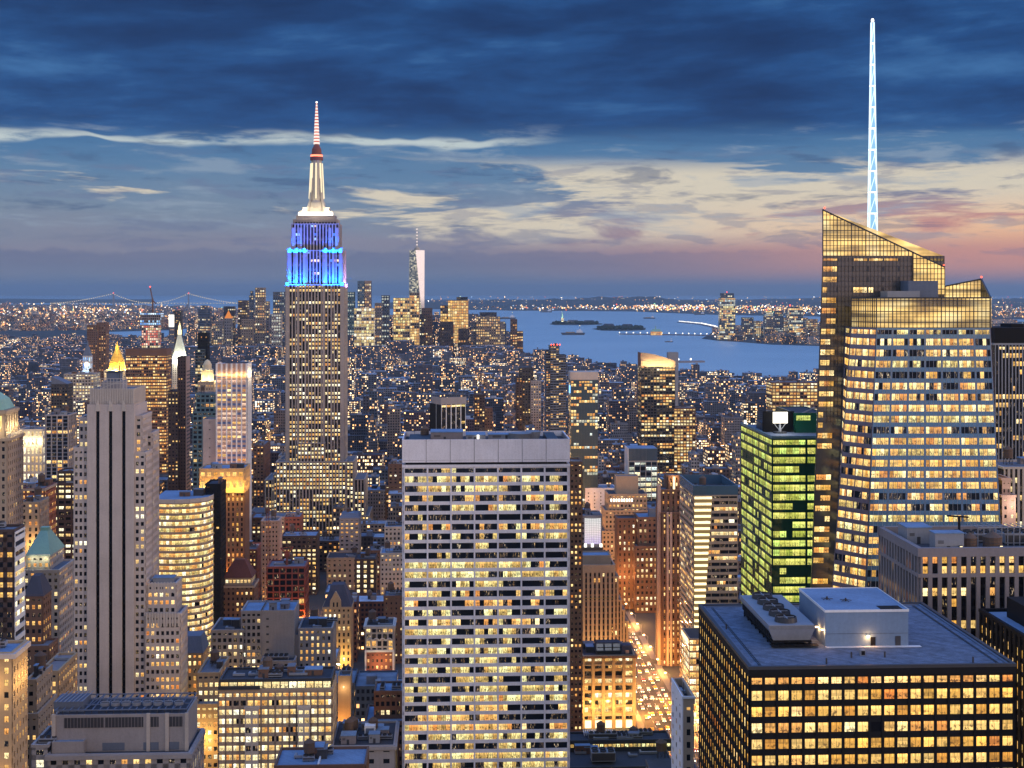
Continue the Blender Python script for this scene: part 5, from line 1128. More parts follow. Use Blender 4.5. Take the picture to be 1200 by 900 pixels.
m = b.m; hiproof(b, m, b.z(684, 10), 'roof_slate', .3, .3); xc = (m['x0']+m['x1'])/2-1
mb = MB(); mb.hexa([(xc-4, -.8, m['z']), (xc+4, -.8, m['z']), (xc+4, 2.5, m['z']), (xc-4, 2.5, m['z']), (xc-3.6, -.8, m['z']+5), (xc+3.6, -.8, m['z']+5), (xc+3.6, 2.5, m['z']+5), (xc-3.6, 2.5, m['z']+5)], 'stone_warm'); mb.hexa([(xc-3.6, -.8, m['z']+5), (xc+3.6, -.8, m['z']+5), (xc+3.6, 2.5, m['z']+5), (xc-3.6, 2.5, m['z']+5), (xc-.3, -.8, m['z']+11), (xc+.3, -.8, m['z']+11), (xc+.3, 2.5, m['z']+11), (xc-.3, 2.5, m['z']+11)], 'stone_warm')
for s in (-1.2, 1.2): mb.box(xc+s-.5, xc+s+.5, -.9, -.8, m['z']+1, m['z']+4, 'metal_black')
b.part(mb, 'gable')
for k in range(3): plight(m['x0']+3+k*6, -8, b.z(775), 6500, (1, .62, .16), .6, parent=b.root)
b.done()
b = H('brick_building', 'ornate white and red brick building with arched top windows and heavy cornice', 'building', 428.5, 461, 733, 820, 20, ST('stone_pale', bay=3.2, floor=4, wf=.7, hf=.75, lit=.15, cornice=.9, mats=['lit_warm']), vis=803, clut=5, roof='roof_dark')
m = b.m; sr = dict(ST('brick_red', bay=2.6, floor=3.7, wf=.42, hf=.45, lit=.25, mats=['lit_amber', 'lit_warm'])); m2 = b.mass(0, 0, 0, 18, sr, ly=-.6, xx=(m['x0']+.3, m['x1']-.3), zz=b.z(764), parapet=.3, faces='f')
for x in (m['x0'], m['x1']): b.wall.box(x-.5, x+.5, -1.2, 0, 0, b.z(764)+.6, 'paint_white')
b.wall.box(m['x0']-.4, m['x1']+.4, -1.1, 0, b.z(764), b.z(764)+1.2, 'paint_white'); 
mb = MB()
for k in range(4):
    x = m['x0']+2.4+k*(m['x1']-m['x0']-4.8)/3; 
    for q in range(8): a = q*math.pi/8; a2 = (q+1)*math.pi/8; mb.bar((x+1.6*math.cos(a), -.9, b.z(751)+1.6*math.sin(a)), (x+1.6*math.cos(a2), -.9, b.z(751)+1.6*math.sin(a2)), .4, 'paint_white')
b.part(mb, 'arcade'); plight(m['x0']+8, -7, b.z(775), 3500, (1, .6, .25), .6, parent=b.root); b.done()
# big grey blank walled building
b = Bld('stone_building', 'large stepped grey building with a tall blank concrete wall in its middle', 'building', 247, 800, vis=800)
s5 = ST('stone_grey', bay=3.0, floor=3.9, wf=.6, hf=.55, lit=.35, mats=['lit_warm', 'lit_pale']); sol = dict(s5, solid=True, pd=0, bd=0)
m = b.mass(248, 285, 738, 30, s5, roof='roof_dark'); b.clutter(m, 3, False); m = b.mass(283, 306, 716, 26, s5, ly=2, roof='roof_blue', faces='fl'); mm = b.mass(305.5, 345, 716, 26, sol, ly=2, roof='roof_blue')
b.clutter(mm, 3, False, 3)
for k in range(9): b.wall.box(b.lx(312, 1.9), b.lx(315, 1.9), 1.85, 2.0, b.z(725+k*9, 2), b.z(729+k*9, 2)+1, 'metal_dark')
m = b.mass(350, 389, 737, 26, dict(s5, wf=.4), ly=4, roof='roof_dark'); b.clutter(m, 4, True); b.mass(345, 352, 745, 24, sol, ly=5)
mb = MB(); mb.bar((b.lx(281), -.6, 0), (b.lx(281), -.6, b.z(738)), .5, 'metal_grey'); b.part(mb, 'flue_pipe')
mx = b.mass(306, 345, 775, 10, dict(s5, lit=.1), ly=-9, roof='roof_dark'); b.fans(mx['x0']+1, -8, mx['z'], 5, 2, 2.8, 3)
plight(b.lx(270, -8), -9, b.z(830), 12000, (1, .6, .2), 1, parent=b.root); plight(b.lx(240, -8), -6, b.z(850), 12000, (1, .5, .12), 1, parent=b.root); b.done()  # two fixtureless lamps in place of the street glow
b = H('stone_building', 'broad brown stone building with four rows of large white lit windows and a dark roof', 'building', 256, 389, 808, 640, 24, ST('stone_tan', bay=3.3, floor=4.2, wf=.74, hf=.58, pd=.35, bd=.35, lit=.86, mats=['lit_pale', 'lit_pale', 'lit_warm'], sub=2), clut=9, roof='roof_dark', top=0)
m = b.m; b.wall.box(m['x0'], b.lx(305), -.9, -.4, b.z(800+8)-.0, b.z(803)-.3, 'metal_dark')
m2 = b.mass(256, 389, 795, 20, dict(ST('metal_dark', bay=4, floor=4, wf=.9, hf=.8, lit=.75, mats=['lit_pale'])), ly=2, z0=m['z'], xx=(m['x0']+.5, m['x1']-.5), zz=b.z(796, 2), roof='roof_dark'); b.clutter(m2, 9, True, 4); b.clutter(m2, 5, False, 9)
for a, c in ((287, 303), (349, 363)): b.mass(a, c, 829, 2, ST('stone_pale', bay=2.6, floor=4.2, wf=.7, hf=.6, lit=.9, mats=['lit_pale']), ly=-2, faces='f')
b.done()
b = H('stone_building', 'golden lit stone building with paired windows left of the broad brown one', 'building', 232, 257, 788, 700, 30, ST('stone_warm', bay=3, floor=4, wf=.6, hf=.5, lit=.55, mats=['lit_warm', 'lit_pale']), clut=2); m = b.m
m2 = b.mass(229, 256, 825, 20, ST('stone_warm', bay=3, floor=4, wf=.6, hf=.5, lit=.7, mats=['lit_warm', 'lit_pale']), ly=-8)
for z_ in (8, 40): plight(b.lx(243), -16, z_, 12000, (1, .6, .16), 1, parent=b.root)  # stand-in street glow, no lamp bodies here
b.done()
b = H('brick_building', 'small mansard roofed building glowing yellow behind the golden one', 'building', 208, 237, 764, 770, 18, ST('stone_warm', bay=2.6, floor=4, wf=.5, hf=.55, lit=.75, mats=['lit_warm', 'lit_amber']), clut=0); hiproof(b, b.m, b.z(744, 6), 'slate_blue', .14, .2); plight(b.lx(240), -8, 30, 8000, (1, .6, .16), 1, parent=b.root); b.done()  # its lamp stands in for street glow
b = H('stone_building', 'low stone building with a heavy cornice and a roof crowded with tanks and ducts', 'building', 389, 462, 874, 640, 36, ST('stone_grey', bay=6.5, floor=5, wf=.4, hf=.4, lit=.05, cornice=.9), clut=8, roof='roof_dark')
m = b.m; b.clutter(m, 8, True, 5); b.tank(m['x0']+8, 20, m['z'], 2.6, 4); mb = MB(); mb.box(m['x0']+14, m['x0']+19, 12, 17, m['z']+1, m['z']+6, 'paint_white'); mb.box(m['x0']+14.6, m['x0']+18.4, 11.9, 12, m['z']+2, m['z']+5, 'slate_blue')
for q in (14.3, 18.7): mb.bar((m['x0']+q, 12.3, m['z']), (m['x0']+q, 12.3, m['z']+1), .4, 'metal_grey')
b.part(mb, 'air_handler'); b.done()
b = H('stone_building', 'tan blank walled stair tower with one lamp beside the stepped grey building', 'building', 396, 411, 792, 700, 12, dict(ST('stone_warm'), solid=True, pd=0, bd=0), vis=845, clut=1, tank=False, roof='roof_blue'); mb = MB(); mb.box(b.lx(402), b.lx(403.5), -.4, -.1, b.z(806), b.z(804), 'glow_hot'); b.part(mb, 'wall_lamp'); plight(b.lx(403), -3, b.z(806), 900, (1, .65, .3), .3, parent=b.root); plight(b.lx(400), -8, b.z(850), 9000, (1, .45, .1), .3, parent=b.root); b.done()  # second light is stand-in street glow without a fixture
b = H('office_building', 'flat topped building with a blue grey roof of tanks at the bottom edge', 'office block', 322, 428, 897, 560, 22, ST('brick_brown', wf=.4, hf=.4, lit=.3), clut=7, roof='roof_blue'); m = b.m
mb = MB(); mb.box(b.lx(372, 1), b.lx(374, 1), .3, 21, m['z'], m['z']+1.3, 'paint_white'); b.part(mb, 'parapet_wall'); b.done()
b = H('office_building', 'dark building with bright columns of paired windows beside the blank wall', 'office block', 416, 440, 655, 1150, 26, ST('brick_dark', bay=6, floor=3.9, wf=.42, hf=.6, lit=.8, mats=['lit_pale']), vis=705, clut=3, roof='roof_dark'); b.done()
b = H('stone_building', 'pale grey roofed building with lit penthouse left of the white slab tower', 'building', 446, 473, 648, 1080, 24, ST('stone_pale', wf=.45, hf=.45, lit=.25, mats=['lit_warm']), vis=705, clut=5, roof='roof_blue'); b.done()
b = H('brick_building', 'dark brown windowless backed building close left of the white slab tower', 'building', 450, 473, 698, 980, 20, ST('brick_brown', wf=.3, hf=.4, lit=.12), vis=800, clut=3, roof='roof_grey'); b.done()
b = H('brick_building', 'long dark red building with scattered lit windows in front of the stone skyscraper', 'building', 330, 371, 628, 1200, 26, ST('brick_dark', bay=4.2, wf=.6, hf=.5, lit=.5, mats=['lit_pale', 'lit_warm']), vis=662, clut=5, roof='roof_blue'); b.done()
b = H('stone_building', 'building with a domed dark roof and water tank at the foot of the stone skyscraper', 'building', 398, 421, 607, 1260, 24, ST('stone_grey', bay=4, wf=.5, hf=.4, lit=.25), vis=628, clut=1, roof='roof_blue'); hiproof(b, b.m, b.z(601, 8), 'slate_blue', .12, .2); b.done()
b = H('stone_building', 'slim building with pink vertical ribs and a red mast crane beside it', 'building', 307, 326, 610, 1150, 20, ST('pink_stone', bay=2.4, wf=.5, hf=.4, pd=.9, lit=.2, mats=['lit_amber']), vis=660, clut=1)
mb = MB(); x = b.lx(315, -6)
for s in (-.8, .8): mb.bar((x+s, -6, 0), (x+s-1, -6, b.z(585)), .4, 'steel_red')
for k in range(34): mb.bar((x-.8, -6, 3+k*3), (x+.8, -6, 5+k*3), .25, 'steel_red')
b.part(mb, 'hoist_mast'); b.done()
b = H('brick_building', 'long narrow brown building row beside the warm street left of the stone skyscraper', 'building', 297, 309, 522, 1650, 60, ST('brick_brown', bay=4, wf=.5, hf=.5, lit=.3, mats=['lit_amber']), vis=600, clut=3); b.done()
# ================================================================ right of the white slab tower
b = H('brick_tower', 'narrow brown residential slab rising just behind the right edge of the white tower', 'tower', 668, 682, 541, 800, 18, ST('brick_brown', bay=2.6, floor=3.1, wf=.5, hf=.45, lit=.3, mats=['lit_amber', 'lit_warm']), clut=1, tank=False); b.done()
b = Bld('stone_building', 'beige stone building with close vertical window strips and stepped right side', 'building', 673, 915, vis=748)
s6 = ST('stone_tan', bay=2.9, floor=3.8, wf=.42, hf=.68, pd=.6, bd=.1, lit=.05, band='brick_brown', mats=['lit_warm'])
sol = dict(s6, solid=True, pd=0, bd=0)
m = b.mass(674, 720, 662, 28, s6, parapet=5, roof='roof_dark'); b.mass(683, 716, 651, 16, sol, ly=6, z0=m['z'], roof='roof_blue')
for k, (c, y) in enumerate(((724, 676), (728, 704), (732, 716), (736, 730))): b.mass(0, 0, 0, 24-k, s6, ly=1+k, xx=(m['x1']-.3+max(0, (k-1))*0, b.lx(c, 1)), zz=b.z(y), faces='fr')
mb = MB(); mb.box(m['x0']+.4, m['x1']-.4, -.75, -.62, b.z(701)-.15, b.z(701)+.15, 'lit_amber'); b.part(mb, 'light_strip')
b.clutter(m, 2, True); plight(b.lx(700), -12, 25, 14000, (1, .55, .16), 1, parent=b.root); b.done()  # bare lamp in place of glow from the street below
b = H('brick_building', 'round cornered building front with a white and violet lit screen', 'building', 681, 705, 604, 1000, 22, ST('concrete', wf=.3, hf=.4, lit=.1), clut=4, roof='slate_blue')
def screenmat():
    m, N, out = newmat('facade_screen'); g = N.n('ShaderNodeNewGeometry').outputs['Position']; sp = N.n('ShaderNodeSeparateXYZ'); N.put(sp.inputs[0], g)
    f = N.m('DIVIDE', N.m('SUBTRACT', sp.outputs[2], 81.0), 18.0, clamp=True); nn = N.noise(g, .35, 3)
    c = N.mix(nn, N.ramp(f, [(0, (.55, .35, 1)), (.45, (1, .75, .8)), (1, (.75, .8, .8))]), (1, .95, .9))
    gx = N.m('GREATER_THAN', N.m('FRACT', N.m('MULTIPLY', sp.outputs[0], .8)), .12); gz = N.m('GREATER_THAN', N.m('FRACT', N.m('MULTIPLY', sp.outputs[2], .8)), .12)
    e = N.n('ShaderNodeEmission'); N.put(e.inputs[0], c); N.put(e.inputs[1], N.m('MULTIPLY_ADD', N.m('MULTIPLY', gx, gz), .7, .25)); N.put(out.inputs[0], e.outputs[0]); m.cycles.emission_sampling = 'NONE'
screenmat()
mb = MB(); xa, xb = b.lx(685), b.lx(704); n = 6
for k in range(n):
    s0, s1 = k/n, (k+1)/n; f = lambda s: (xa+(xb-xa)*s, -1.0-1.8*math.sin(math.pi*s))
    (ax, ay), (cx_, cy_) = f(s0), f(s1); mb.face([(ax, ay, b.z(637)), (cx_, cy_, b.z(637)), (cx_, cy_, b.z(607)), (ax, ay, b.z(607))], 'facade_screen')
b.part(mb, 'lit_screen'); mb = MB(); mb.box(b.lx(682), b.lx(706), -4, -.6, b.z(646), b.z(641), 'metal_dark')
b.part(mb, 'ledge'); 
for px in (684, 692, 702): mb = MB(); mb.box(b.lx(px), b.lx(px+3), -4.3, -4.1, b.z(640), b.z(636), 'glow_white'); b.part(mb, 'lamp')
b.done()
b = Bld('stone_building', 'large wedding cake brick building with a square top block and a row of lit windows', 'building', 706, 1350, vis=700)
s7 = ST('brick_brown', bay=3.6, floor=4.6, wf=.5, hf=.5, lit=.25, mats=['lit_amber', 'lit_warm']); s7['wall'] = 'stone_tan'
sol = dict(s7, solid=True, pd=0, bd=0); m = b.mass(713, 758, 579, 30, dict(s7, lit=.5), roof='roof_dark'); b.mass(722, 748, 558, 14, sol, ly=8, z0=m['z'], roof='roof_grey')
for k, (pl, pr, y) in enumerate(((709, 762, 598), (706, 764, 622), (704, 766, 650))): b.mass(pl, pr, y, 32, s7, ly=-2.5*(k+1))
mb = MB(); 
for k in range(9): mb.box(m['x0']+2+k*2.5, m['x0']+3.4+k*2.5, -.6, -.5, b.z(588), b.z(584.5), 'glow_white')
b.part(mb, 'lit_window_row', kind='stuff'); b.done()
b = Bld('brick_building', 'dark brown stepped brick building with regular columns of bright white windows', 'building', 743, 1135, vis=735)
s8 = ST('brick_dark', bay=3.6, floor=4.6, wf=.46, hf=.5, lit=.42, mats=['lit_pale', 'lit_pale', 'lit_warm']); s8['wall'] = 'brick_brown'
m = b.mass(745, 776, 640, 36, dict(s8, lit=.55)); m2 = b.mass(748, 775, 606, 26, dict(s8, lit=.2), ly=5, z0=m['z'], roof='roof_blue'); mb = MB(); mb.box(b.lx(761, 10), b.lx(772, 10), 10, 20, m2['z'], b.z(596, 10), 'slate_blue'); b.part(mb, 'bulkhead')
b.mass(724, 745, 604+3, 16, dict(s8, wf=.35, lit=.35, pd=.8), ly=14, roof='roof_dark'); plight(m['x0']-8, 4, 30, 9000, (1, .4, .12), 1, parent=b.root)  # orange street glow stood in for by a bare lamp
mb = MB(); mb.box(m2['x0']-.3, m2['x0']+.2, 6, 20, b.z(612, 5), b.z(610, 5), 'glow_hot'); b.part(mb, 'roof_light'); b.done()
# warm lit building by the avenue
b = Bld('stone_building', 'old stone building with big gold lit windows and skylights beside the busy avenue', 'building', 682, 835)
s9 = ST('stone_warm', bay=5.2, floor=4.3, wf=.66, hf=.62, pd=.7, bd=.5, lit=.62, mats=['lit_pale', 'lit_warm', 'lit_warm'], cornice=1.1, cormat='brick_brown', cols=5, sub=2, parapet=1)
s9.pop('parapet'); m = b.mass(683, 743, 768, 30, s9, roof='roof_dark', parapet=.8)
mb = MB(); mb.box(m['x0']+9, m['x1']-6, 4, 20, m['z'], m['z']+4.5, 'metal_dark'); mb.hexa([(m['x0']+8, 3.5, m['z']+2), (m['x1']-6, 3.5, m['z']+2), (m['x1']-6, 12, m['z']+2), (m['x0']+8, 12, m['z']+2), (m['x0']+9, 5, m['z']+7), (m['x1']-8, 5, m['z']+7), (m['x1']-8, 12, m['z']+7), (m['x0']+9, 12, m['z']+7)], 'roof_dark'); ph = b.part(mb, 'penthouse')
for k in range(3): mb = MB(); x = m['x0']+8.6+k*5; mb.face([(x, 3.55, m['z']+2.6), (x+4, 3.55, m['z']+2.6), (x+4, 4.75, m['z']+6.4), (x, 4.75, m['z']+6.4)], 'skylight' if 'skylight' in MATS else 'glass_steel'); mb.build('skylight', ph)
mb = MB(); mb.hexa([(m['x1']-7.5, .5, m['z']), (m['x1']-.5, .5, m['z']), (m['x1']-.5, 8, m['z']), (m['x1']-7.5, 8, m['z']), (m['x1']-6.5, 1.5, m['z']+6), (m['x1']-1.5, 1.5, m['z']+6), (m['x1']-1.5, 7, m['z']+6), (m['x1']-6.5, 7, m['z']+6)], 'roof_slate'); mb.box(m['x1']-5, m['x1']-3, .3, .5, m['z']+1.5, m['z']+3.5, 'pink_stone'); b.part(mb, 'mansard_roof')
for k in range(6):
    x = m['x0']+(m['x1']-m['x0'])*(k)/5; b.wall.box(x-.9, x+.9, -1.3, -.7, 0, m['z']-1, 'stone_warm')
for zz in (8, 13.2, 30, 38): b.wall.box(m['x0']-.9, m['x1']+.9, -1.25, 0, zz, zz+.7, 'stone_tan')
mb = MB()
for k in range(5): x = m['x0']+(m['x1']-m['x0'])*(k+.5)/5; mb.box(x-1.9, x+1.9, -1.1, -.8, 1, 5.5, 'glow_hot')
b.part(mb, 'shop_front', kind='stuff'); b.clutter(m, 6, False, 2)
for x in (-3, 6, 16, 27): plight(m['x0']+x, -10, 14, 9000, (1, .55, .15), 1, parent=b.root)  # row of bare lamps standing in for the avenue's glow
b.done()
b = H('stone_building', 'narrow golden building of lit windows between the white tower and the old stone building', 'building', 664, 681.5, 716, 850, 26, ST('stone_warm', bay=2.5, floor=3.9, wf=.5, hf=.5, lit=.6, mats=['lit_pale', 'lit_warm']), clut=2); plight(b.lx(672), -9, 12, 9000, (1, .5, .14), 1, parent=b.root)  # bare lamp as stand-in for street glow
plight(b.lx(670), -4, b.z(708), 2600, (1, .25, .08), 1, parent=b.root); b.done()
b = Bld('office_building', 'dark low rooftop crowded with fans, tanks and pipes at the bottom beside the white tower', 'office block', 667, 700)
m = b.mass(662, 790, 899, 55, ST('metal_dark', wf=.5, hf=.4, lit=.2), roof='roof_dark')
m2 = b.mass(668, 786, 880, 14, ST('metal_dark', bay=2.2, wf=.8, hf=.55, lit=.9, mats=['lit_office']), ly=26, roof='roof_dark', z0=m['z'], zz=m['z']+6)
b.clutter(m, 9, True, 1); b.clutter(m2, 7, True, 7); b.clutter(m2, 6, False, 11); b.tank(m['x0']+50, 12, m['z'], 2.8, 4, 5); b.fans(m['x0']+14, 6, m['z']+1, 3, 2, 4, 5); b.fans(m2['x0']+10, 30, m2['z'], 5, 1, 3, 3)
mb = MB()
for k in range(16): x = m2['x0']+8+k*1.0; mb.box(x, x+.3, 33, 39, m2['z']+1, m2['z']+2.4, 'paint_white')
b.part(mb, 'louvre_rack'); b.done()
b = Bld('stone_building', 'narrow white walled building with a small sunken dark roof left of the black block', 'building', 800.5, 470)
m = b.mass(800.5, 813, 816, 22, ST('stone_tan', bay=3.6, floor=4.2, wf=.36, hf=.5, lit=.05), parapet=2.5, roof='roof_dark', faces='f'); b.wall.box(m['x0']-.4, m['x0']-.02, -.4, 22.4, 0, m['zt']+.1, 'travertine')
b.facade((m['x0']-.42, 22, 0), (m['x0']-.42, 0, 0), (m['x0']-.42, 0, m['z']), (m['x0']-.42, 22, m['z']), 3, 30, ST('travertine', wf=.2, hf=.4, pd=0, bd=0, lit=.02), 1)
b.wall.box(m['x0']-.45, m['x1']+.4, -.8, -.4, m['zt']-.6, m['zt']+.15, 'paint_white'); mb = MB(); mb.bar((m['x0']+1.5, 8, m['z']), (m['x0']+1.5, 8, m['z']+5), .15, 'metal_dark'); b.part(mb, 'antenna'); b.clutter(m, 1, False); b.done()
# behind: white glass block, curved crown tower, dark crane tower, glass tower
b = H('office_tower', 'white framed glass block with pale lit floors and a grey windowless top', 'office tower', 737, 770, 540, 1560, 36, ST('stone_pale', bay=6, floor=6, wf=.9, hf=.62, lit=.8, mats=['lit_coolw', 'lit_pale'], band='glass_steel'), clut=0, roof='roof_blue', top=0, vis=590) if winmat('lit_coolw', [(.8, .85, .6), (.9, .95, .8), (1, .9, .6), (.7, .85, .85)], 1.0, 2) or True else None
m = b.m; b.wall.box(m['x0']-.4, m['x1']+.4, -.4, 30, m['zt'], b.z(526), 'glass_steel'); b.wall.box(m['x0']-1.2, m['x0']-.4, -.5, 30, 0, b.z(526)+.6, 'paint_white'); b.roof.box(m['x0'], m['x1'], 0, 29.6, b.z(526)+.01, b.z(526)+.4, 'roof_blue')
for k in range(14): b.wall.box(m['x0']+k*1.5, m['x0']+k*1.5+.12, -.55, -.4, m['zt'], b.z(526), 'metal_grey')
b.done()
b = Bld('glass_tower', 'tall dark apartment tower with a curved glowing crown and many lit windows', 'tower', 751, 1900, vis=560)
sk = ST('metal_dark', bay=4.2, floor=3.9, wf=.78, hf=.62, pd=.35, bd=.35, lit=.34, mats=['lit_warm', 'lit_pale', 'lit_amber']); m = b.mass(751.5, 791, 428, 34, sk, roof='roof_dark'); mb = MB(); n = 12; W = m['x1']-m['x0']
for k in range(n):
    s0, s1 = k/n, (k+1)/n; h = lambda s: m['zt']+.6+16.5*(1-.72*s**1.6); x0_, x1_ = m['x0']-.5+(W+1)*s0, m['x0']-.5+(W+1)*s1
    mb.hexa([(x0_, -.6, m['zt']-2), (x1_, -.6, m['zt']-2), (x1_, .2, m['zt']-2), (x0_, .2, m['zt']-2), (x0_, -.6, h(s0)), (x1_, -.6, h(s1)), (x1_, .2, h(s1)), (x0_, .2, h(s0))], 'stone_tan')
mb.box(m['x0']-1, m['x0']-.5, -.6, 28, m['zt']-2, m['zt']+17, 'brick_brown'); b.part(mb, 'curved_crown')
for k in range(6): plight(m['x0']+5+k*7, -6.5, m['zt']+1, 6000, (1, .66, .28), .5, parent=b.root)
mb = MB(); mb.lathe(m['x0'], 0, [(0, m['zt']+13), (.8, m['zt']+14), (0, m['zt']+15)], 'glow_red', 6); b.part(mb, 'warning_light')
b.done()
b = H('office_tower', 'plain grey rooftop box standing behind the curved crown tower', 'tower', 783, 795, 413, 2150, 14, dict(ST('metal_grey'), solid=True, pd=0, bd=0), clut=0, vis=430); b.done()
b = Bld('apartment_tower', 'tall dark apartment tower with balcony bands and red lights on its top', 'tower', 645, 1900, vis=500)
sk = ST('metal_dark', bay=3.6, floor=3.4, wf=.7, hf=.5, pd=.25, bd=.8, lit=.22, mats=['lit_amber', 'lit_warm'], band='slate_blue'); m = b.mass(645, 655, 405, 26, sk, roof='roof_dark'); b.mass(654.5, 663, 416, 26, sk, ly=3)
b.mass(640, 645, 411, 22, sk, ly=4)
for px in (646, 649, 653, 656): mb = MB(); mb.lathe(b.lx(px, 2), 2, [(0, m['zt']), (1.1, m['zt']+1.2), (0, m['zt']+2.4)], 'glow_red', 6); b.part(mb, 'warning_light')
b.clutter(m, 2, False); b.done()
b = H('glass_tower', 'pale glass tower with a blank grey top band and greenish lit windows', 'tower', 669, 700.5, 445, 1500, 26, ST('glass_steel', bay=3, floor=3.5, wf=.82, hf=.72, pd=.12, bd=.15, lit=.22, mats=['lit_coolw', 'lit_warm', 'lit_amber'], band='glass_teal', dark='glass_teal'), clut=0, vis=560); b.wall.box(b.m['x0']-.5, b.m['x1']+.5, -.5, 26, b.m['zt'], b.z(436), 'stone_pale')
mb = MB(); mb.box(b.m['x0']-.9, b.m['x0']-.5, 2, 14, b.z(461), b.z(452), 'glow_blue'); b.part(mb, 'blue_sign'); b.done()
b = Bld('office_tower', 'black tower block with slim white columns standing behind the white slab tower', 'office tower', 517, 1300, rot=math.radians(26), vis=500)
sk = ST('paint_white', bay=5.2, floor=4, wf=.84, hf=.62, pd=.6, bd=.1, lit=.2, mats=['lit_warm', 'lit_office'], band='metal_black', dark='glass_black'); m = b.mass(517, 545.5, 473, 26, sk, faces='f', roof='roof_dark')
b.wall.box(m['x0']-.7, m['x1']+.7, -.7, .1, m['z'], b.z(466), 'stone_grey'); b.wall.box(m['x0']-.7, m['x0'], .1, 22, m['z'], b.z(466), 'stone_grey'); b.wall.box(m['x0']-.62, m['x0'], .1, 26, 0, m['z'], 'metal_black')
b.wall.box(m['x0']-.7, m['x0']-.62, 10, 10.6, 0, m['z'], 'paint_white'); b.clutter(m, 4, False); b.done()
b = H('apartment_tower', 'brown apartment tower with orange windows right of the white columned block', 'tower', 556, 568, 462, 1700, 20, ST('brick_dark', bay=3.2, floor=3.4, wf=.55, hf=.5, lit=.4, mats=['lit_amber']), clut=1, vis=505); b.mass(568, 577, 478, 18, ST('brick_brown', bay=3.2, wf=.5, hf=.4, lit=.2), ly=4); b.done()
b = H('apartment_tower', 'dark tower with a blank blue black top left of the tall balcony banded tower', 'tower', 609, 625, 431, 2100, 22, ST('metal_dark', bay=4, floor=3.8, wf=.5, hf=.45, lit=.12), clut=0, vis=500); b.mass(605, 612, 442, 20, ST('brick_dark', bay=4, floor=3.8, wf=.5, hf=.45, lit=.25), ly=-3); b.mass(622, 634, 446, 20, ST('stone_grey', bay=4, floor=3.8, wf=.5, hf=.45, lit=.15), ly=-2); b.done()
b = H('office_building', 'broad factory like building with a full grid of orange lit windows', 'office block', 905, 962, 448, 2150, 40, ST('brick_brown', bay=5.4, floor=5, wf=.78, hf=.6, lit=.85, mats=['lit_warm', 'lit_pale']), clut=3, vis=480); b.done()
b = H('office_building', 'stepped building with a dense grid of yellow windows right of the dark crowned tower', 'office block', 790, 815, 478, 1900, 30, ST('brick_brown', bay=4.2, floor=4, wf=.75, hf=.55, lit=.7, mats=['lit_warm', 'lit_pale']), clut=2, vis=530); b.done()
b = H('stone_building', 'small pale building with curved white roof parapet behind the wedding cake building', 'building', 686, 722, 572, 1500, 30, ST('travertine', bay=6, wf=.2, hf=.3, lit=.1), clut=4, roof='roof_blue', vis=620); b.done()
# right edge
b = H('office_tower', 'dark tower of fine vertical ribs with a black top band, at the right edge', 'office tower', 1166, 1250, 402, 700, 30, ST('metal_grey', bay=1.7, floor=4.1, wf=.66, hf=.55, pd=.5, bd=.12, lit=.38, mats=['lit_gold', 'lit_warm'], band='metal_black', dark='glass_black'), clut=0, roof='roof_dark', faces='f'); b.wall.box(b.m['x0']-.5, b.m['x1']+.5, -.6, 30, b.m['zt'], b.z(384), 'metal_black'); mb = MB(); mb.box(b.lx(1185, 6), b.lx(1200, 6), 6, 20, b.z(384), b.z(380), 'metal_black'); b.part(mb, 'bulkhead')
b.done()
b = H('office_tower', 'pale ribbed tower with black window strips under the dark one at the right edge', 'office tower', 1176, 1250, 547, 640, 26, ST('stone_pale', bay=2.3, floor=4, wf=.5, hf=.6, pd=.7, bd=.1, lit=.35, mats=['lit_pale'], band='metal_black'), clut=2, faces='f'); b.done()
b = H('stone_building', 'small pinkish stepped stone building lit white at the right edge', 'building', 1174, 1184, 560, 600, 12, ST('pink_stone', bay=2.4, wf=.35, hf=.4, lit=.5, mats=['lit_pale']), clut=0, faces='f'); b.mass(1174, 1190, 580, 14, ST('pink_stone', bay=2.4, wf=.35, hf=.4, lit=.5, mats=['lit_pale']), ly=-3, faces='f'); plight(b.lx(1186), -9, b.z(590), 3000, (1, .75, .6), .5, parent=b.root); b.done()

# ================================================================ far towers
b = Bld('skyscraper', 'tallest far tower, tapering glass with thin mast and one side painted in sunset glare', 'skyscraper', 479, 5816, rot=0, vis=400)
D = 5816; g = lambda px, py: (X(px, D)-X(479, D), Z(py, D))
x0, x1 = 0, g(497, 0)[0]; zt = Z(293, D); W = x1; mb = b.wall
B_ = [(0, 0, 60), (W, 0, 60), (W, W, 60), (0, W, 60)]; T_ = [(W/2, -2, zt), (W+2, W/2, zt), (W/2, W, zt), (-2, W/2, zt)]
T_ = [(W*.45, 0, zt), (W, W*.5, zt), (W*.5, W, zt), (0, W*.5, zt)]
mb.box(0, W, 0, W, 0, 60, 'glass_steel')
for i in range(4):
    j = (i+1) % 4; mb.face([B_[i], B_[j], T_[i]], 'wtc_glass' if i == 0 else 'wtc_side'); mb.face([B_[j], T_[j], T_[i]], 'wtc_sunset_painted' if i == 0 else 'wtc_glass')  # white facet: sunset reflection put into its material colour
mb.face(T_, 'roof_dark')
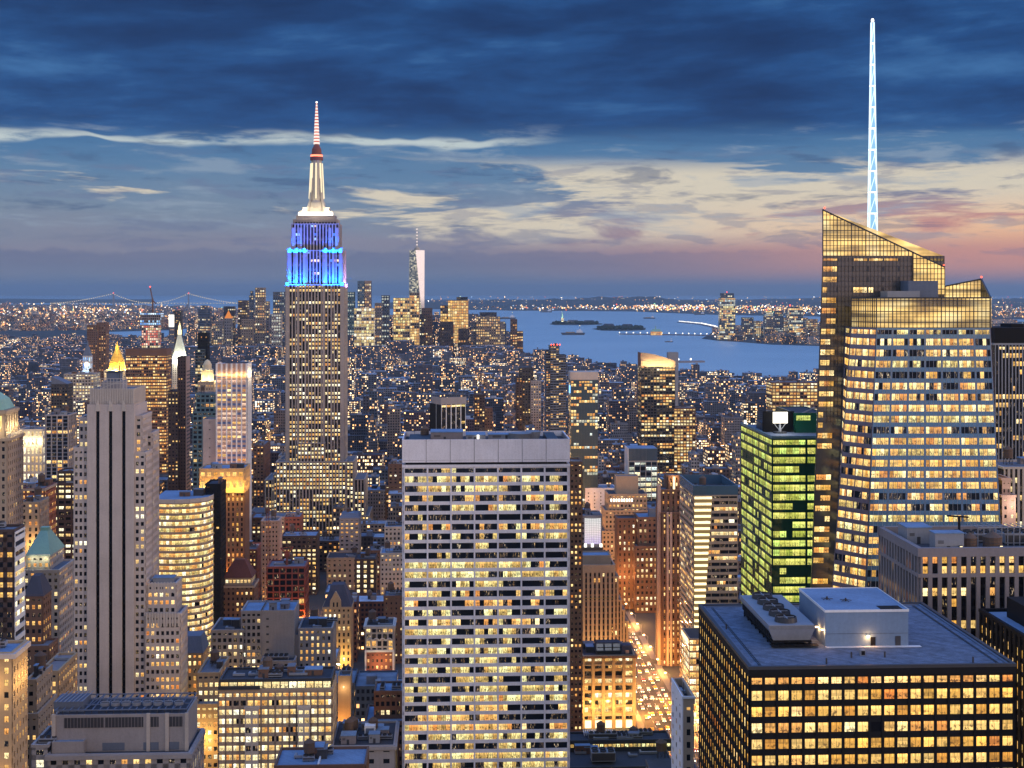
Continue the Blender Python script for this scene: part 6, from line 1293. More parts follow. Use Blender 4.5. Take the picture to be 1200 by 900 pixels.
def wtcm():
    m, N, out = newmat('wtc_glass'); p = N.n('ShaderNodeNewGeometry').outputs['Position']; sp = N.n('ShaderNodeSeparateXYZ'); N.put(sp.inputs[0], p)
    wn = N.n('ShaderNodeTexWhiteNoise', noise_dimensions='2D'); N.put(wn.inputs[0], N.xyz(N.m('FLOOR', N.m('MULTIPLY', sp.outputs[0], .16)), N.m('FLOOR', N.m('MULTIPLY', sp.outputs[2], .22))))
    e = N.m('MULTIPLY', N.m('POWER', wn.outputs[0], 2.5), .85); pr = N.n('ShaderNodeBsdfPrincipled'); pr.inputs['Base Color'].default_value = (.1, .14, .18, 1); pr.inputs['Roughness'].default_value = .2
    pr.inputs['Emission Color'].default_value = (.95, .85, .55, 1); N.put(pr.inputs['Emission Strength'], e); N.put(out.inputs[0], pr.outputs[0]); m.cycles.emission_sampling = 'NONE'
wtcm(); glassmat('wtc_sunset_painted', (.9, .9, .88), .35, .6); glassmat('wtc_side', (.55, .55, .55), .3, .6)
mb = MB(); cxm = W/2; mb.lathe(cxm, W/2, [(12, zt), (12, zt+8), (9, zt+8), (9, zt+12), (2.6, zt+12), (2.2, zt+60), (1.2, Z(266, D))], 'mast_metal', 10); 
for k in range(6): z_ = zt+20+k*13; mb.lathe(cxm, W/2, [(2.9, z_), (2.9, z_+5)], 'glow_pinkwhite', 8)
b.part(mb, 'mast')
mb = MB()
for q in range(5): mb.box(W*.12+q*0, W*.5, -.5, 0, zt-30-q*7, zt-27-q*7, 'metal_black')
b.done()
b.root['label'] = 'tallest far tower, tapering glass with thin mast and one side painted in sunset glare'
# the white side is painted sunset glare; this lamp gives almost no light
plight(W*1.2, -160, 180, 0.1, parent=b.root)

FS = lambda wall='stone_grey', lit=.4, mats=('lit_warm', 'lit_pale'), **k: ST(wall, bay=k.pop('bay', 9), floor=k.pop('floor', 11), wf=.6 if lit < .6 else .84, hf=.5 if lit < .6 else .76, pd=.5, bd=.5, lit=lit, mats=mats, **k)
far = [  # name, label, pl, pr, py, D, L, style, extra masses
 ('glass_tower', 'far glass tower with a pinkish right half rising behind the low cream block', 419, 427, 329, 5300, 30, FS('glass_steel', .35), [(427.5, 435, 329, 12, 'pink_stone')]),
 ('office_tower', 'far low lit cream block in front of the pink and glass tower', 415, 438, 361, 4900, 40, FS('stone_pale', .75, ('lit_pale', 'lit_office')), []),
 ('glass_tower', 'slim far tower with a white lit top between two broader lit blocks', 447, 456, 346, 5400, 30, FS('slate_blue', .45, ('lit_coolw',)), []),
 ('office_tower', 'far grey office block left of the slim white topped tower', 439, 447, 355, 5350, 30, FS('stone_grey', .35), []),
 ('office_tower', 'broad far yellow lit block left of the tapering glass tower', 461, 480, 349, 5500, 45, FS('stone_tan', .8, ('lit_warm', 'lit_office')), []),
 ('office_tower', 'narrow far lit block right in front of the foot of the tapering glass tower', 480, 491, 343, 5600, 40, FS('stone_tan', .7, ('lit_warm',)), []),
 ('office_tower', 'dark brown far block just right of the tapering glass tower', 494, 506, 361, 5700, 40, FS('brick_brown', .12), [(491, 497, 368, -20, 'brick_dark')]),
 ('office_tower', 'broad far block with a blazing gold front and dark stepped left shoulder', 525, 548.5, 352, 5700, 50, FS('stone_warm', 1.0, ('lit_gold', 'lit_warm')), [(516, 526, 358, 10, 'brick_brown'), (535, 548, 348, 20, 'metal_dark')]),
 ('office_tower', 'wide far brown block with sloping shoulders and even lit windows', 558, 586, 371, 5900, 50, FS('stone_tan', .55, ('lit_warm',)), [(552, 592, 377, 14, 'stone_grey'), (562, 582, 366, 20, 'roof_slate')]),
 ('office_tower', 'dark far block in front of the gold fronted block', 515, 531, 377, 5200, 40, FS('brick_dark', .2, ('lit_amber',)), []),
 ('office_tower', 'dark far block between the gold fronted block and the wide brown block', 537, 549, 385, 5200, 40, FS('brick_dark', .15), []),
 ('apartment_tower', 'last tall reddish tower before the bay with a stepped right side', 598, 606, 374, 5900, 30, FS('brick_brown', .35, ('lit_amber',)), [(606, 613, 388, 5, 'brick_brown')]),
 ('apartment_tower', 'small dark tower just left of the last reddish tower by the bay', 586, 593, 379, 6000, 30, FS('slate_blue', .2), []),
 ('office_tower', 'highest far tower of the left cluster with vertical lit strips', 299, 310, 337, 6000, 30, FS('stone_tan', .45), []),
 ('office_tower', 'pointed dark far tower left of the strip lit one', 292, 297, 346, 6100, 30, FS('slate_blue', .3), [(293.4, 296, 341, 8, 'slate_blue')]),
 ('office_tower', 'square brown far tower at the left end of the distant cluster', 279, 290, 352, 6200, 36, FS('brick_brown', .4), []),
 ('office_tower', 'far dark block directly left of the blue crowned skyscraper with a lit upper half', 320, 333, 342, 5700, 40, FS('slate_blue', .3, ('lit_coolw', 'lit_warm')), []),
 ('office_tower', 'pale far slab with horizontal lit bands below the dark block', 318, 329, 368, 5200, 36, FS('stone_pale', .5, ('lit_coolw',)), []),
 ('office_tower', 'far stepped tower standing by the water with lit floors, left of the orange pyramid', 232, 246, 362, 6300, 40, FS('slate_blue', .3), [(235, 242, 358, 6, 'slate_blue')]),
 ('office_tower', 'dark far block right behind the orange lit pyramid', 262, 274, 359, 6400, 40, FS('brick_dark', .2), []),
 ('office_tower', 'far grey tower right of the strip lit one', 310, 315, 353, 6100, 30, FS('stone_grey', .3), []),
 ('office_tower', 'small far block with green tinted windows left of the cream block', 407, 415, 342, 5300, 30, FS('teal_panel', .5, ('lit_coolw',)), []),
 ('office_tower', 'dark far slab at the left edge of the orange pyramid tower', 250, 260, 376, 5600, 30, FS('stone_grey', .3), []),
 ('office_tower', 'far tan block at the foot of the strip lit tower', 283, 296, 374, 5500, 30, FS('stone_tan', .35), []),
]
for nm, lb, pl, pr, py, D, L, st_, ex in far:
    b = Bld(nm, lb, 'tower', pl, D, rot=0, vis=min(405, py+50)); b.nind = 0
    m = b.mass(pl, pr, py, L, st_, faces='fl' if pl > 600 else 'fr')
    for a, c, y, ly, w_ in ex: b.mass(a, c, y, L*.8, dict(st_, wall=w_, lit=.3), ly=ly, faces='f')
    b.done(2)
b = Bld('stone_tower', 'far stone tower with a glowing orange pyramid roof near the East River', 'tower', 263, 5300, rot=0, vis=400)
m = b.mass(263, 271, 373, 30, FS('stone_grey', .3)); mb = MB(); mb.frustum(m['x0'], m['x1'], 0, 26, m['zt'], 12.4, Z(364, 5300), 'glow_orange', 12.4) if glowmat('glow_orange', (1, .32, .06), .85) else None; b.part(mb, 'pyramid_roof'); b.done(2)
# across the river
b = Bld('glass_tower', 'tall rounded glass tower with lit floors standing alone on the far shore of the river', 'tower', 843, 7500, rot=0, vis=420)
D = 7500; W = X(862, D)-X(843, D); zt = Z(348, D); b.nind = 0
sj = FS('glass_steel', .6, ('lit_coolw', 'lit_warm', 'lit_office')); m = b.mass(843.3, 861.7, 349, 40, sj); b.mass(845, 860, 343.5, 34, FS('slate_blue', .25), ly=4, z0=m['z']); mb = MB(); mb.lathe(W*.5, 20, [(0, Z(343, D)), (3, Z(342.5, D)), (0, Z(341.5, D))], 'glow_red', 6); b.part(mb, 'warning_light'); b.mass(842, 872, 393, 40, FS('stone_pale', .9, ('lit_pale', 'lit_coolw')), ly=-30); b.done(2)
jc = [(870, 883, 372), (884, 892, 376), (896, 906, 370), (897.5, 906, 364), (908, 918, 364), (906, 922, 373), (922, 930, 362), (925, 941, 359), (929, 943, 372), (945, 958, 374), (955, 975, 380), (888, 898, 384), (1170, 1190, 384)]
JCL = ['pale lit block nearest the lone rounded tower', 'small dark block second from the lone rounded tower', 'broad dim block near the shore', 'dark block with a bright red beacon', 'dark narrow block right of the red beacon one', 'wide greenish lit block low by the water', 'grey tower with stepped top', 'tallest brown lit tower of the group', 'blue grey block in front of the tallest brown one', 'small lit block close to the big glass skyscraper', 'low long block partly hidden by the glass skyscraper', 'low dark waterfront block', 'low block seen right of the glass skyscraper']
for k, (pl, pr, py) in enumerate(jc):
    D = 7600+(k*137) % 900; b = Bld('office_tower', 'far shore tower, '+JCL[k], 'tower', pl, D, rot=0, group='towers on the far river shore', vis=400); b.nind = 0
    m = b.mass(pl, pr, py, 40, FS(['slate_blue', 'stone_tan', 'stone_grey', 'glass_steel'][k % 4], [.35, .55, .2, .6][k % 4], ('lit_warm', 'lit_coolw'))); 
    if k in (3, 7): mb = MB(); mb.lathe(6, 10, [(0, m['zt']), (5, m['zt']+5), (0, m['zt']+10)], 'glow_red', 6); b.part(mb, 'warning_light')
    b.done(2)

# statue on its pedestal
wallmat('verdigris', (.35, .60, .48), .7)
def statue():
    D = 11300; r = bpy.data.objects.new('statue', None); COL.objects.link(r); r.location = (X(659, D), D, 0); r['label'] = 'pale green robed statue raising a torch on a lit stone pedestal, on its island'; r['category'] = 'statue'
    mb = MB(); mb.lathe(0, 0, [(34, .6), (34, 10), (24, 10), (22, 20)], 'stone_tan', 11); mb.frustum(-11, 11, -11, 11, 20, 3.5, 46, 'stone_tan'); mb.build('pedestal', r)
    mb = MB(); mb.lathe(0, 0, [(6.5, 46), (6.2, 52), (5.2, 62), (4.4, 70), (4.8, 76), (3.6, 80), (1.6, 82), (2.4, 84), (2.6, 87), (1.8, 89.5), (0, 90)], 'verdigris', 12)
    mb.bar((-3.2, -.5, 77), (-5.2, -.8, 88), 1.8, 'verdigris'); mb.bar((-5.2, -.8, 88), (-5.6, -.8, 93), 1.2, 'verdigris'); mb.bar((3.4, -1.5, 76), (3.2, -4, 68), 1.8, 'verdigris'); mb.box(1.2, 4.6, -5, -3.6, 66, 73, 'verdigris')
    for k in range(7): a = math.pi*(k+.5)/7; mb.bar((0, 0, 88.5), (4.2*math.cos(a), 0, 88.5+3.6*math.sin(a)), .5, 'verdigris')
    fg = mb.build('robed_figure', r); mb = MB(); mb.lathe(-5.6, -.8, [(1.6, 93), (1.2, 95), (0, 97)], 'glow_hot', 8); mb.build('torch_flame', fg)
    for x in (-30, 0, 30): plight(x, -50, 12, 130000, (.95, 1, .7), 2, parent=r)
statue()
# suspension bridge
def bridge():
    D = 20000; r = bpy.data.objects.new('suspension_bridge', None); COL.objects.link(r); r.location = (X(177, D), D, 0); r['label'] = 'long suspension bridge with lit cables between two towers on the left horizon'; r['category'] = 'bridge'
    tx = [X(133, D)-X(177, D), X(221, D)-X(177, D)]; e = [X(60, D)-X(177, D), X(285, D)-X(177, D)]; zd = Z(355.5, D); zt = Z(344, D)
    for x in tx:
        mb = MB()
        for s in (-9, 9): mb.box(x-6, x+6, s*2-5, s*2+5, 0, zt, 'metal_grey')
        for z in (zd-20, zt-30, zt-12): mb.box(x-5, x+5, -13, 13, z, z+10, 'metal_grey')
        t = mb.build('bridge_tower', r); mb = MB(); mb.lathe(x, 0, [(0, zt), (9, zt+8), (0, zt+15)], 'glow_red', 6); mb.build('beacon', t)
    mb = MB(); mb.box(e[0], e[1], -14, 14, zd-4, zd, 'metal_grey'); mb.build('deck', r)
    def cab(x):
        if x < tx[0]: s = (x-e[0])/(tx[0]-e[0]); return zd+(zt-zd)*s**1.6
        if x > tx[1]: s = (e[1]-x)/(e[1]-tx[1]); return zd+(zt-zd)*s**1.6
        s = (x-tx[0])/(tx[1]-tx[0])*2-1; return zd+6+(zt-zd-6)*s*s
    n = 90; xs = [e[0]+(e[1]-e[0])*k/n for k in range(n+1)]
    mb = MB()
    for a, c in zip(xs, xs[1:]): mb.bar((a, -12, cab(a)), (c, -12, cab(c)), 4.5, 'metal_grey')
    mb.build('cable', r); mb = MB()
    for x in xs[::1]: mb.lathe(x, -15, [(0, cab(x)-6), (6.5, cab(x)), (0, cab(x)+6)], 'glow_hot', 5)
    for k in range(60): x = e[0]+(e[1]-e[0])*k/59; mb.lathe(x, -16, [(0, zd-4), (6, zd+2), (0, zd+8)], 'glow_hot', 5)
    mb.build('bridge_lamp', r, kind='stuff'); mb = MB()
    for x in xs[::3]: mb.bar((x, -12, zd), (x, -12, cab(x)), 1.5, 'metal_grey')
    mb.build('hanger_rope', r, kind='stuff')
bridge()
# piers, boats, island buildings
mb = MB()
def pier(name, label, pts, w, lit=True):
    r = bpy.data.objects.new(name, None); COL.objects.link(r); P = [W2(*p) for p in pts]; r.location = (*P[0], 0); r['label'] = label; r['category'] = 'pier'; o = V((*P[0], 0)); mb = MB()
    P = [V((*p, 0))-o for p in P]
    for a, c in zip(P, P[1:]):
        d = (c-a).normalized(); n = V((-d.y, d.x, 0))*w/2; mb.hexa([a-n, c-n, c+n, a+n, a-n+V((0, 0, 6)), c-n+V((0, 0, 6)), c+n+V((0, 0, 6)), a+n+V((0, 0, 6))], 'concrete')
    mb.build('deck', r); mb = MB()
    for a, c in zip(P, P[1:]):
        n = max(2, int((c-a).length/38))
        for k in range(n): q = a.lerp(c, k/n); mb.lathe(q.x, q.y, [(0, 8), (4.4, 12), (0, 16)], 'glow_white', 5)
    mb.build('pier_lamp', r, kind='stuff')
pier('long_pier', 'long curved brightly lit pier reaching out into the bay', [(796, 378), (822, 380.5), (838, 384), (845, 388), (842, 391)], 40)
pier('pier', 'straight lit pier left of the rounded tower, behind the ferry terminal', [(768, 392.5), (800, 393), (850, 394)], 34); pier('ferry_pier', 'thin dark low pier with lamps left of the ferry terminal', [(726, 392), (775, 392.5)], 22)
pier('jetty', 'short lit jetty in front of the rounded tower', [(838, 397), (852, 398.5)], 30); pier('river_pier', 'pier with a bright row of white lamps on the near river bank', [(795, 425), (824, 424.5)], 30)
b = Bld('ferry_terminal', 'small orange lit terminal building with a clock turret on the waterfront', 'building', 763, 8250, rot=0, vis=400); b.nind = 0; m = b.mass(763, 776, 388.5, 40, FS('stone_warm', 1, ('lit_amber',))); hiproof(b, m, m['zt']+14, 'copper_green', .2, .3); mb = MB(); mb.frustum(m['x0']+22, m['x0']+34, 8, 20, m['zt'], 5, m['zt']+34, 'copper_green'); b.part(mb, 'turret'); b.done(1)
wallmat('hull', (.08, .09, .11), .6)
for i, (px, py, l, lb) in enumerate(((784, 401, 46, 'small white boat alone in the middle of the river'), (672, 392.5, 150, 'long dark barge lying between the islands and the city'), (761, 373.5, 120, 'pale ship far out beyond the islands'), (595, 374, 170, 'ship with a string of lights left of the statue island'), (640, 366, 160, 'distant ship near the far shore, left of the statue'), (820, 369, 130, 'distant lit ship by the far shore above the curved pier'))):
    x, y = W2(px, py); r = bpy.data.objects.new('boat', None); COL.objects.link(r); r.location = (x, y, 0); r['label'] = lb; r['category'] = 'boat'
    mb = MB(); h = l*.09; mb.hexa([(-l*.44, -l*.08, 0), (l*.42, -l*.08, 0), (l*.42, l*.08, 0), (-l*.44, l*.08, 0), (-l*.5, -l*.1, h), (l*.46, -l*.1, h), (l*.46, l*.1, h), (-l*.5, l*.1, h)], 'hull'); mb.build('hull', r)
    mb = MB(); mb.box(l*.12, l*.36, -l*.07, l*.07, h, h+l*.09, 'paint_white'); mb.box(l*.2, l*.3, -l*.05, l*.05, h+l*.09, h+l*.14, 'paint_white'); mb.bar((l*.25, 0, h+l*.14), (l*.25, 0, h+l*.26), l*.012, 'metal_dark'); cb = mb.build('cabin', r)
    mb = MB(); mb.lathe(l*.25, 0, [(0, h+l*.26), (max(1.6, l*.02), h+l*.28), (0, h+l*.3)], 'glow_hot', 6); mb.build('lamp', r)
    mb = MB(); mb.box(-l*.3, l*.05, -l*.05, l*.05, h, h+l*.03, 'stone_warm'); mb.build('deck_hatch', r)
for i, (px, py, lb) in enumerate(((713, 383.5, 'turreted hall in the middle of the low right island'), (735, 384, 'long low building on the right part of the low island'), (671, 379, 'small building behind the statue on its island'), (690, 379.3, 'low building at the right end of the statue island'))):
    D = GD(py); b = Bld('island_building', lb, 'building', px-6, D, rot=0, vis=375); b.nind = 0; m = b.mass(px-6, px+7, py-2.2, 40, FS('brick_brown', .2, ('lit_amber',))); hiproof(b, m, m['zt']+12, 'roof_slate', .1, .3); b.done(1)
# island trees as low wooded mass
wallmat('far_trees', (.03, .045, .035), 1, .5, .02)
mb = MB(); r_ = random.Random(4)
for k in range(260):
    px = r_.choice([r_.uniform(648, 702), r_.uniform(698, 752)]); py = r_.uniform(378.6, 380.2) if px < 700 else r_.uniform(383.6, 386.6); x, y = W2(px, py); s = r_.uniform(9, 17); mb.lathe(x, y, [(s*.6, .6), (s, s*.5), (s*.8, s), (0, s*1.4)], 'far_trees', 6, r_.random())
o = mb.build('island_trees', kind='stuff')
# ================================================================ the rest of the city
rg = random.Random(2024)
CITYCOL = [((.20, .085, .06), 'red brick'), ((.34, .27, .21), 'tan'), ((.24, .24, .26), 'grey'), ((.06, .06, .075), 'dark'), ((.46, .45, .46), 'white'), ((.145, .09, .07), 'brown'), ((.12, .16, .23), 'blue grey')]
CW = [1.5, 1.6, 2.2, 1.5, .9, 2.0, 1.4]
def manh_ok(px, D):            # is this ground point on the island (its shoreline as a row for each column)
    sh = [(-400, 400), (120, 399), (250, 398), (350, 396), (420, 395), (585, 400), (600, 408), (612, 421), (640, 419), (690, 430), (742, 441), (800, 444), (870, 447), (960, 450), (1190, 458), (1600, 470)]
    for (a, ya), (c, yc) in zip(sh, sh[1:]):
        if a <= px <= c: return D < GD(ya+(yc-ya)*(px-a)/(c-a))*.99
    return False
def hit(u0, u1, v0, v1):
    for a, c, d_, e in EXC:
        if u0 < c and u1 > a and v0 < e and v1 > d_: return True
    return False
blocks = []
VIS.append((640, 805, 1000, 866)); VIS.append((738, 790, 1180, 745))
def lots():
    for v in range(340, 7400, 80):
        if v > 4300 and False: continue
        for ua, ub in zip([-3600, -3350, -3100, -2850, -2600, -2350]+AVES, [-3350, -3100, -2850, -2600, -2350, -2080]+AVES[1:]+[1960]):
            for row in (0, 1):
                va = v+8+row*33
                u = ua+17
                while u < ub-22:
                    w = rg.choice([10, 14, 18, 22, 28, 36, 44]) if v < 3500 else rg.choice([18, 24, 34, 48])
                    w = min(w, ub-17-u)
                    if w < 8: break
                    yield u, u+w-.6, va, va+rg.uniform(23, 31.5), v
                    u += w
for u0, u1, v0, v1, v in lots():
    sh_ = max(0, v0-3000)*.055; a0, a1 = u0-sh_, u1-sh_
    um = (a0+a1)/2; px = 525+um*F/v0
    if not (-60 < px < 1260) or v0 < 600: continue
    if not manh_ok(px, v0+40): continue
    if hit(a0, a1, v0, v1): continue
    q = rg.random()
    if v0 < 1500: h = rg.uniform(26, 62) if q < .75 else rg.uniform(60, 95)
    elif v0 < 2500: h = rg.uniform(16, 45) if q < .85 else rg.uniform(45, 95)
    elif v0 < 4200: h = rg.uniform(11, 30) if q < .82 else (rg.uniform(30, 52) if q < .965 else rg.uniform(52, 88))
    else: h = rg.uniform(12, 30) if q < .85 else rg.uniform(30, 60)
    if v0 > 4700 and 225 < px < 600:
        h = rg.uniform(30, 90) if q < .8 else rg.uniform(90, 150)
        if px > 560: h *= .6
    if px < 225 and v0 > 3000: h *= .85
    if px > 640 and v0 > 3000: h *= .8
    # keep sightlines
    lim = 1e9; p0, p1 = 525+a0*F/v0, 525+a1*F/v0; p2, p3 = 525+a0*F/v1, 525+a1*F/v1; pa, pb = min(p0, p2), max(p1, p3)
    for (l, r, D, yb) in VIS:
        if D > v0-5 and pb > l and pa < r: lim = min(lim, CZ-(yb-HY)*v0/F)
    # the avenue with its traffic stays in view, and the far streets glow through
    if h > lim:
        h = lim-rg.uniform(0, 6)
        if h < 7: continue
    if 820 < v0 < 1010 and a0 < 115 and a1 > 0: continue          # the park and cross street below the old stone building
    blocks.append([a0, a1, v0, v1, h])
blocks.sort(key=lambda b: b[2])
# visible share by a front-to-back sweep over picture columns
cover = np.full(1400, 900.0)
for a, c, yb, D in []: pass
for (l, r, D, yb) in VIS: pass
hero = sorted([(D, l, r, yb) for (l, r, D, yb) in VIS]); hi = 0
for b_ in blocks:
    a0, a1, v0, v1, h = b_
    while hi < len(hero) and hero[hi][0] < v0:
        D, l, r, yb = hero[hi]; hi += 1
        i0, i1 = max(0, int(l)+100), min(1400, int(r)+100)
        if D < 1300 and i1 > i0: cover[i0:i1] = np.minimum(cover[i0:i1], min(yb, 700) if D > 500 else 690)
    pl, pr = 525+a0*F/v0, 525+a1*F/v0; i0, i1 = max(100, int(pl)+100), min(1300, int(pr)+101)
    y = HY+(CZ-h)*F/v0; yr = HY+(CZ-h)*F/v1
    s = 0.0
    if i1 > i0: s = float(np.maximum(0, cover[i0:i1]-min(y, 900)).sum()) + (i1-i0)*max(0, y-yr)*.7*(y < 900); cover[i0:i1] = np.minimum(cover[i0:i1], yr if y < 900 else 900)
    b_.append(s)
order = sorted(range(len(blocks)), key=lambda i: -blocks[i][5])
TOP = set(order[:285])
def shade(c, k): return tuple(min(1, x*k) for x in c)
def add_block(mb, x0, x1, y0, y1, z0, z1, col, lit, f=lambda x, y, z: (x, y, z), roofc=(.2, .24, .3), rmb=None, far=False):
    fh, bw = (rg.choice([3.4, 3.8, 4.2]), rg.choice([2.6, 3.0, 3.6])) if not far else (rg.choice([3.8, 4.4, 5.0]), rg.choice([3, 4, 5]))
    nz = max(1, round((z1-z0)/fh)); c4 = (*col, lit)
    oU, oV = rg.randint(0, 400), rg.randint(0, 400)
    for (a, c) in (((x0, y0), (x1, y0)), ((x1, y0), (x1, y1)), ((x1, y1), (x0, y1)), ((x0, y1), (x0, y0))):
        n = max(1, round(math.dist(a, c)/bw)); oU += 17
        mb.face([f(*a, z0), f(*c, z0), f(*c, z1), f(*a, z1)], 'city_facade', [(oU, oV), (oU+n, oV), (oU+n, oV+nz), (oU, oV+nz)], c4)
    r4 = (*roofc, 0); t = .5; m2 = rmb or mb
    m2.face([f(x0, y0, z1), f(x1, y0, z1), f(x1, y1, z1), f(x0, y1, z1)], 'city_facade', [(0, 0)]*4, r4)
def para(mb, x0, x1, y0, y1, z, col, f):
    t = .45
    for a in ((x0, x1, y0, y0+t), (x0, x1, y1-t, y1), (x0, x0+t, y0+t, y1-t), (x1-t, x1, y0+t, y1-t)):
        mb.hexa([f(a[0], a[2], z), f(a[1], a[2], z), f(a[1], a[3], z), f(a[0], a[3], z), f(a[0], a[2], z+.9), f(a[1], a[2], z+.9), f(a[1], a[3], z+.9), f(a[0], a[3], z+.9)], 'city_facade', (*col, 0))
def clut(mb, x0, x1, y0, y1, z, f, n, near):
    W, L = x1-x0, y1-y0
    for _ in range(n):
        w, l, h = min(W*.35, rg.uniform(2, 7)), min(L*.35, rg.uniform(2, 8)), rg.uniform(1.5, 4.5); x, y = x0+rg.uniform(.05, .6)*W, y0+rg.uniform(.08, .6)*L
        c = rg.choice([(.2, .22, .27), (.10, .11, .14), (.34, .34, .36), (.25, .18, .14), (.45, .46, .5)])
        mb.hexa([f(x, y, z), f(x+w, y, z), f(x+w, y+l, z), f(x, y+l, z), f(x, y, z+h), f(x+w, y, z+h), f(x+w, y+l, z+h), f(x, y+l, z+h)], 'city_facade', (*c, 0))
def tankmesh(mb, x, y, z, f, r=1.9):
    n = 8
    c = (.13, .09, .065, 0)
    P = lambda rr, k, zz: f(x+rr*math.cos(6.2832*k/n), y+rr*math.sin(6.2832*k/n), zz)
    for k in range(n):
        mb.face([P(r, k, z+2.5), P(r, k+1, z+2.5), P(r, k+1, z+6), P(r, k, z+6)], 'city_facade', None, c); mb.face([P(r, k, z+6), P(r, k+1, z+6), f(x, y, z+7.4)], 'city_facade', None, c)
    for a, b2 in ((-1, -1), (1, -1), (1, 1), (-1, 1)):
        q = r*.6; mb.hexa([f(x+a*q-.12, y+b2*q-.12, z), f(x+a*q+.12, y+b2*q-.12, z), f(x+a*q+.12, y+b2*q+.12, z), f(x+a*q-.12, y+b2*q+.12, z), f(x+a*q-.12, y+b2*q-.12, z+2.5), f(x+a*q+.12, y+b2*q-.12, z+2.5), f(x+a*q+.12, y+b2*q+.12, z+2.5), f(x+a*q-.12, y+b2*q+.12, z+2.5)], 'city_facade', c)
BIG = MB(); INFO = []
WALLS = {'red brick': 'brick_red', 'tan': 'stone_tan', 'grey': 'stone_grey', 'dark': 'brick_dark', 'white': 'stone_pale', 'brown': 'brick_brown', 'blue grey': 'slate_blue'}
NAMES = {'red brick': 'brick_building', 'tan': 'stone_building', 'grey': 'city_building', 'dark': 'office_block', 'white': 'stone_building', 'brown': 'brick_building', 'blue grey': 'office_block'}
rank = {i: k for k, i in enumerate(order)}
for i, (a0, a1, v0, v1, h, s) in enumerate(blocks):
    ci = rg.choices(range(len(CITYCOL)), CW)[0]; col, cname = CITYCOL[ci]; col = shade(col, rg.uniform(.6, 1.15)); k_ = min(.75, max(0, (v0-1200)/2200)); col = tuple(.85*(c*(1-k_)+g*k_) for c, g in zip(col, (.075, .12, .21))); lit = rg.choice([.04, .06, .09, .12, .18, .25, .35, .62]); W, L = a1-a0, v1-v0  # far walls mixed towards blue: distance haze put into the wall colour
    roofc = rg.choice([(.09, .12, .17), (.14, .19, .27), (.05, .06, .08), (.30, .39, .52), (.18, .22, .28), (.44, .54, .66)])
    if i in TOP:
        x, y, _ = uvw(a0, v0); r = bpy.data.objects.new(NAMES[cname], None); COL.objects.link(r); r.location = (x, y, 0); r.rotation_euler = (0, 0, TH); r['category'] = 'building'; r['group'] = 'city blocks between the landmarks'
        f = lambda x, y, z: (x, y, z)
        step = rg.random() < .35 and h > 30; h1 = h*rg.uniform(.6, .85) if step else h; tanks = 0; bulk = 0
        if rank[i] < 70 and v0 < 1600:
            b = Bld.__new__(Bld); b.root = r; b.pl, b.D, b.rot = 525+a0*F/v0, v0, TH; b.c, b.s = cT, sT; b.wall, b.roof, b.win = MB(), MB(), []; b.nind = 24; b.pxr = None; b.vis = 900
            b.pl = 600+F*x/y; b.D = y
            st = ST(WALLS[cname], bay=rg.choice([2.8, 3.4, 4.4]), floor=rg.choice([3.6, 3.9, 4.3]), wf=rg.choice([.4, .5, .62]), hf=rg.choice([.45, .52]), lit=max(.12, lit), mats=rg.choice([['lit_warm'], ['lit_pale', 'lit_warm'], ['lit_amber', 'lit_warm']]))
            if rg.random() < .4: st['cornice'] = .6
            m = b.mass(0, 0, 0, L, st, xx=(0, W), zz=h1, roof=rg.choice(['roof_blue', 'roof_grey', 'roof_dark']))
            if step: m = b.mass(0, 0, 0, L*.6, st, ly=L*.25, xx=(W*.12, W*.8), zz=h, z0=m['z'], roof='roof_blue')
            b.clutter(m, rg.randint(2, 5), False); bulk = 1
            if rg.random() < .5: b.tank(W*rg.uniform(.25, .7), L*.5, m['z']); tanks = 1
            b.pxr = None; b.done()
        else:
            mb = MB(); rm = MB(); add_block(mb, 0, W, 0, L, 0, h1, col, lit, f, roofc, rm); zt = h1; xa, xb, ya, yb = 0, W, 0, L
            if step: xa, xb, ya, yb = W*.15, W*.85, L*.2, L*.9; add_block(mb, xa, xb, ya, yb, h1, h, col, lit, f, roofc, rm); zt = h
            para(mb, xa, xb, ya, yb, zt, col, f); mb.build('wall', r); rm.build('roof', r)
            nb = rg.randint(1, 3)
            for _ in range(nb): m2 = MB(); clut(m2, xa, xb, ya, yb, zt, f, 1, True); m2.build('bulkhead', r)
            bulk = nb
            if rg.random() < .4 and W > 9: m2 = MB(); tankmesh(m2, xa+(xb-xa)*rg.uniform(.25, .75), ya+(yb-ya)*rg.uniform(.3, .7), zt, f); m2.build('water_tank', r); tanks = 1
        INFO.append((r, 525+(a0+a1)/2*F/v0, v0, h, W, cname, step, tanks, lit, HY+(CZ-h)*F/v0))
    else:
        vv = v0
        f = (lambda x, y, z: uvw(x, y, z))
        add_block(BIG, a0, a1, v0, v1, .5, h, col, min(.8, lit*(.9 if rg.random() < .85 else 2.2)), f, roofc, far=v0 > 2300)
        if v0 < 3000 and s > 5: para(BIG, a0, a1, v0, v1, h, col, f)
        if s > 4: clut(BIG, a0, a1, v0, v1, h, f, 2 if v0 < 2500 else 1, False)
        if s > 10 and rg.random() < .25 and v0 < 3200: tankmesh(BIG, (a0+a1)/2, (v0+v1)/2, h, f)
o = BIG.build('city_buildings', kind='stuff'); o['label'] = 'dense mass of small city buildings filling the island to the shore'; o['category'] = 'buildings'

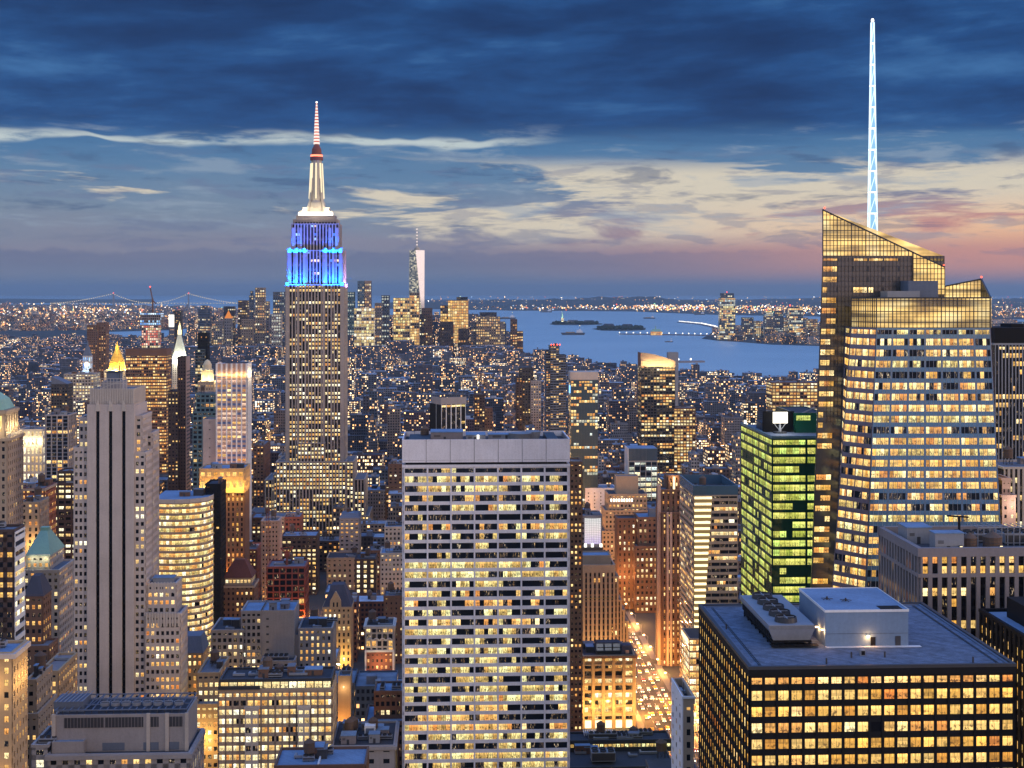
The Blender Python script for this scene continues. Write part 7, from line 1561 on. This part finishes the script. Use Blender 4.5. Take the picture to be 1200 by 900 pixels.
# a label for every single block: look first, then the landmark it stands by, then its place in the row
LMK = [(e['label'], e) for e in []]
lmk = [(42, 950, 'the far left towers'), (135, 700, 'the striped deco tower'), (215, 960, 'the curved glass building'), (262, 1080, 'the gold crowned block'), (370, 1374, 'the blue crowned skyscraper'), (340, 800, 'the blank walled grey building'),
       (440, 820, 'the red and white building'), (530, 1300, 'the white columned black block'), (570, 645, 'the white slab tower'), (652, 1900, 'the balcony banded tower'), (700, 915, 'the beige striped building'), (770, 1900, 'the curved crown tower'),
       (760, 1135, 'the brown stepped building'), (785, 975, 'the brown slab tower'), (935, 660, 'the green glass tower'), (930, 2150, 'the orange lit factory building'), (170, 2000, 'the orange lit dark slab'), (210, 2350, 'the white spire'), (272, 1250, 'the pink pier tower'),
       (490, 5600, 'the tapering far tower'), (850, 4300, 'the river pier'), (1070, 560, 'the spired glass skyscraper')]
groups = {}
for it in INFO:
    r, px, v0, h, W, cname, step, tk, lit, py = it
    best = min(lmk, key=lambda l: abs(l[0]-px)/60+abs(math.log(v0/l[1]))*1.6)
    rel = 'behind' if v0 > best[1]*1.08 else ('in front of' if v0 < best[1]*.92 else 'beside')
    if abs(px-best[0]) > 26: rel = 'left of' if px < best[0] else 'right of'
    elif rel == 'in front of': rel = 'before'
    size = 'tall' if h > 62 else ('low' if h < 26 else ''); wd = 'wide' if W > 30 else ('narrow' if W < 15 else '')
    desc = ' '.join(t for t in ('stepped' if step else size, wd, cname) if t)
    groups.setdefault(desc+' building'+(' with tank' if tk else '')+' '+rel+' '+best[2], []).append(it)
ORD = ['nearest', 'second nearest', 'third nearest', 'fourth nearest', 'fifth nearest', 'sixth nearest', 'seventh nearest', 'eighth nearest', 'ninth nearest', 'tenth nearest', 'eleventh nearest', 'twelfth nearest']
for k, its in groups.items():
    its.sort(key=lambda t: t[2])
    for j, it in enumerate(its):
        t = k if len(its) == 1 else (ORD[j] if j < 12 else 'far %dth nearest' % (j+1))+' '+k
        it[0]['label'] = t

# ---------------------------------------------------------------- the avenue: lamps, cars, glow
def lamp_at(u, v, s, power):
    x, y, _ = uvw(u, v); r = bpy.data.objects.new('street_lamp', None); COL.objects.link(r); r.location = (x, y, .5); r['label'] = 'amber street lamp on a tall curved pole along the street'; r['category'] = 'street lamp'; r['group'] = 'street lamps along the streets'
    mb = MB(); mb.bar((0, 0, 0), (0, 0, 8.5), .3, 'metal_grey'); mb.bar((0, 0, 8.5), (s*2.5, 0, 9.6), .22, 'metal_grey'); mb.build('pole', r)
    mb = MB(); mb.lathe(s*2.9, 0, [(0, 9.1), (.75, 9.35), (.75, 9.75), (0, 9.95)], 'lamp_head', 8); mb.build('lamp_head', r)
    if power: plight(s*3.4, 0, 8.6, power, (1, .42, .09), .5, 'street_light', r)
for k, v in enumerate(range(780, 1540, 34)):
    for s, u in ((1, 115), (-1, 145)): lamp_at(u, v+(8 if s > 0 else 0), s, 56000 if k % 2 == (0 if s > 0 else 1) else 0)
for u in (-640, -460, -280, 400):
    for v in range(760, 2900, 150):
        if not hit(u-3, u+3, v-3, v+3): lamp_at(u-12, v, 1, 60000)
for v in range(740, 1900, 80):
    for u in (-215, -120, -30, 55, 230, 320):
        if not hit(u-3, u+3, v-4, v+4) and rg.random() < .6: lamp_at(u, v-5, 1, 34000)
for v in range(1640, 4300, 190): lamp_at(avbend(118, v), v, 1, 90000)
mcar = {}
for n_, c in (('car_yellow', (.75, .42, .03)), ('car_white', (.7, .7, .7)), ('car_black', (.02, .02, .025)), ('car_silver', (.35, .36, .38)), ('car_red', (.35, .03, .03))): wallmat(n_, c, .35)
glowmat('headlight', (1, .88, .62), 12); glowmat('taillight', (1, .05, .02), 10)
def car(kind):
    r = bpy.data.objects.new('taxi' if kind == 'car_yellow' else 'car', None); mb = MB(); L_, W_ = 4.8, 1.9
    prof = [(-2.4, .35), (-2.4, .95), (-1.9, 1.05), (-1.2, 1.5), (.7, 1.5), (1.4, 1.0), (2.3, .85), (2.4, .35)]
    for (y0, z0), (y1, z1) in zip(prof, prof[1:]): mb.face([(-W_/2, y0, z0), (-W_/2, y1, z1), (W_/2, y1, z1), (W_/2, y0, z0)], kind)
    mb.face([(-W_/2, y, z) for y, z in prof], kind); mb.face([(W_/2, y, z) for y, z in prof[::-1]], kind); COL.objects.link(r); body = mb.build('body', r)
    mb = MB(); mb.box(-.97, .97, -1.1, .65, 1.08, 1.4, 'glass_black'); mb.build('window', r)
    for sx in (-.85, .85):
        for y in (-1.5, 1.5):
            mb = MB()
            for q in range(10): a, c = q*.628, (q+1)*.628; mb.face([(sx-.12, y+.34*math.cos(a), .34+.34*math.sin(a)), (sx+.12, y+.34*math.cos(a), .34+.34*math.sin(a)), (sx+.12, y+.34*math.cos(c), .34+.34*math.sin(c)), (sx-.12, y+.34*math.cos(c), .34+.34*math.sin(c))], 'metal_black')
            mb.build('wheel', r)
        mb = MB(); mb.box(sx*.8-.3, sx*.8+.3, -2.46, -2.41, .6, .9, 'taillight'); mb.build('taillight', r)
        mb = MB(); mb.box(sx*.8-.22, sx*.8+.22, 2.41, 2.46, .55, .85, 'headlight'); mb.build('headlight', r)
    return r
protos = {k: car(k) for k in ('car_yellow', 'car_white', 'car_black', 'car_silver', 'car_red')}; used = set()
cl = {'car_yellow': 'yellow cab in the traffic of the bright avenue', 'car_white': 'white car in the traffic of the bright avenue', 'car_black': 'black car in the traffic of the bright avenue', 'car_silver': 'silver car in the traffic of the bright avenue', 'car_red': 'dark red car in the traffic of the bright avenue'}
kinds = ['car_yellow']*5+['car_white', 'car_white', 'car_black', 'car_silver', 'car_silver', 'car_red']
for lane in (-9.5, -4.8, 0, 4.8, 9.5):
    v = 770+rg.uniform(0, 8)
    while v < 1330:
        k = rg.choice(kinds); p = protos[k]
        if k in used:
            o = p.copy(); COL.objects.link(o)
            for ch in p.children: c = ch.copy(); COL.objects.link(c); c.parent = o
        else: o = p; used.add(k)
        x, y, _ = uvw(130+lane+rg.uniform(-.4, .4), v); o.location = (x, y, .58); o.rotation_euler = (0, 0, TH+math.pi+rg.uniform(-.03, .03)); o['label'] = cl[k]; o['category'] = 'taxi' if k == 'car_yellow' else 'car'; o['group'] = 'traffic on the avenue'
        v += rg.uniform(8, 26)

# ---------------------------------------------------------------- thousands of small lights far away
def inside(pts, x, y):
    c = False; n = len(pts)
    for i in range(n):
        (x0, y0), (x1, y1) = pts[i], pts[i-1]
        if (y0 > y) != (y1 > y) and x < (x1-x0)*(y-y0)/(y1-y0)+x0: c = not c
    return c
BR = [(-60, 389), (120, 387), (200, 386), (262, 381), (335, 374), (300, 366), (262, 361), (215, 359), (100, 357), (-60, 355)]
SI = [(490, 361), (600, 363), (740, 364), (840, 368), (960, 370), (1250, 374), (1250, 352), (490, 352)]
JC = [(826, 396.5), (843, 399), (862, 400), (905, 403), (960, 404.5), (1250, 411), (1250, 378), (1000, 378), (880, 380), (846, 386)]
PAL = [(1, .45, .12), (1, .60, .25), (1, .80, .5), (1, .95, .85), (1, .15, .06), (.5, .7, 1), (.5, 1, .6)]; PWt = [5, 5, 3, 2.5, .7, .5, .25]
def dots(name, label, n, sampler, sz, hz=(4, 30)):
    mb = MB()
    for _ in range(n):
        x, y, px = sampler(); D = y; s = sz*D*rg.uniform(.55, 1.0); z = rg.uniform(*hz); c = rg.choices(PAL, PWt)[0]; b_ = min(1, .05+.16*rg.paretovariate(1.5)*.5)
        q = (*c, b_); e = s/2
        P = [(x+e, y, z), (x, y-e, z), (x-e, y, z), (x, y+e, z)]
        for i in range(4): mb.face([P[(i+1) % 4], P[i], (x, y, z+e)], 'city_light_points', None, q); mb.face([P[i], P[(i+1) % 4], (x, y, z-e)], 'city_light_points', None, q)
    o = mb.build(name, kind='stuff'); o['label'] = label; o['category'] = 'lights'
def inpoly(P, ylo, yhi, bias=1.0):
    xs = [p[0] for p in P]
    def f():
        while True:
            px = rg.uniform(min(xs), max(xs)); py = ylo+(yhi-ylo)*rg.random()**bias
            if inside(P, px, py): d = GD(py); return X(px, d), d, px
    return f
dots('shore_lights', 'scattered orange and white lights over the far left shore', 1100, inpoly(BR, 356, 389), .0011)
dots('shore_lights', 'band of orange and white lights along the far right shore', 900, inpoly(SI, 358, 373, .8), .0010)
def band():
    px = rg.choice([rg.uniform(600, 1000), rg.uniform(740, 1250), rg.gauss(800, 60)]); py = 362.2+max(0, px-740)*.012+rg.gauss(0, 1.0); d = GD(py); return X(px, d), d, px
dots('harbour_lights', 'bright row of harbour lights on the far side of the bay', 700, band, .0013, (5, 60))
dots('river_shore_lights', 'lights among the low buildings on the opposite river shore', 420, inpoly(JC, 379, 410), .0010)
def hl():
    px = rg.uniform(500, 1230); D = rg.uniform(21500, 25500); return X(px, D), D, px
dots('hill_lights', 'sparse lights scattered over the dark far hills', 260, hl, .0008, (60, 170))
def hl2():
    px = rg.gauss(70, 60); py = rg.choice([rg.gauss(369, 1.2), rg.gauss(373, 1.6), rg.gauss(364, 1.0)]); d = GD(py); return X(px, d), d, px
dots('shore_lights', 'brightest strings of lights on the far left shore', 330, hl2, .0015)
def st_():
    a = rg.choice(AVES[4:14]); v = rg.uniform(1400, 5600); u = avbend(a, v)+rg.uniform(-11, 11)
    x, y, _ = uvw(u, v); return (x, y, 0) if manh_ok(600+F*x/y, y+30) else st_()
dots('street_lights', 'specks of lamps and traffic along the distant avenues', 600, st_, .0009, (2, 9))
def cross():
    while True:
        v = 340+80*rg.randint(12, 50); u = rg.uniform(-1500, 1300); x, y, _ = uvw(u, v+rg.uniform(-5, 5)); px = 600+F*x/y
        if -30 < px < 1230 and manh_ok(px, y) and not hit(u-2, u+2, v-2, v+2): return x, y, px
dots('rooftop_lights', 'specks of light over the roofs and side streets of the city', 450, cross, .0006, (5, 34))
# low buildings over the water
mb = MB()
for P, n, hz in ((BR, 1500, (10, 32)), (SI, 500, (12, 40)), (JC, 420, (10, 45))):
    ys = [p[1] for p in P]; f0 = inpoly(P, min(ys), max(ys))
    for _ in range(n):
        x, y, px = f0(); w = rg.uniform(20, 70); h = rg.uniform(*hz)*(2.2 if rg.random() < .07 else 1); col = shade(rg.choice(CITYCOL)[0], rg.uniform(.5, 1.2))
        add_block(mb, x-w/2, x+w/2, y, y+rg.uniform(15, 40), .5, h, col, .12, lambda a, b2, c: (a, b2, c), (.12, .14, .18))
o = mb.build('far_shore_buildings', kind='stuff'); o['label'] = 'low buildings spread over the far shores'; o['category'] = 'buildings'

# ---------------------------------------------------------------- dusk air
def haze():
    m, N, out = newmat('haze_air'); v = N.n('ShaderNodeVolumePrincipled'); v.inputs['Color'].default_value = (.48, .70, .88, 1); v.inputs['Density'].default_value = HAZE; v.inputs['Anisotropy'].default_value = .2
    N.put(out.inputs['Volume'], v.outputs[0]); m.cycles.homogeneous_volume = True
    mb = MB(); mb.box(-52000, 52000, -3200, 82000, -1.5, 565, 'haze_air'); o = mb.build('haze', kind='stuff'); o['label'] = 'thin blue dusk haze over the city and bay'; o['category'] = 'haze'
HAZE = 2.3e-5
haze()
